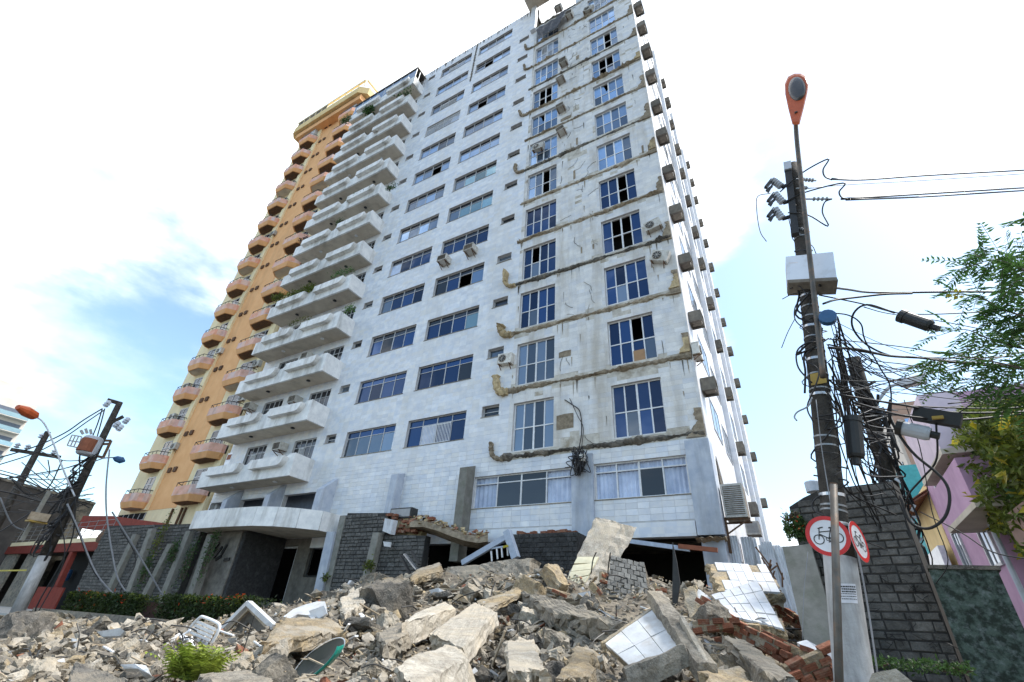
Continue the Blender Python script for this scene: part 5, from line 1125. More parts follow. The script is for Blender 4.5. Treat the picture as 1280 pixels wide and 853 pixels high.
for i, (_, o) in enumerate(LFT): o['label'] = 'cable strung between the left poles, '+ORD[i]+' from top at its left end'
# ================================================================== LEFT BACKGROUND
wh = thing('warehouse', 'dark windowless clad warehouse behind the left poles', 'building', (-60, 3, 0))
a, b = at(0, 606, X=-58), at(119, 630, X=-58); a2 = at(-60, 594, X=-58)
MB().prism([(-58, a2.y-6, 0), (-58, b.y, 0), (-58, b.y, b.z), (-58, a2.y-6, a2.z+1)], (-30, 0, 0)).build('wall', 'dark_cladding', wh, fix=True)
MB().box(-57.99, -57.9, at(83, 660, X=-58).y, b.y-.05, 0, b.z-.25).build('end_panel', 'concrete_dark', wh)
MB().prism([(-57.9, a2.y-6, a2.z+.9), (-57.9, b.y, b.z-.1), (-57.9, b.y, b.z+.1), (-57.9, a2.y-6, a2.z+1.1)], (-.3, 0, 0)).build('roof_edge', 'concrete', wh, fix=True)
rb = thing('red_building', 'low building with red roof beam and red pillars behind the left white pole', 'building', (-52, 0, 0))
zt = at(60, 681, Y=0).z; zb = at(60, 691, Y=0).z
MB().box(-75, -40.6, -.1, .25, zb, zt).build('beam', 'roof_red', rb); MB().box(-75, -41, -.02, .3, zt, zt+.3).build('cream_band', 'yellow_pale', rb)
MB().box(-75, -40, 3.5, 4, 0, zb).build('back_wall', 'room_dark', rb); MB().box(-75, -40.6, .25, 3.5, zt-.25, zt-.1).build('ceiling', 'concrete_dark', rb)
def slantpost(p0, p1, w_, mt, nm, par, y=0): a, b = at(*p0, Y=y), at(*p1, Y=y); MB().prism([(a.x-w_/2, y, a.z), (a.x+w_/2, y, a.z), (a.x+w_/2, y+.3, a.z), (a.x-w_/2, y+.3, a.z)], b-a).build(nm, mt, par, fix=True)
slantpost((52, 770), (89, 690), .45, 'roof_red', 'pillar', rb, -.1); slantpost((92, 765), (128, 690), .35, 'roof_red', 'pillar', rb, .1)
x0 = at(30, 730, Y=.1).x; MB().box(x0-2.4, x0+.6, .1, .3, 0, zb).build('wall_panel', 'concrete', rb); MB().box(-72, x0-4.5, .1, .3, 0, zb).build('wall_panel', 'concrete', rb)
MB().box(at(42, 745, Y=-.3).x, at(75, 745, Y=-.3).x, -.3, -.2, 0, at(60, 734, Y=-.3).z).build('low_panel', 'roof_red', rb)
m = MB(); 
for i in range(24): x = -72+i*1.35; m.box(x-.02, x+.02, -.05, -.02, zt+.3, zt+1.5)
for q in range(4): m.box(-72, -41, -.06, -.03, zt+.45+.32*q, zt+.48+.32*q)
m.build('railing', 'steel', rb)
p = at(84, 719, Y=.9); bb = thing('blue_barrel', 'bright blue barrel glimpsed between the red pillars', 'barrel', tuple(p)); MB().lathe([(.2, -.35), (.25, -.2), (.25, .2), (.2, .35)], p, n=12).build('body', 'lamp_blue', bb); MAT['lamp_blue']
rr2 = thing('red_roof_house', 'house with dark red tiled roof behind the stone wall', 'house', (-44, 2, 0))
A, B, C2 = at(104, 645, Y=1.2), at(140, 646, Y=1.2), at(240, 659, Y=1.2)
MB().prism([(A.x, 1.2, A.z-.9), (C2.x, 1.2, C2.z-.7), (C2.x, 1.2, C2.z), (B.x, 1.2, B.z+.05), (A.x, 1.2, A.z)], (0, .9, 0)).build('roof', 'roof_red', rr2, fix=True); MB().box(A.x, C2.x, 1.3, 2.0, 0, C2.z-.75).build('wall', 'room_dark', rr2)
ds = thing('round_dish', 'brown round dish standing on the corner of the stone wall', 'dish', tuple(at(130, 668, Y=-2.2))); p = at(131, 669, Y=-2.2); MB().lathe([(.05, .1), (.35, .06), (.5, 0), (.48, -.02), (.02, .05)], p, (.25, -.9, .3), 18).build('bowl', 'rust', ds)
hl = thing('flood_lamp', 'brown hanging flood lamp on a post before the warehouse', 'lamp', tuple(at(48, 648, t=26))); A, B = at(36, 645, t=26), at(61, 649, t=26); MB().bar(A, B, .45, .28).build('housing', 'wood', hl); MB().bar(A+Vector((.1, 0, -.17)), B+Vector((-.1, 0, -.17)), .35, .05).build('lens', 'yellow_plate', hl); MB().bar(at(62, 614, t=26.2), at(27, 676, t=26.2), .12).build('post', 'cement_post', hl)
tpz = at(5, 714, Y=-4); tpt = MB().bar(at(-20, 714, Y=-4), at(33, 713, Y=-4), .02, .08).build('warning_tape', 'tape_yellow'); tag(tpt, 'yellow warning tape stretched at the left edge by the pole', 'tape')
# far tower with balconies
ft = thing('far_tower', 'pale far tower with rows of blue balconies at the left edge', 'building', (-148, 8, 0))
A = at(45, 511, X=-147); B = at(0, 497, X=-147); tz = A.z
MB().box(-160, -147, A.y-26, A.y, 0, tz+.5).build('wall', 'tower_cream', ft); MB().box(-156, -149, A.y-11, A.y-3.4, tz+.5, tz+4.2).build('roof_house', 'tower_cream', ft)
k = 0; z = tz-1.5
while z > 8:
    MB().box(-147, -145.6, A.y-6.5, A.y-.3, z-1.9, z-1.0).build('balcony', 'glass_green', ft); MB().box(-146.99, -146.9, A.y-6.2, A.y-.6, z-1.0, z+.1).build('window', 'room_blue', ft); MB().box(-147, -145.5, A.y-6.6, A.y-.2, z-2.1, z-1.95).build('slab', 'tower_cream', ft)
    for q in (10, 13.5, 17): MB().box(-147, -146.9, A.y-q, A.y-q+1.2, z-1.2, z).build('window', 'room_blue', ft)
    z -= 3
# ================================================================== RIGHT BACKGROUND
pk = thing('pink_house', 'purple and pink house with balconies in the alley on the right', 'house', (5, 6, 0))
PXW = 5.0
MB().box(PXW, PXW+5, 3.9, 9.3, 0, 8.5).build('wall', 'purple_wall', pk)
def xbox(nm, mt, par, p0, p1, X_, d0, d1, **k):
    a, b = at(*p0, X=X_), at(*p1, X=X_); return MB().box(X_-d1, X_-d0, min(a.y, b.y), max(a.y, b.y), min(a.z, b.z), max(a.z, b.z)).build(nm, mt, par)
for (yc, zc, wy, wz) in ((at(1204, 690, X=5).y, at(1204, 690, X=5).z, .8, 1.3), (at(1233, 672, X=5).y, at(1233, 672, X=5).z, .95, 1.5), (at(1197, 592, X=5).y, at(1197, 592, X=5).z, .9, 1.3), (at(1180, 620, X=5).y, at(1180, 618, X=5).z, .9, 1.4)):
    W = MB().box(PXW-.06, PXW+.01, yc-wy/2-.08, yc+wy/2+.08, zc-wz/2-.08, zc-wz/2).box(PXW-.06, PXW+.01, yc-wy/2-.08, yc+wy/2+.08, zc+wz/2, zc+wz/2+.08).box(PXW-.06, PXW+.01, yc-wy/2-.08, yc-wy/2, zc-wz/2, zc+wz/2).box(PXW-.06, PXW+.01, yc+wy/2, yc+wy/2+.08, zc-wz/2, zc+wz/2).box(PXW-.04, PXW+.01, yc-.02, yc+.02, zc-wz/2, zc+wz/2).build('window', 'frame_grey', pk)
    MB().box(PXW-.02, PXW+.005, yc-wy/2, yc+wy/2, zc-wz/2, zc+wz/2).build('pane', 'glass_grey', W, local=True)
def xbalc(p_lo_far, p_lo_near, h, dep, mt, par):
    a, b = at(*p_lo_far, X=PXW-dep), at(*p_lo_near, X=PXW-dep); y0, y1 = min(a.y, b.y), max(a.y, b.y); z = (a.z+b.z)/2
    B = MB().box(PXW-dep, PXW, y0, y1, z, z+h).build('balcony', mt, par); MB().box(PXW-dep-.02, PXW, y0-.02, y1+.02, z-.16, z-.002).build('slab', 'soffit', B, local=True); return B
xbalc((1182, 652), (1222, 636), 1.15, .8, 'purple_wall', pk)
xbalc((1152, 598), (1178, 566), 1.7, .9, 'pink_wall', pk)
a, b = at(1240, 660, X=4.9), at(1282, 752, X=4.9); MB().tube([(4.9, a.y, 0), (4.9, a.y, a.z+2)], .07, 8).build('drain_pipe', 'box_grey', pk)
wg = thing('white_wall', 'bright white sunlit wall below the yellow house', 'wall', (5, 10, 0)); a, b = at(1172, 706, X=4.8), at(1206, 672, X=4.8); MB().box(4.6, 4.8, 9.32, 12.4, 0, at(1190, 672, X=4.8).z).build('wall', 'sign_white', wg)
yh = thing('yellow_house', 'small yellow house with red tiled lean-to roof beside the pink house', 'house', (5, 11, 0))
a = at(1140, 618, X=5); MB().box(5, 8, 9.4, 13.5, 0, a.z-.3).build('wall', 'yellow_paint', yh)
m_ = []; zr = at(1150, 620, X=4.6).z
rf = MB().prism([(4.3, 9.2, zr-.2), (6.4, 9.2, zr+1.0), (6.4, 13.9, zr+1.0), (4.3, 13.9, zr-.2)], (0, 0, .06)).build('roof', 'brick_red', yh, fix=True)
for i in range(17):
    for j in range(5):
        y = 9.25+i*.27; x0 = 4.25+j*.42; z0 = zr-.12+j*.24; MB().prism([(x0, y, z0), (x0, y+.24, z0), (x0+.45, y+.24, z0+.26), (x0+.45, y, z0+.26)], (0, 0, .05)).build('roof_tile', 'brick_red', rf, fix=True).location = (0, 0, 0)
th = thing('teal_house', 'teal painted upper storey behind the lean-to roof', 'house', (5.4, 14, 0)); MB().box(5.2, 8, 13.9, 17, 0, at(1130, 566, X=5.2).z).build('wall', 'teal_wall', th); MB().box(5.15, 5.2, 14.3, 15, 8.2, 8.9).build('window', 'room_dark', th)
bt = thing('brown_tower', 'tall brown apartment tower with cream side far behind the alley', 'building', (13, 43, 0))
a, b = at(1107, 533, t=60), at(1152, 503, t=60); MB().box(11.2, 17.5, 42, 55, 0, b.z).build('wall', 'tower_brown', bt); MB().box(10.9, 11.19, 42.3, 54.5, 0, a.z+1.0).build('side_wall', 'tower_cream', bt)
for k in range(7):
    for q in range(4): x = 12+q*1.4; z = b.z-1.8-k*2.9; W = MB().box(x, x+.8, 41.93, 42.01, z-1, z).build('window', 'glass_pale', bt)
    for q in range(3): MB().box(10.82, 10.9, 44+q*3, 45.2+q*3, b.z-3.6-k*2.9, b.z-2.6-k*2.9).build('window', 'glass_grey', bt)
bw = thing('brown_garden_wall', 'stained brown wall under the leafy hedge at the right edge', 'wall', (4.3, 0, 0)); a = at(1262, 660, X=4.4)
MB().box(4.4, 4.8, -8, a.y, 0, at(1262, 640, X=4.4).z).build('wall', 'brown_wall', bw)
# leafy hedge tree on the right
ht = thing('leafy_tree', 'dense tree with olive and yellow green leaves overhanging the pink house', 'tree', (5.2, -1.5, 0))
rg = random.Random(31); poly = [(1176, 528), (1200, 514), (1225, 506), (1285, 500), (1330, 500), (1330, 705), (1275, 690), (1262, 672), (1240, 660), (1228, 632), (1212, 604), (1196, 585), (1180, 562)]
def inside(x, y, pg):
    c = False
    for i in range(len(pg)):
        (x0, y0), (x1, y1) = pg[i], pg[(i+1) % len(pg)]
        if (y0 > y) != (y1 > y) and x < (x1-x0)*(y-y0)/(y1-y0)+x0: c = not c
    return c
pa, pb_, pc = [], [], []
while len(pa) < 11500:
    x, y = rg.uniform(1170, 1330), rg.uniform(495, 710)
    if not inside(x, y, poly): continue
    cl = mnoise.noise(Vector((x*.05, y*.05, 0)))
    if cl < -.55: continue
    p = at(x, y, X=4.5+rg.random()**1.5*1.4-cl*.9); pa.append(p)
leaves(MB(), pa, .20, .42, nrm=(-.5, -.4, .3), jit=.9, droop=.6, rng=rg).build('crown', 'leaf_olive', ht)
pb_ = [p+Vector((.45+rg.random()*.7, .2, 0)) for p in pa[:8000]]; leaves(MB(), pb_, .34, .55, rng=rg).build('inner_crown', 'leaf_dark', ht)  # dark leaves behind the crown paint the shade between its leaves
pc = [p+Vector((-.1, 0, 0)) for p in pa if rg.random() < .02]; leaves(MB(), pc, .3, .5, nrm=(-.5, -.4, .3), rng=rg).build('yellow_leaf_clusters', 'leaf_yellow', ht)['kind'] = 'stuff'
MB().tube(smooth_path([(5.6, -1.5, 0), (5.5, -1.3, 2), (5.7, -1.0, 4), (5.5, -.6, 6)]), .22, 10, .1).build('trunk', 'bark', ht); m = MB()
for i in range(12): a = pa[i*90]; m.tube(smooth_path([(5.6, -1.0, 4), ((5.6+a.x)/2+.2, (a.y-1)/2, (a.z+4)/2+.2), tuple(a+Vector((.3, 0, 0)))], 4), .05, 5, .015)
m.build('limb', 'bark', ht)
# feathery tree reaching in from the right
fe = thing('feathery_tree', 'tree with fine feathery fronds reaching in from the right over the cables', 'tree', (4.6, -11.2, 0))
BR = [[(1330, 352), (1285, 340), (1262, 330), (1238, 326), (1205, 335)], [(1330, 300), (1300, 318), (1270, 322), (1240, 312), (1215, 318)], [(1330, 400), (1280, 395), (1250, 385), (1225, 372), (1196, 368)], [(1330, 440), (1280, 436), (1240, 425), (1205, 412), (1172, 420)],
      [(1330, 470), (1285, 462), (1240, 452), (1200, 446), (1165, 452)], [(1330, 500), (1290, 488), (1250, 478), (1215, 474), (1180, 478)], [(1330, 372), (1290, 368), (1262, 362), (1245, 350)], [(1330, 420), (1292, 412), (1262, 405), (1236, 398)], [(1330, 262), (1300, 268), (1272, 275)], [(1330, 520), (1300, 506), (1270, 500), (1240, 496)]]
fr = MB(); tw = MB(); rg = random.Random(8)
TRK = Vector((4.6, -11.2, 3.6))
def frond(p, d, L_):
    d = d.normalized(); pts = []; q = Vector(p); n = 9; dd = d.copy()
    for i in range(n+1): pts.append(q.copy()); q = q+dd*L_/n; dd = (dd+Vector((0, 0, -.075))).normalized()
    tw.tube(pts, .0028, 3)
    side = dd.cross(Vector((0, 0, 1))).normalized()
    for i in range(1, n+1):
        for s in (-1, 1):
            a = (side*s*.95+d*.55+Vector((0, 0, rg.uniform(-.45, .05)))).normalized(); l_ = .085*math.sin(math.pi*(.15+.75*i/n))+.02; b = pts[i]; wv = a.cross(side.cross(a)+Vector((rg.gauss(0, .4), rg.gauss(0, .4), .6))).normalized()*.0125
            fr.add([b, b+a*l_*.4+wv, b+a*l_, b+a*l_*.4-wv], [(0, 1, 2, 3)])
for bi, b in enumerate(BR):
    t0 = 5.6+.25*(bi % 4); P = smooth_path([at(x, y, t=t0+.15*k) for k, (x, y) in enumerate(b)], 7); tw.tube([TRK.lerp(P[0], s) for s in (0, .5, 1)], .03, 6, .014); tw.tube(P, .012, 5, .003)
    for i in range(2, len(P)):
        if (bi == 8 and i % 4) or (i+bi) % 3 == 0: continue
        d0 = (P[i]-P[i-1]).normalized()
        for s in range(2 if i < len(P)*.45 else 1):
            v = (d0*rg.uniform(.3, 1)+Vector(UP)*rg.choice((-1, 1, -.6))*rg.uniform(.3, .9)+Vector((rg.gauss(0, .25), rg.gauss(0, .3), rg.gauss(0, .15)))); frond(P[i], v, rg.uniform(.22, .42) if bi != 8 else .12)
    frond(P[-1], P[-1]-P[-2], .34 if bi != 8 else .15)
fr.build('crown', 'leaf_feather', fe); tw.build('limb', 'bark', fe)
MB().tube(smooth_path([(4.6, -11.2, 0), (4.7, -11.1, 1.5), (4.6, -11.2, 3.6)]), .15, 10, .08).build('trunk', 'bark', fe)
p = at(1196, 368, t=6.2); leaves(MB(), [p+Vector((rg.gauss(0, .03), rg.gauss(0, .03), rg.gauss(0, .02))) for _ in range(14)], .06, .7, rng=rg).build('seed_cluster', 'leaf_yellow', fe)
# hedge with red flowers on the left
def hedge(name, label, px0, px1, ytop, ybot, Y_, seed, nfl):
    nfl = int(nfl*.22); rg = random.Random(seed); a, b = at(px0, ybot, Y=Y_), at(px1, ybot, Y=Y_); top = at((px0+px1)/2, ytop, Y=Y_).z; z0 = max(.1, min(a.z, b.z)-.3); T = thing(name, label, 'hedge', ((a.x+b.x)/2, Y_, 0)); pts = []
    n = int((b.x-a.x)*1500)
    for _ in range(n):
        x = rg.uniform(a.x, b.x); f = rg.random()**.7; y = Y_+rg.uniform(0, 1.1); tz_ = top+.10*mnoise.noise(Vector((x*1.1, y, seed)))+.06*mnoise.noise(Vector((x*4, y, 2)))
        if rg.random() < .75: y = Y_+abs(rg.gauss(0, .12))+.10*mnoise.noise(Vector((x*2, f*3, 1)))
        pts.append((x, y, z0+(tz_-z0)*f))
    leaves(MB(), pts, .10, .5, nrm=(0, -.4, .3), rng=rg).build('foliage', 'leaf_hedge', T)
    MB().box(a.x+.15, b.x-.15, Y_+.2, Y_+1.0, .05, top-.2).build('branches', 'leaf_dead', T)
    fl = [(rg.uniform(a.x, b.x), Y_-.03+abs(rg.gauss(0, .2)), top+rg.uniform(-.28, .10)-(.5*rg.random() if rg.random() < .2 else 0)) for _ in range(nfl)]; fl = [q for q in fl if mnoise.noise(Vector((q[0]*1.3, 0, seed+.5))) > -.1]
    leaves(MB(), fl, .12, .8, rng=rg).build('flower', 'flower_red', T)
    pts = [p for p in pts if p[2] > top-.16 and mnoise.noise(Vector((p[0]*.9, 3, seed))) > -.05]; leaves(MB(), pts, .09, .5, rng=rg).build('young_leaves', 'leaf_olive', T)
hedge('hedge', 'left dark hedge with red flowers at the foot of the ribbed stone wall', 67, 168, 741, 775, -5.7, 3, 330)
hedge('hedge', 'right dark hedge with red flowers and olive top before the entrance', 186, 305, 745, 785, -6.2, 5, 420)
kb = MB().box(-27.5, -17.6, -6.5, -6.35, 0, .42); kb.box(-20, -17, -6.34, -6.0, 0, .3); tag(kb.build('planter_kerb', 'concrete'), 'low concrete kerb along the foot of the flowered hedges', 'kerb')
# ================================================================== RUBBLE
rg = random.Random(2024)
def rock_mesh(seed, dims, name, cuts=9, amp=.035, sub=1):
    r_ = random.Random(seed); bm = bmesh.new(); bmesh.ops.create_cube(bm, size=1)
    for v in bm.verts: v.co = Vector((v.co.x*dims[0], v.co.y*dims[1], v.co.z*dims[2]))
    for _ in range(cuts):
        n = Vector((r_.gauss(0, 1), r_.gauss(0, 1), r_.gauss(0, .8)*(.5 if dims[2] < .4 else 1))).normalized(); ext = max(abs(n.dot(v.co)) for v in bm.verts); off = n*ext*r_.uniform(.62, .93)
        g = bm.verts[:]+bm.edges[:]+bm.faces[:]
        res = bmesh.ops.bisect_plane(bm, geom=g, plane_co=off, plane_no=n, clear_outer=True)
        ed = [e for e in res['geom_cut'] if isinstance(e, bmesh.types.BMEdge)]
        if ed: bmesh.ops.contextual_create(bm, geom=ed)
    bmesh.ops.triangulate(bm, faces=bm.faces[:]); bmesh.ops.subdivide_edges(bm, edges=[e for e in bm.edges if e.calc_length() > .28], cuts=sub, use_grid_fill=False)
    bmesh.ops.triangulate(bm, faces=bm.faces[:]); bmesh.ops.subdivide_edges(bm, edges=[e for e in bm.edges if e.calc_length() > .22], cuts=1, use_grid_fill=False); bmesh.ops.triangulate(bm, faces=bm.faces[:]); bmesh.ops.subdivide_edges(bm, edges=[e for e in bm.edges if e.calc_length() > .13], cuts=1, use_grid_fill=False); bmesh.ops.triangulate(bm, faces=bm.faces[:])
    for v in bm.verts:
        q = v.co*4+Vector((seed*3.1, 0, 0)); v.co += Vector((mnoise.noise(q), mnoise.noise(q+Vector((9, 0, 0))), mnoise.noise(q+Vector((0, 9, 0)))))*amp*2+Vector((mnoise.noise(q*3.3), mnoise.noise(q*3.3+Vector((9, 0, 0))), mnoise.noise(q*3.3+Vector((0, 9, 0)))))*amp*.9
    bmesh.ops.recalc_face_normals(bm, faces=bm.faces)
    me = bpy.data.meshes.new(name); bm.to_mesh(me); bm.free(); me.materials.append(MAT['concrete']); return me
SHAPES = {'block': [(1, .8, .65), (1, .9, .8), (.9, .75, .6), (1, .7, .7), (1, .6, .55), (.9, .9, .7)], 'slab': [(1, .8, .22), (1, .65, .18), (1, .9, .28), (1.1, .5, .2), (1, .7, .25)], 'shard': [(1.2, .35, .16), (1.3, .28, .22), (1.1, .4, .12), (1.2, .3, .3)]}
ROCK = {}; sd_ = 1
for kd, L_ in SHAPES.items():
    ROCK[kd] = []
    for d in L_:
        for rep in range(2): ROCK[kd].append(rock_mesh(sd_, d, 'rubble_'+kd)); sd_ += 1
MARKS = [((735, 700), 'below the leaning tiled pillar'), ((790, 725), 'beside the stone faced slab'), ((605, 708), 'near the long pale beam'), ((240, 830), 'by the green fern'), ((250, 790), 'around the white chair'), ((400, 825), 'beside the dark round cover'), ((380, 765), 'near the white marble sheet'), ((820, 800), 'round the framed marble panel'),
         ((935, 750), 'beside the white tiled slabs'), ((970, 810), 'among the red bricks'), ((575, 785), 'on the central concrete slabs'), ((480, 740), 'on the slope under the stone walls'), ((650, 820), 'at the front of the heap'), ((20, 795), 'by the boulder at the left edge'), ((120, 835), 'by the dark slanted slab'), ((150, 780), 'on the road before the hedges'), ((1030, 820), 'at the foot of the near pole'), ((700, 765), 'under the long diagonal slab'), ((540, 840), 'at the bottom centre')]
CMAT = [('concrete', 'grey'), ('concrete', 'grey'), ('concrete', 'grey'), ('concrete_pale', 'pale'), ('concrete_pale', 'pale'), ('concrete', 'grey'), ('plaster_ochre', 'ochre'), ('plaster_ochre', 'ochre'), ('concrete_dark', 'dark'), ('concrete_dark', 'dark'), ('concrete_dark', 'dark'), ('concrete', 'grey'), ('concrete_pale', 'pale')]
TOPL = [(0, 775), (60, 780), (110, 783), (200, 792), (260, 795), (310, 775), (350, 772), (400, 752), (440, 728), (480, 706), (520, 698), (560, 700), (640, 708), (700, 722), (760, 706), (830, 700), (880, 705), (940, 712), (985, 745), (1020, 790), (1060, 815), (1110, 850)]
LABELS = {}
KEEP = [(690, 640, 780, 750), (752, 690, 826, 768), (545, 694, 668, 730), (880, 700, 985, 790), (755, 745, 885, 848), (215, 768, 282, 815), (200, 800, 278, 860), (362, 796, 436, 850), (262, 750, 346, 803), (352, 750, 412, 780), (535, 752, 625, 810), (940, 795, 1030, 850), (575, 660, 648, 705), (836, 675, 856, 750), (495, 800, 588, 850), (500, 750, 572, 785)]
def kept(x, y, w_=0):
    return any(a-w_*.35 < x < c+w_*.35 and b-w_*.1 < y < d+w_*.45 for a, b, c, d in KEEP)
def place_rock(px, py, wpx, kd=None, cm=None, lift=.25):
    p = hit(px, py)
    if p is None or p.x > 1.6: return None
    dep = (p-Vector(CAM)).dot(Vector(FW)); s = wpx*dep/FPX
    kd = kd or rg.choices(('block', 'slab', 'shard'), (3.2, 5, 3))[0]; me = rg.choice(ROCK[kd]); mt, cn = cm or rg.choice(CMAT)
    if px < 330 and cm is None and rg.random() < .35: mt, cn = rg.choice((('concrete_dark', 'dark'), ('concrete', 'grey')))
    o = bpy.data.objects.new('rubble_'+kd, me); col.objects.link(o); o.location = p+Vector((0, 0, s*.10*(1 if kd == 'block' else .4))); o.scale = (s, s, s*rg.uniform(.8, 1.2))
    o.rotation_euler = (rg.gauss(0, .35), rg.gauss(0, .35), rg.uniform(0, 6.28)); o.material_slots[0].link = 'OBJECT'; o.material_slots[0].material = MAT[mt]
    mk = min(MARKS, key=lambda q: (q[0][0]-px)**2+((q[0][1]-py)*1.6)**2)[1]
    sz = 'large' if wpx > 42 else ('medium' if wpx > 27 else 'small'); w_ = {'block': 'lump', 'slab': 'flat slab piece', 'shard': 'long splinter'}[kd]; mn = {'red': 'red brick', 'white': 'white marble', 'ochre': 'ochre plaster'}.get(cn, cn+' concrete')
    LABELS.setdefault(f'{sz} {mn} {w_} {mk}', []).append((px, py, o)); return o
TOPC = {}
def topy(x):
    k = int(x//8)
    if k not in TOPC:
        y = 660
        while y < 850 and hit(k*8+4, y) is None: y += 3
        TOPC[k] = y
    return TOPC[k]
def topy_old(x):
    for (a, ya), (b, yb) in zip(TOPL, TOPL[1:]):
        if x <= b: return ya+(yb-ya)*(x-a)/(b-a)
    return 853
cnt = 0
# big and medium pieces, sampled evenly so the heap is covered
occupied = []
while cnt < 265:
    x = rg.uniform(-5, 1100); y = topy(x)+(862-topy(x))*rg.random()**.9
    wp = rg.choice((18, 20, 22, 24, 26, 28, 30, 34, 40, 50)) if x > 320 else rg.choice((11, 13, 15, 17, 20, 24, 28))
    if any((x-a)**2+((y-b)*1.7)**2 < (.42*(wp+c))**2 for a, b, c in occupied): 
        if rg.random() < .97: continue
    if (x > 1040 and y < 820) or kept(x, y, wp): continue
    if place_rock(x, y, wp) is not None: occupied.append((x, y, wp)); cnt += 1
for lb, lst in LABELS.items():
    lst.sort(key=lambda q: q[0])
    for i, (x, y, o) in enumerate(lst):
        if len(lst) == 1: l2_ = lb
        elif i == 0: l2_ = 'leftmost '+lb
        elif i == len(lst)-1: l2_ = 'rightmost '+lb
        else: l2_ = ORD[i]+' from the left, '+lb
        tag(o, ' '.join(l2_.split()[:16]), 'rubble', 'broken chunks on the rubble heap')
# joined smaller debris
UNIT = []
for s in range(22):
    r_ = random.Random(s); dz = r_.choice((.14, .25, .5, .8)); bm = bmesh.new(); 
    for _ in range(11): bm.verts.new((r_.uniform(-.5, .5), r_.uniform(-.5, .5)*r_.choice((.6, 1)), r_.uniform(-.5, .5)*dz))
    h = bmesh.ops.convex_hull(bm, input=bm.verts); bmesh.ops.delete(bm, geom=list(set([g for g in h['geom_interior']+h['geom_unused'] if isinstance(g, bmesh.types.BMVert)])), context='VERTS') if (h['geom_interior'] or h['geom_unused']) else None
    bm.verts.index_update(); bm.faces.ensure_lookup_table(); UNIT.append(([v.co.copy() for v in bm.verts], [[v.index for v in f.verts] for f in bm.faces])); bm.free()
def debris(name, n, wlo, whi, mats, label, wts=None):
    m = MB(); k = 0
    while k < n:
        x = rg.uniform(-15, 1110); y = topy(x)-3+(875-topy(x))*rg.random()
        if whi > 10 and kept(x, y): continue
        p = hit(x, y)
        if p is None or p.x > 1.7: continue
        dep = (p-Vector(CAM)).dot(Vector(FW)); s = rg.uniform(wlo, whi)*dep/FPX; vs, fs = rg.choice(UNIT); R3 = Matrix.Rotation(rg.uniform(0, 6.28), 3, 'Z') @ Matrix.Rotation(rg.gauss(0, .5), 3, 'X') @ Matrix.Rotation(rg.gauss(0, .5), 3, 'Y')
        m.m = rg.choices(range(len(mats)), wts)[0] if wts else rg.randrange(len(mats))
        m.add([p+Vector((0, 0, s*.12))+(R3 @ v)*s for v in vs], fs); k += 1
    o = m.build(name, mats); tag(o, label, 'rubble', kind='stuff')
debris('loose_stones', 2600, 9, 22, ['gravel', 'concrete', 'plaster_ochre', 'concrete_pale', 'fragment_white', 'brick_red', 'concrete_dark'], 'small broken stones and plaster bits covering the rubble heap', (5, 3.2, 2.4, 2.6, .3, .35, 2))
debris('broken_bits', 1900, 5, 10, ['gravel', 'concrete', 'plaster_ochre', 'concrete_pale', 'concrete_dark'], 'hand sized broken bits between the larger slabs', (4, 3, 2, 2, 2))
debris('crumbs', 6000, 2.5, 7, ['gravel', 'plaster_ochre', 'fragment_white', 'brick_red'], 'crumbs of concrete, plaster and brick between the stones', (8, 2, .35, .35))
# thin scraps: rods, laths, cables in the heap
m = MB()
for i in range(130):
    x = rg.uniform(0, 1060); y = topy(x)+(850-topy(x))*rg.random(); p = hit(x, y, .08)
    if p is None: continue
    dep = (p-Vector(CAM)).dot(Vector(FW)); L_ = rg.uniform(14, 50)*dep/FPX; d = Vector((rg.gauss(0, 1), rg.gauss(0, .7), rg.gauss(0, .3))).normalized(); m.m = rg.choice((0, 0, 1, 1, 2)); 
    if m.m == 0: m.tube(smooth_path([p, p+d*L_*.4+Vector((0, 0, L_*.15)), p+d*L_+Vector((0, 0, rg.uniform(-.1, .2)*L_))], 4), .004*dep/3, 4)
    else: m.bar(p, p+d*L_, rg.uniform(.015, .04)*dep/5, rg.uniform(.008, .02)*dep/5)
tag(m.build('scrap_laths_and_rods', ['black_metal', 'wood', 'white_metal']), 'thin rods, laths and wire ends strewn through the rubble', 'scrap', kind='stuff')
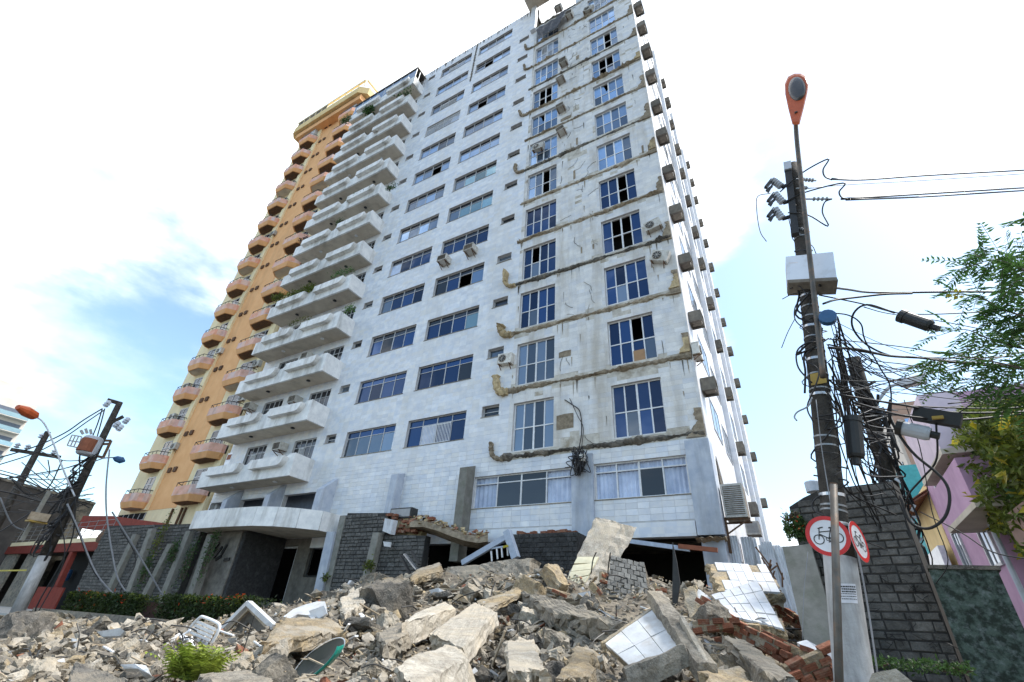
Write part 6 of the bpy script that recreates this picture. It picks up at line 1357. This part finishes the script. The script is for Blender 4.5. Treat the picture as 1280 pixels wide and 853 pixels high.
# ---- named pieces of the heap --------------------------------------
def patch(q, u, v): return q[0].lerp(q[1], u).lerp(q[3].lerp(q[2], u), v)
def slab4(name, label, q, thick, mt, cat='concrete slab', group=None, down=None, rough=.02, jag=.03, nu=16, nv=12, seed=0, parent=None):
    """q = TL TR BR BL corners of the visible face; body extends behind it"""
    r_ = random.Random(seed+int(abs(q[0].x*100))); n = (q[1]-q[0]).cross(q[3]-q[0]).normalized()
    if n.dot(Vector(CAM)-q[0]) < 0: n = -n
    back = -n if down is None else Vector(down).normalized()
    m = MB(); top = []; 
    for j in range(nv+1):
        for i in range(nu+1):
            u, v = i/nu, j/nv; p = patch(q, u, v); e = (i in (0, nu)) + (j in (0, nv))
            if e: p = p+((q[1]-q[0]).normalized()*r_.uniform(-1, 1)+(q[3]-q[0]).normalized()*r_.uniform(-1, 1))*jag
            p = p+n*(mnoise.noise(p*3.1)*rough+mnoise.noise(p*9)*rough*.6-(rough*1.2*r_.random() if e else 0)); top.append(p)
    m.v = [tuple(p) for p in top]; W_ = nu+1
    m.f = [(j*W_+i, j*W_+i+1, (j+1)*W_+i+1, (j+1)*W_+i) for j in range(nv) for i in range(nu)]
    ring = [i for i in range(W_)]+[j*W_+nu for j in range(1, nv+1)]+[nv*W_+i for i in range(nu-1, -1, -1)]+[j*W_ for j in range(nv-1, 0, -1)]
    prev = ring
    for lv in (.12, .35, .6, .82, 1):
        o_ = len(m.v)
        for k in ring: p = top[k]+back*thick*lv; m.v.append(tuple(p+Vector((r_.uniform(-1, 1), r_.uniform(-1, 1), r_.uniform(-1, 1)))*jag*.8))
        cur = [o_+i for i in range(len(ring))]; R_ = len(ring)
        m.f += [(prev[i], prev[(i+1) % R_], cur[(i+1) % R_], cur[i]) for i in range(R_)]; prev = cur
    m.f.append(tuple(prev)); m.mi = [0]*len(m.f)
    if parent is None:
        T = thing(name, label, cat, tuple(sum(q, Vector())/4-Vector((0, 0, .0))), group)
    else: T = parent
    m.build('core', mt, T, fix=True); return T, n
def tiles_on(T, q, n, cu, cv, mt, u0=0, u1=1, v0=0, v1=1, gap=.05, th=.012, miss=.0, nm='tile', brick=False, seed=1, uneven=.3, shapef=None):
    r_ = random.Random(seed)
    for j in range(cv):
        for i in range(cu+(1 if brick and j % 2 else 0)):
            if r_.random() < miss: continue
            sh = .5 if brick and j % 2 else 0
            a, b = (i-sh)/cu, (i+1-sh)/cu; a, b = max(0, a), min(1, b); c, d = j/cv, (j+1)/cv
            if b-a < .3/cu: continue
            g = gap; a_, b_ = a+g/cu, b-g/cu; c_, d_ = c+g/cv, d-g/cv
            if shapef and not shapef((a+b)/2, (c+d)/2): continue
            U = lambda t: u0+(u1-u0)*t; V_ = lambda t: v0+(v1-v0)*t; h = th*r_.uniform(1-uneven, 1+uneven); j_ = lambda: r_.uniform(-.02, .02)/cu*(3 if brick else 1)
            P = [patch(q, U(a_+j_()), V_(c_+j_())), patch(q, U(b_+j_()), V_(c_+j_())), patch(q, U(b_+j_()), V_(d_+j_())), patch(q, U(a_+j_()), V_(d_+j_()))]
            base = [p-n*.02 for p in P]; cen = sum(P, Vector())/4; top = [cen+(p-cen)*(.93 if brick else .985)+n*(h+r_.uniform(-.2, .2)*h*(1 if brick else .1)) for p in P]
            MB().add(base+top, [(0, 1, 5, 4), (1, 2, 6, 5), (2, 3, 7, 6), (3, 0, 4, 7), (4, 5, 6, 7)]).build(nm, mt, T, fix=True)
def ql(*a): return [at(x, y, Y=Y_) for x, y, Y_ in a]
# leaning pillar
q = ql((744, 646, -2.7), (776, 656, -2.7), (731, 737, -4.3), (697, 748, -4.3))
T, n = slab4('leaning_pillar', 'tall leaning concrete pillar with cream tiles on its lower part', q, .42, 'concrete_pale', down=(.75, .55, -.1), rough=.03, jag=.03, nv=14)
tiles_on(T, q, n, 1, 5, 'cream_tile', u0=.02, u1=.9, v0=.55, v1=.99, gap=.03, th=.03)
# stone faced slab
q = ql((764, 695, -3.9), (806, 705, -3.9), (813, 761, -4.9), (757, 746, -4.9))
T, n = slab4('stone_faced_slab', 'tilted slab faced with small grey stones behind the dark steel post', q, .28, 'concrete_dark', down=(.1, .3, -.9), jag=.02)
tiles_on(T, q, n, 6, 8, 'stone_pale', gap=.045, th=.03, nm='stone', brick=True, seed=5, uneven=.5)
# beam
q = ql((555, 709, -3.6), (663, 696, -3.6), (660, 725, -3.9), (556, 722, -3.9))
slab4('broken_beam', 'long pale concrete beam lying in front of the black stone block', q, .55, 'concrete', rough=.04, jag=.035, nu=22, nv=5, down=(0, .9, -.1))
slab4('broken_slab', 'flat slab shelf jutting out just below the long pale beam', ql((500, 722, -4.0), (608, 728, -4.0), (600, 735, -4.6), (520, 736, -4.6)), .12, 'concrete_dark', jag=.04, nu=14)
hz = lambda x, y, l=.15: hits(x, y, l)
def Q(*pts): return [hits(x, y, l) for x, y, l in pts]
CS = 'large concrete slabs on the heap'
def gslab(label, pts, th, mt='concrete', **k):
    q = [at(x, y, Y=Yv) for x, y, Yv in pts]; return slab4('concrete_slab', label, q, th, mt, group=CS, **k)
yq = lambda x, y, l=.12: hits(x, y, l).y
def gs(label, pts, l, th, mt='concrete', dy=(0, 0, 0, 0), **k):
    P = [hits(x, y, l) for x, y in pts]; P = [at(x, y, Y=p.y+d) for (x, y), p, d in zip(pts, P, dy)]; return slab4('concrete_slab', label, P, th, mt, group=CS, **k)
gs('big smooth grey slab lying tilted in the middle of the heap', [(594, 753), (621, 765), (579, 808), (537, 791)], .28, .16, 'concrete_pale', down=(.2, .4, -1), jag=.02, rough=.012)
gs('long thick slab sloping up right at the bottom centre', [(496, 829), (562, 803), (584, 818), (522, 862)], .3, .22, 'concrete_pale', down=(.3, .5, -1), jag=.025, rough=.02)
gs('long ragged slab slanting down right under the leaning pillar', [(650, 738), (706, 752), (776, 776), (690, 764)], .3, .22, 'concrete', down=(-.1, .3, -1), jag=.06, rough=.05, nu=18)
gs('grey slab with white paint remains in front of the central slab', [(632, 799), (664, 798), (682, 838), (634, 838)], .3, .2, 'concrete_pale', down=(0, .6, -1), jag=.03)
gs('blocky slab with pale blue top left of the centre', [(518, 766), (556, 752), (569, 759), (503, 779)], .32, .3, 'concrete_pale', down=(0, .25, -1), jag=.025)
gs('flat light slab below the broken stone wall', [(520, 712), (548, 703), (553, 712), (512, 726)], .25, .12, 'plaster_ochre', down=(0, .3, -1), jag=.03)
gs('pale slanted slab on the left flank of the heap', [(425, 748), (452, 733), (456, 752), (430, 768)], .2, .2, 'concrete_pale', jag=.04)
gs('ochre slab sloping down left towards the dark cover', [(355, 772), (408, 768), (432, 788), (330, 800)], .25, .15, 'plaster_ochre', down=(0, .3, -1), jag=.04, rough=.03)
gs('large ochre block at the bottom right beside the bricks', [(880, 828), (925, 835), (960, 858), (885, 862)], .3, .35, 'plaster_ochre', down=(0, .4, -1), jag=.05, rough=.05)
gs('long narrow slab running down right over the ochre block', [(905, 795), (930, 800), (992, 845), (965, 848)], .38, .12, 'concrete', jag=.04, nu=14)
gs('dark tilted slab at the bottom left corner', [(94, 826), (160, 848), (160, 866), (78, 864)], .22, .25, 'concrete_dark', down=(0, .8, -.5), jag=.03)
gs('flat dark slab behind the fern', [(255, 838), (330, 838), (345, 856), (262, 858)], .12, .12, 'concrete', jag=.04)
gs('chunky ochre block above the bottom centre', [(742-20, 808), (752-10, 810), (735, 842), (697, 848)], .25, .25, 'plaster_ochre', jag=.04)
gs('thin slab leaning left at the right flank of the heap', [(595, 752), (650, 733), (655, 740), (608, 760)], .3, .08, 'plaster_ochre', jag=.02)
gs('broken edge slab left of the marble panel', [(470, 790), (500, 778), (512, 790), (480, 806)], .2, .18, 'concrete', jag=.04)
bo = place_rock(20, 800, 52, 'block', ('concrete_dark', 'dark')); tag(bo, 'big dark rounded boulder at the left edge of the picture', 'boulder')
bo.name = 'boulder'
o = place_rock(896, 800, 36, 'block', ('concrete', 'grey')); tag(o, 'angular grey stone lump with many facets below the bricks', 'boulder'); o.location.z += .25; o.name = 'boulder'
# marble sheet left
ms = thing('marble_sheet', 'broken white marble sheet lying on the ochre slab left of the heap', 'marble sheet', tuple(hits(385, 765)))
pl_ = [(354, 771), (366, 762), (381, 756), (396, 752), (406, 752), (408, 760), (398, 766), (391, 776), (385, 769), (372, 768), (362, 773)]
yb_ = hits(380, 765, .3).y; P = [at(x, y, Y=yb_+(765-y)*.02) for x, y in pl_]; MB().prism(P, (0, .03, -.03)).build('sheet', 'fragment_white', ms, fix=True)
P = [at(x, y, Y=yb_-.1) for x, y in ((386, 764), (405, 757), (409, 767), (392, 777))]; MB().prism(P, (0, .03, -.02)).build('tile', 'white_tile', ms, fix=True)
# two white tiled slabs at right
q = ql((886, 704, -4.4), (957, 707, -4.2), (976, 742, -5.4), (900, 738, -5.6))
T, n = slab4('tiled_slab', 'upper white tiled slab with ragged ochre edge right of the heap', q, .2, 'plaster_ochre', down=(-.2, .2, -1), jag=.05, group='white tiled slabs'); tiles_on(T, q, n, 6, 3, 'white_tile', u0=.1, gap=.015, th=.02, miss=.04)
q = ql((889, 745, -5.6), (946, 725, -5.4), (981, 788, -6.6), (916, 772, -6.8))
T, n = slab4('tiled_slab', 'lower slab of square white tiles with dark grout lines', q, .14, 'plaster_ochre', down=(.1, .3, -1), jag=.03, group='white tiled slabs'); tiles_on(T, q, n, 5, 4, 'white_tile', gap=.025, th=.02, v0=.02)
q = ql((853, 737, -5.2), (868, 731, -5.2), (880, 775, -5.7), (862, 778, -5.7)); slab4('concrete_slab', 'upright ochre block between stone faced slab and tiled slabs', q, .25, 'plaster_ochre', jag=.03, group=CS)
q = ql((868, 732, -5.15), (890, 748, -5.3), (886, 758, -5.5), (873, 752, -5.4)); T, n = slab4('marble_sheet', 'small white marble face on the upright ochre block', q, .05, 'fragment_white', jag=.01, cat='marble sheet')
# framed marble panel
mp_ = thing('fallen_marble_wall', 'grey white marble wall piece in broken concrete frame at the front right', 'marble panel', tuple(hits(820, 800)))
yp = hits(822, 800, .35).y; q = [at(x, y, Y=Yv) for x, y, Yv in ((816, 763, yp+.5), (830, 772, yp+.45), (858, 822, yp-.35), (790, 836, yp-.35))]
q2 = [at(757, 806, Y=yp-.0), at(815, 762, Y=yp+.5), at(859, 820, Y=yp-.3), at(790, 836, Y=yp-.4)]
n2 = (q2[1]-q2[0]).cross(q2[3]-q2[0]).normalized(); n2 = n2 if n2.dot(Vector(CAM)-q2[0]) > 0 else -n2
MB().prism(q2, -n2*.06).build('backing', 'plaster_ochre', mp_, fix=True); tiles_on(mp_, q2, n2, 3, 2, 'fragment_white', gap=.008, th=.015, seed=9, uneven=.1)
def rbeam(nm, p0, p1, w_, h, mt, par, seed):
    a, b = Vector(p0), Vector(p1); d = (b-a); L_ = d.length; d.normalize(); r = d.cross(Vector((0, 0, 1))).normalized(); u = r.cross(d); r_ = random.Random(seed); m = MB(); k = max(4, int(L_/.08))
    for i in range(k+1):
        c = a+d*L_*i/k
        for (x, y) in ((-1, -1), (0, -1.1), (1, -1), (1.1, 0), (1, 1), (0, 1.05), (-1, 1), (-1.1, 0)): m.v.append(tuple(c+r*x*w_/2*(1+r_.uniform(-.14, .14))+u*y*h/2*(1+r_.uniform(-.14, .14))+d*r_.uniform(-.02, .02)))
    m.f = [(i*8+j, i*8+(j+1) % 8, (i+1)*8+(j+1) % 8, (i+1)*8+j) for i in range(k) for j in range(8)]+[tuple(range(8))[::-1], tuple(range(k*8, k*8+8))]; m.mi = [0]*len(m.f); return m.build(nm, mt, par, fix=True)
rbeam('frame_beam', at(818, 746, Y=yp+.62), at(884, 842, Y=yp-.5), .16, .14, 'concrete', mp_, 1); rbeam('frame_beam', at(785, 850, Y=yp-.55), at(860, 818, Y=yp-.35), .14, .16, 'concrete', mp_, 2); rbeam('frame_beam', at(753, 808, Y=yp+.02), at(816, 764, Y=yp+.5), .06, .06, 'plaster_ochre', mp_, 3); rbeam('frame_beam', at(852, 775, Y=yp+.0), at(882, 832, Y=yp-.45), .04, .08, 'concrete_pale', mp_, 4)
# brick masonry lumps
BG = 'lumps of red hollow brick masonry'
def bricks(label, px, py, nx, nz_, yaw, tl, s=1, lift=.25):
    p = hits(px, py, lift); T = thing('brick_masonry', label, 'brick rubble', tuple(p), BG); Mx = Matrix.Translation(p) @ Matrix.Rotation(yaw, 4, 'Z') @ Matrix.Rotation(tl, 4, 'Y') @ Matrix.Rotation(rg.uniform(-.3, .3), 4, 'X')
    M0 = Mx.copy(); bw_, bh, bd = .20*s, .075*s, .12*s; mo = MB()
    for j in range(nz_):
        for i in range(nx):
            if rg.random() < .15: continue
            x = (i-(nx-1)/2+(.5 if j % 2 else 0))*bw_; z = (j-(nz_-1)/2)*bh; w_ = bw_*rg.uniform(.6, 1); m = MB(); dy = rg.uniform(-.05, .03)*s; Mx = M0 @ Matrix.Rotation(rg.gauss(0, .05), 4, 'Y') @ Matrix.Rotation(rg.gauss(0, .06), 4, 'Z')
            m.box(x-w_/2+.006, x+w_/2-.006, -bd/2+dy, bd/2+dy, z-bh/2+.005, z+bh/2-.005, Mx)
            for g in (-.3, 0, .3): m.box(x-w_/2+.006, x+w_/2-.006, -bd/2+dy-.005*s, -bd/2+dy, z+g*bh-.007*s, z+g*bh+.005*s, Mx)
            m.build('brick', 'brick_red', T)
    mo.box(-nx*bw_/2*.82, nx*bw_/2*.7, -bd*.32, bd*.45, -nz_*bh/2*.85, nz_*bh/2*.85, M0); mo.build('mortar', 'plaster_ochre', T)
bricks('red brick lump between the tiled slab and the pale planter slab', 985, 770, 3, 3, -.5, .5); bricks('narrow red brick lump left of the white tiled slab', 892, 760, 3, 2, -.5, .5); bricks('red brick lump under the left end of the tiled slab', 890, 782, 3, 2, .1, -.15); bricks('small dark red brick lump in front of the tiled slab', 930, 786, 3, 2, -.1, .05)
bricks('widest sloping sheet of red brick masonry at the lower right', 975, 812, 6, 4, -.6, .35, .9); bricks('red brick lump ending at the near pole foot', 1012, 838, 3, 4, .3, -.4, 1); bricks('single tumbled brick beside the leaning pillar', 742, 735, 1, 2, .3, .8, 1, .3); bricks('upright red brick fragment behind the leaning pillar', 753, 722, 1, 4, 1.2, .2, .8, .3); bricks('red brick bits near the top of the heap', 700, 742, 2, 1, .2, .3, .8)
bricks('orange red brick stub by the dark steel post', 824, 738, 1, 2, .2, .2, .8); bricks('red brick lump at the edge of the lowest heap corner', 950, 800, 4, 3, -.4, .4, .9)
# white sheet at far right
ws = MB().prism([at(x, y, Y=yv) for x, y, yv in ((996, 803, -7.4), (1008, 800, -7.4), (1042, 818, -8), (1040, 824, -8), (1025, 822, -7.9))], (0, .02, -.04)).build('white_board', 'sign_white', fix=True); tag(ws, 'white board lying on the rubble left of the near pole', 'board')
cp_ = MB().prism([at(x, y, t=5.2) for x, y in ((1090, 842), (1120, 836), (1140, 852), (1145, 868), (1080, 868))], (0, .1, -.15)).build('concrete_fragment', 'concrete_pale', fix=True); tag(cp_, 'pale concrete fragment at the right foot of the near pole', 'rubble')
# blue white steel bar over the void and the orange one
stl = thing('steel_lintel', 'blue grey steel bar hanging across the dark garage opening', 'steel bar', (-4, -.2, 3.2)); MB().bar(at(752, 672, Y=-.6), at(862, 687, Y=-.6), .1, .12).build('bar', 'rail_blue', stl)
so2 = thing('rusty_bar', 'orange rusty bar joined to the blue steel bar by the corner pier', 'steel bar', (-2.5, -.2, 3.1)); MB().bar(at(848, 683, Y=-.65), at(897, 688, Y=-.65), .1, .12).build('bar', 'rust_orange', so2)
pz = thing('dark_steel_post', 'thin dark broken steel post sticking up from the rubble', 'post', tuple(hits(845, 760))); ya = hits(843, 755).y; MB().prism([at(x, y, Y=ya) for x, y in ((840, 758), (841, 700), (840.5, 678), (846, 703), (850, 730), (846, 758))], (.0, .05, 0)).build('blade', 'black_metal', pz, fix=True)
# white rail by the dark block
wr = thing('broken_railing', 'broken blue white metal railing leaning against the black stone block', 'railing', tuple(at(610, 700, Y=-2.4))); Yr = -2.4
def rb2(a, b, w_, h, nm, mt='rail_blue'): return MB().bar(at(*a, Y=Yr), at(*b, Y=Yr), w_, h).build(nm, mt, wr)
rb2((578, 704), (634, 671), .12, .16, 'top_rail'); rb2((634, 664), (645, 698), .2, .22, 'post'); rb2((614, 686), (640, 682), .05, .05, 'cross_bar')
for x, y in ((614, 689), (621, 686), (627, 684), (634, 682)): rb2((x, y), (x+1, y+13), .04, .04, 'baluster', 'white_metal')
c = at(632, 684, Y=Yr-.15); MB().bar(c-Vector((.08, 0, 0)), c+Vector((.08, 0, .03)), .05, .06).build('yellow_tag', 'leaf_yellow', wr)
# sagging floor slab over the void
sl = thing('sagging_floor', 'sagging floor slab loaded with broken bricks over the dark opening', 'concrete slab', tuple(at(560, 668, Y=-1.2)))
m = MB(); topc = [(512, 652), (530, 652), (545, 656), (560, 662), (580, 669), (598, 672), (610, 670)]
for (x, y) in topc:
    for (dy, yy, Y_) in ((-4, 0, -.4), (0, 4, -1.3), (7, 4, -1.35), (14, 0, -.5)): m.v.append(tuple(at(x, y+dy, Y=Y_)))
m.f = [(i*4+j, i*4+(j+1) % 4, (i+1)*4+(j+1) % 4, (i+1)*4+j) for i in range(len(topc)-1) for j in range(4)]+[(3, 2, 1, 0), tuple((len(topc)-1)*4+j for j in range(4))]; m.mi = [0]*len(m.f); m.build('slab', 'broken', sl, fix=True)
m = MB()
for i in range(170):
    f = rg.random(); k = f*(len(topc)-1); a = topc[int(k)]; b = topc[min(len(topc)-1, int(k)+1)]; x = a[0]+(b[0]-a[0])*(k-int(k)); y = a[1]+(b[1]-a[1])*(k-int(k)); p = at(x, y-4+rg.uniform(-3, 6), Y=rg.uniform(-1.35, -.5)); vs, fs = rg.choice(UNIT); s = rg.uniform(.08, .26); R3 = Matrix.Rotation(rg.uniform(0, 6), 3, 'Z') @ Matrix.Rotation(rg.gauss(0, .5), 3, 'X'); m.m = rg.choices((0, 1, 2), (3, 2, 1.2))[0]; m.add([p+(R3 @ v)*s for v in vs], fs)
stuffp(m.build('loose_debris', ['broken_ochre', 'plaster_ochre', 'brick_red'], sl))
p = at(530, 650, Y=-1.0); MB().bar(p, p+Vector((.5, 0, .02)), .2, .12).build('tile', 'rust_orange', sl); p = at(524, 648, Y=-1.1); MB().prism([p, p+Vector((.4, 0, .08)), p+Vector((.35, 0, -.2)), p+Vector((.02, 0, -.16))], (0, .03, 0)).build('white_scrap', 'fragment_white', sl)
hp_ = thing('hanging_scrap', 'crumpled pale metal scrap hanging on the broken stone wall', 'scrap', tuple(at(486, 660, Y=-1.4)))
MB().prism([at(481, 648, Y=-1.4), at(492, 650, Y=-1.4), at(488, 668, Y=-1.4), at(478, 664, Y=-1.4)], (.05, .2, 0)).build('sheet', 'corrugated', hp_, fix=True); MB().prism([at(479, 677, Y=-1.5), at(488, 678, Y=-1.5), at(487, 684, Y=-1.5), at(480, 683, Y=-1.5)], (.02, .05, 0)).build('scrap', 'fragment_white', hp_, fix=True)
for i, (a, b) in enumerate((((501, 695), (513, 718)), ((506, 693), (521, 712)), ((515, 690), (524, 706)))): tag(MB().bar(at(*a, Y=-2.2), at(*b, Y=-2.6), .1, .05).build('fallen_plank', 'black_metal' if i != 1 else 'aluminium'), ['black fallen slat at the broken stone wall', 'shiny metal slat between two black ones', 'short black slat nearest the dark opening'][i], 'slat')
# picture-like frame / broken panel corner beside the chair
fr_ = thing('fallen_doorway', 'upturned white edged wooden frame corner in front of the hedge', 'frame', tuple(hits(312, 785)))
Yf = hits(305, 792).y+.3
for nm, a, b, w_, mt in (('frame_bar', (262, 803), (311, 754), .09, 'fragment_white'), ('frame_bar', (311, 754), (343, 784), .10, 'fragment_white'), ('inner_bar', (268, 806), (312, 761), .05, 'wood'), ('inner_bar', (312, 761), (336, 786), .05, 'wood')): MB().bar(at(*a, Y=Yf), at(*b, Y=Yf), w_, w_*.8).build(nm, mt, fr_)
MB().prism([at(282, 800, Y=Yf+.08), at(311, 762, Y=Yf+.08), at(334, 785, Y=Yf+.08), at(322, 790, Y=Yf+.08), at(310, 778, Y=Yf+.08), at(296, 798, Y=Yf+.08)], (0, .05, 0)).build('panel', 'entrance_stone', fr_, fix=True)
# broken white chair
chp = hits(248, 800); ch = thing('broken_chair', 'broken white slatted metal chair lying tilted in the rubble', 'chair', tuple(chp)); Yc = chp.y
def cb_(nm, a, b, w_, h=None, dy=0, dy2=None): return MB().bar(at(*a, Y=Yc+dy), at(*b, Y=Yc+(dy if dy2 is None else dy2)), w_, h or w_).build(nm, 'white_metal', ch)
MB().tube(smooth_path([at(236, 790, Y=Yc), at(240, 782, Y=Yc), at(249, 773, Y=Yc), at(254, 771.5, Y=Yc), at(270, 778, Y=Yc), at(274.5, 783, Y=Yc), at(272, 791, Y=Yc), at(264, 806, Y=Yc)], 5), .022, 8).build('back_frame', 'white_metal', ch, smooth=True)
for i in range(5): cb_('slat', (246-2.6*i, 777+4.6*i), (269-2.2*i, 787+4.6*i), .012, .034)
MB().tube(smooth_path([at(238, 788, Y=Yc), at(228, 795, Y=Yc-.1), at(222, 800, Y=Yc-.15)], 4), .02, 8).build('seat_frame', 'white_metal', ch)
for i in range(4): cb_('slat', (222+5*i, 797-1.2*i), (231+4.5*i, 813-1.5*i), .045, .012, -.15)
cb_('leg', (180, 820), (225, 793), .035, .035, -.5, 0); cb_('leg', (184, 819), (222, 797), .02, .02, -.55, -.1); cb_('armrest', (224, 793), (240, 800), .03)
# fern
fp = hits(238, 835); fn = thing('fern', 'bright yellow green fern bush in the rubble at the bottom left', 'plant', tuple(fp)); m = MB(); st2 = MB()
fc = at(238, 850, Y=fp.y-.45)
for i in range(95):
    a = rg.uniform(0, 6.28); L_ = rg.uniform(.20, .36)*.95; d = Vector((math.cos(a)*.6, math.sin(a)*.5, rg.uniform(.7, 1.5))).normalized(); q_ = Vector(fc)+Vector((rg.gauss(0, .07), rg.gauss(0, .07), 0)); pts = []
    for k in range(9): pts.append(q_.copy()); q_ = q_+d*L_/8; d = (d+Vector((0, 0, -.13))).normalized()
    st2.tube(pts, .002, 3); side = d.cross(Vector((0, 0, 1))).normalized()
    for k in range(1, 9):
        for s in (-1, 1): l_ = .06*math.sin(math.pi*(.2+.7*k/9)); wv = (pts[k]-pts[k-1]).normalized()*.011; tip = pts[k]+side*s*l_+Vector((0, 0, -.012)); m.add([pts[k]-wv, pts[k]+wv, tip+wv*.5, tip-wv*.5], [(0, 1, 2, 3)])
m.build('frond', 'leaf_fern', fn); st2.build('stem', 'leaf_fern', fn)
# dark round cover with green rim
cv = thing('round_cover', 'dark round shallow cover with a green rim tipped up in the rubble', 'cover', tuple(hits(398, 840)))
cc = at(398, 826, Y=hits(398, 845).y+.0); nrm = Vector((.25, -.55, .35)).normalized(); ux_ = (at(431, 806, Y=cc.y)-at(366, 846, Y=cc.y)).normalized(); uy_ = nrm.cross(ux_).normalized(); 
if uy_.z < 0: uy_ = -uy_
rx = (at(431, 806, Y=cc.y)-at(366, 846, Y=cc.y)).length/2; ry = rx*.42
for nm, mt, s0, d0, s1, d1 in (('shell', 'cover_dark', 1, 0, .2, -.05), ('rim', 'frame_grey', 1.03, .01, .985, .012)):
    m = MB(); r0_ = [cc+ux_*rx*s0*math.cos(a)+uy_*ry*s0*math.sin(a)+nrm*d0 for a in [2*math.pi*i/40 for i in range(40)]]; r1_ = [cc+ux_*rx*s1*math.cos(a)+uy_*ry*s1*math.sin(a)+nrm*d1 for a in [2*math.pi*i/40 for i in range(40)]]
    m.add(r0_+r1_, [(i, (i+1) % 40, 40+(i+1) % 40, 40+i) for i in range(40)]+([tuple(range(40, 80))] if nm == 'shell' else [])); m.build(nm, mt, cv)
P0 = [cc+ux_*rx*math.cos(a)+uy_*ry*math.sin(a)*1.0 for a in [math.pi+math.pi*i/16 for i in range(17)]]; P1 = [p+nrm*.16+Vector((0, 0, -.10)) for p in P0]; m = MB(); m.add(P0+P1, [(i, i+1, 18+i, 17+i) for i in range(16)]); o = m.build('green_skirt', 'green_plastic', cv); md = o.modifiers.new('s', 'SOLIDIFY'); md.thickness = .01
m = MB(); m.tube([p+nrm*.17+Vector((0, 0, -.1)) for p in P0], .012, 6); m.build('green_rim', 'green_plastic', cv)
# white plastic scraps
for i, (pp_, lb) in enumerate(((((150, 831), (168, 830), (182, 832), (187, 843), (180, 846), (172, 836), (155, 836)), 'white plastic strip along the dark slab at the lower left'), (((121, 790), (150, 785), (156, 789), (150, 795), (128, 796)), 'white and blue flat board on the rubble before the hedge'), (((536, 738), (548, 735), (555, 739), (551, 744), (541, 745)), 'crumpled white plastic in the middle of the heap slope'), (((722, 742), (737, 739), (738, 748), (724, 749)), 'small pale blue square tile below the leaning pillar'), (((748, 781-20), (765, 770), (778, 776), (770, 782), (755, 778)), 'silvery crumpled foil right of the long diagonal slab'))):
    Yv = hits(*pp_[0], .1).y; P = [at(x, y, Y=Yv+rg.uniform(-.03, .03)) for x, y in pp_]; tag(MB().prism(P, (0, .03, -.02)).build('white_scrap', 'fragment_white', fix=True), lb, 'scrap')
for i, (px, py, wp, cm, lb) in enumerate(((575, 700, 30, ('concrete', 'g'), 'rounded grey lump on the left end of the pale beam'), (805, 698, 22, ('plaster_ochre', 'o'), 'ochre lump on top of the heap behind the stone faced slab'), (825, 705, 20, ('plaster_ochre', 'o'), 'second ochre lump right behind the stone faced slab'), (860, 712, 26, ('concrete', 'g'), 'grey lump between dark steel post and tiled slab'), (694, 738, 34, ('plaster_ochre', 'o'), 'ochre lump with white paint left of the leaning pillar'), (460, 727, 16, ('plaster_ochre', 'o'), 'round ochre stone at the foot of the short post'), (660, 752, 36, ('plaster_ochre', 'o'), 'upright ochre piece between the middle slabs'))):
    o = place_rock(px, py, wp, 'block', cm); 
    if o: tag(o, lb, 'rubble'); o.name = 'rubble_lump'; o.location.z += .15
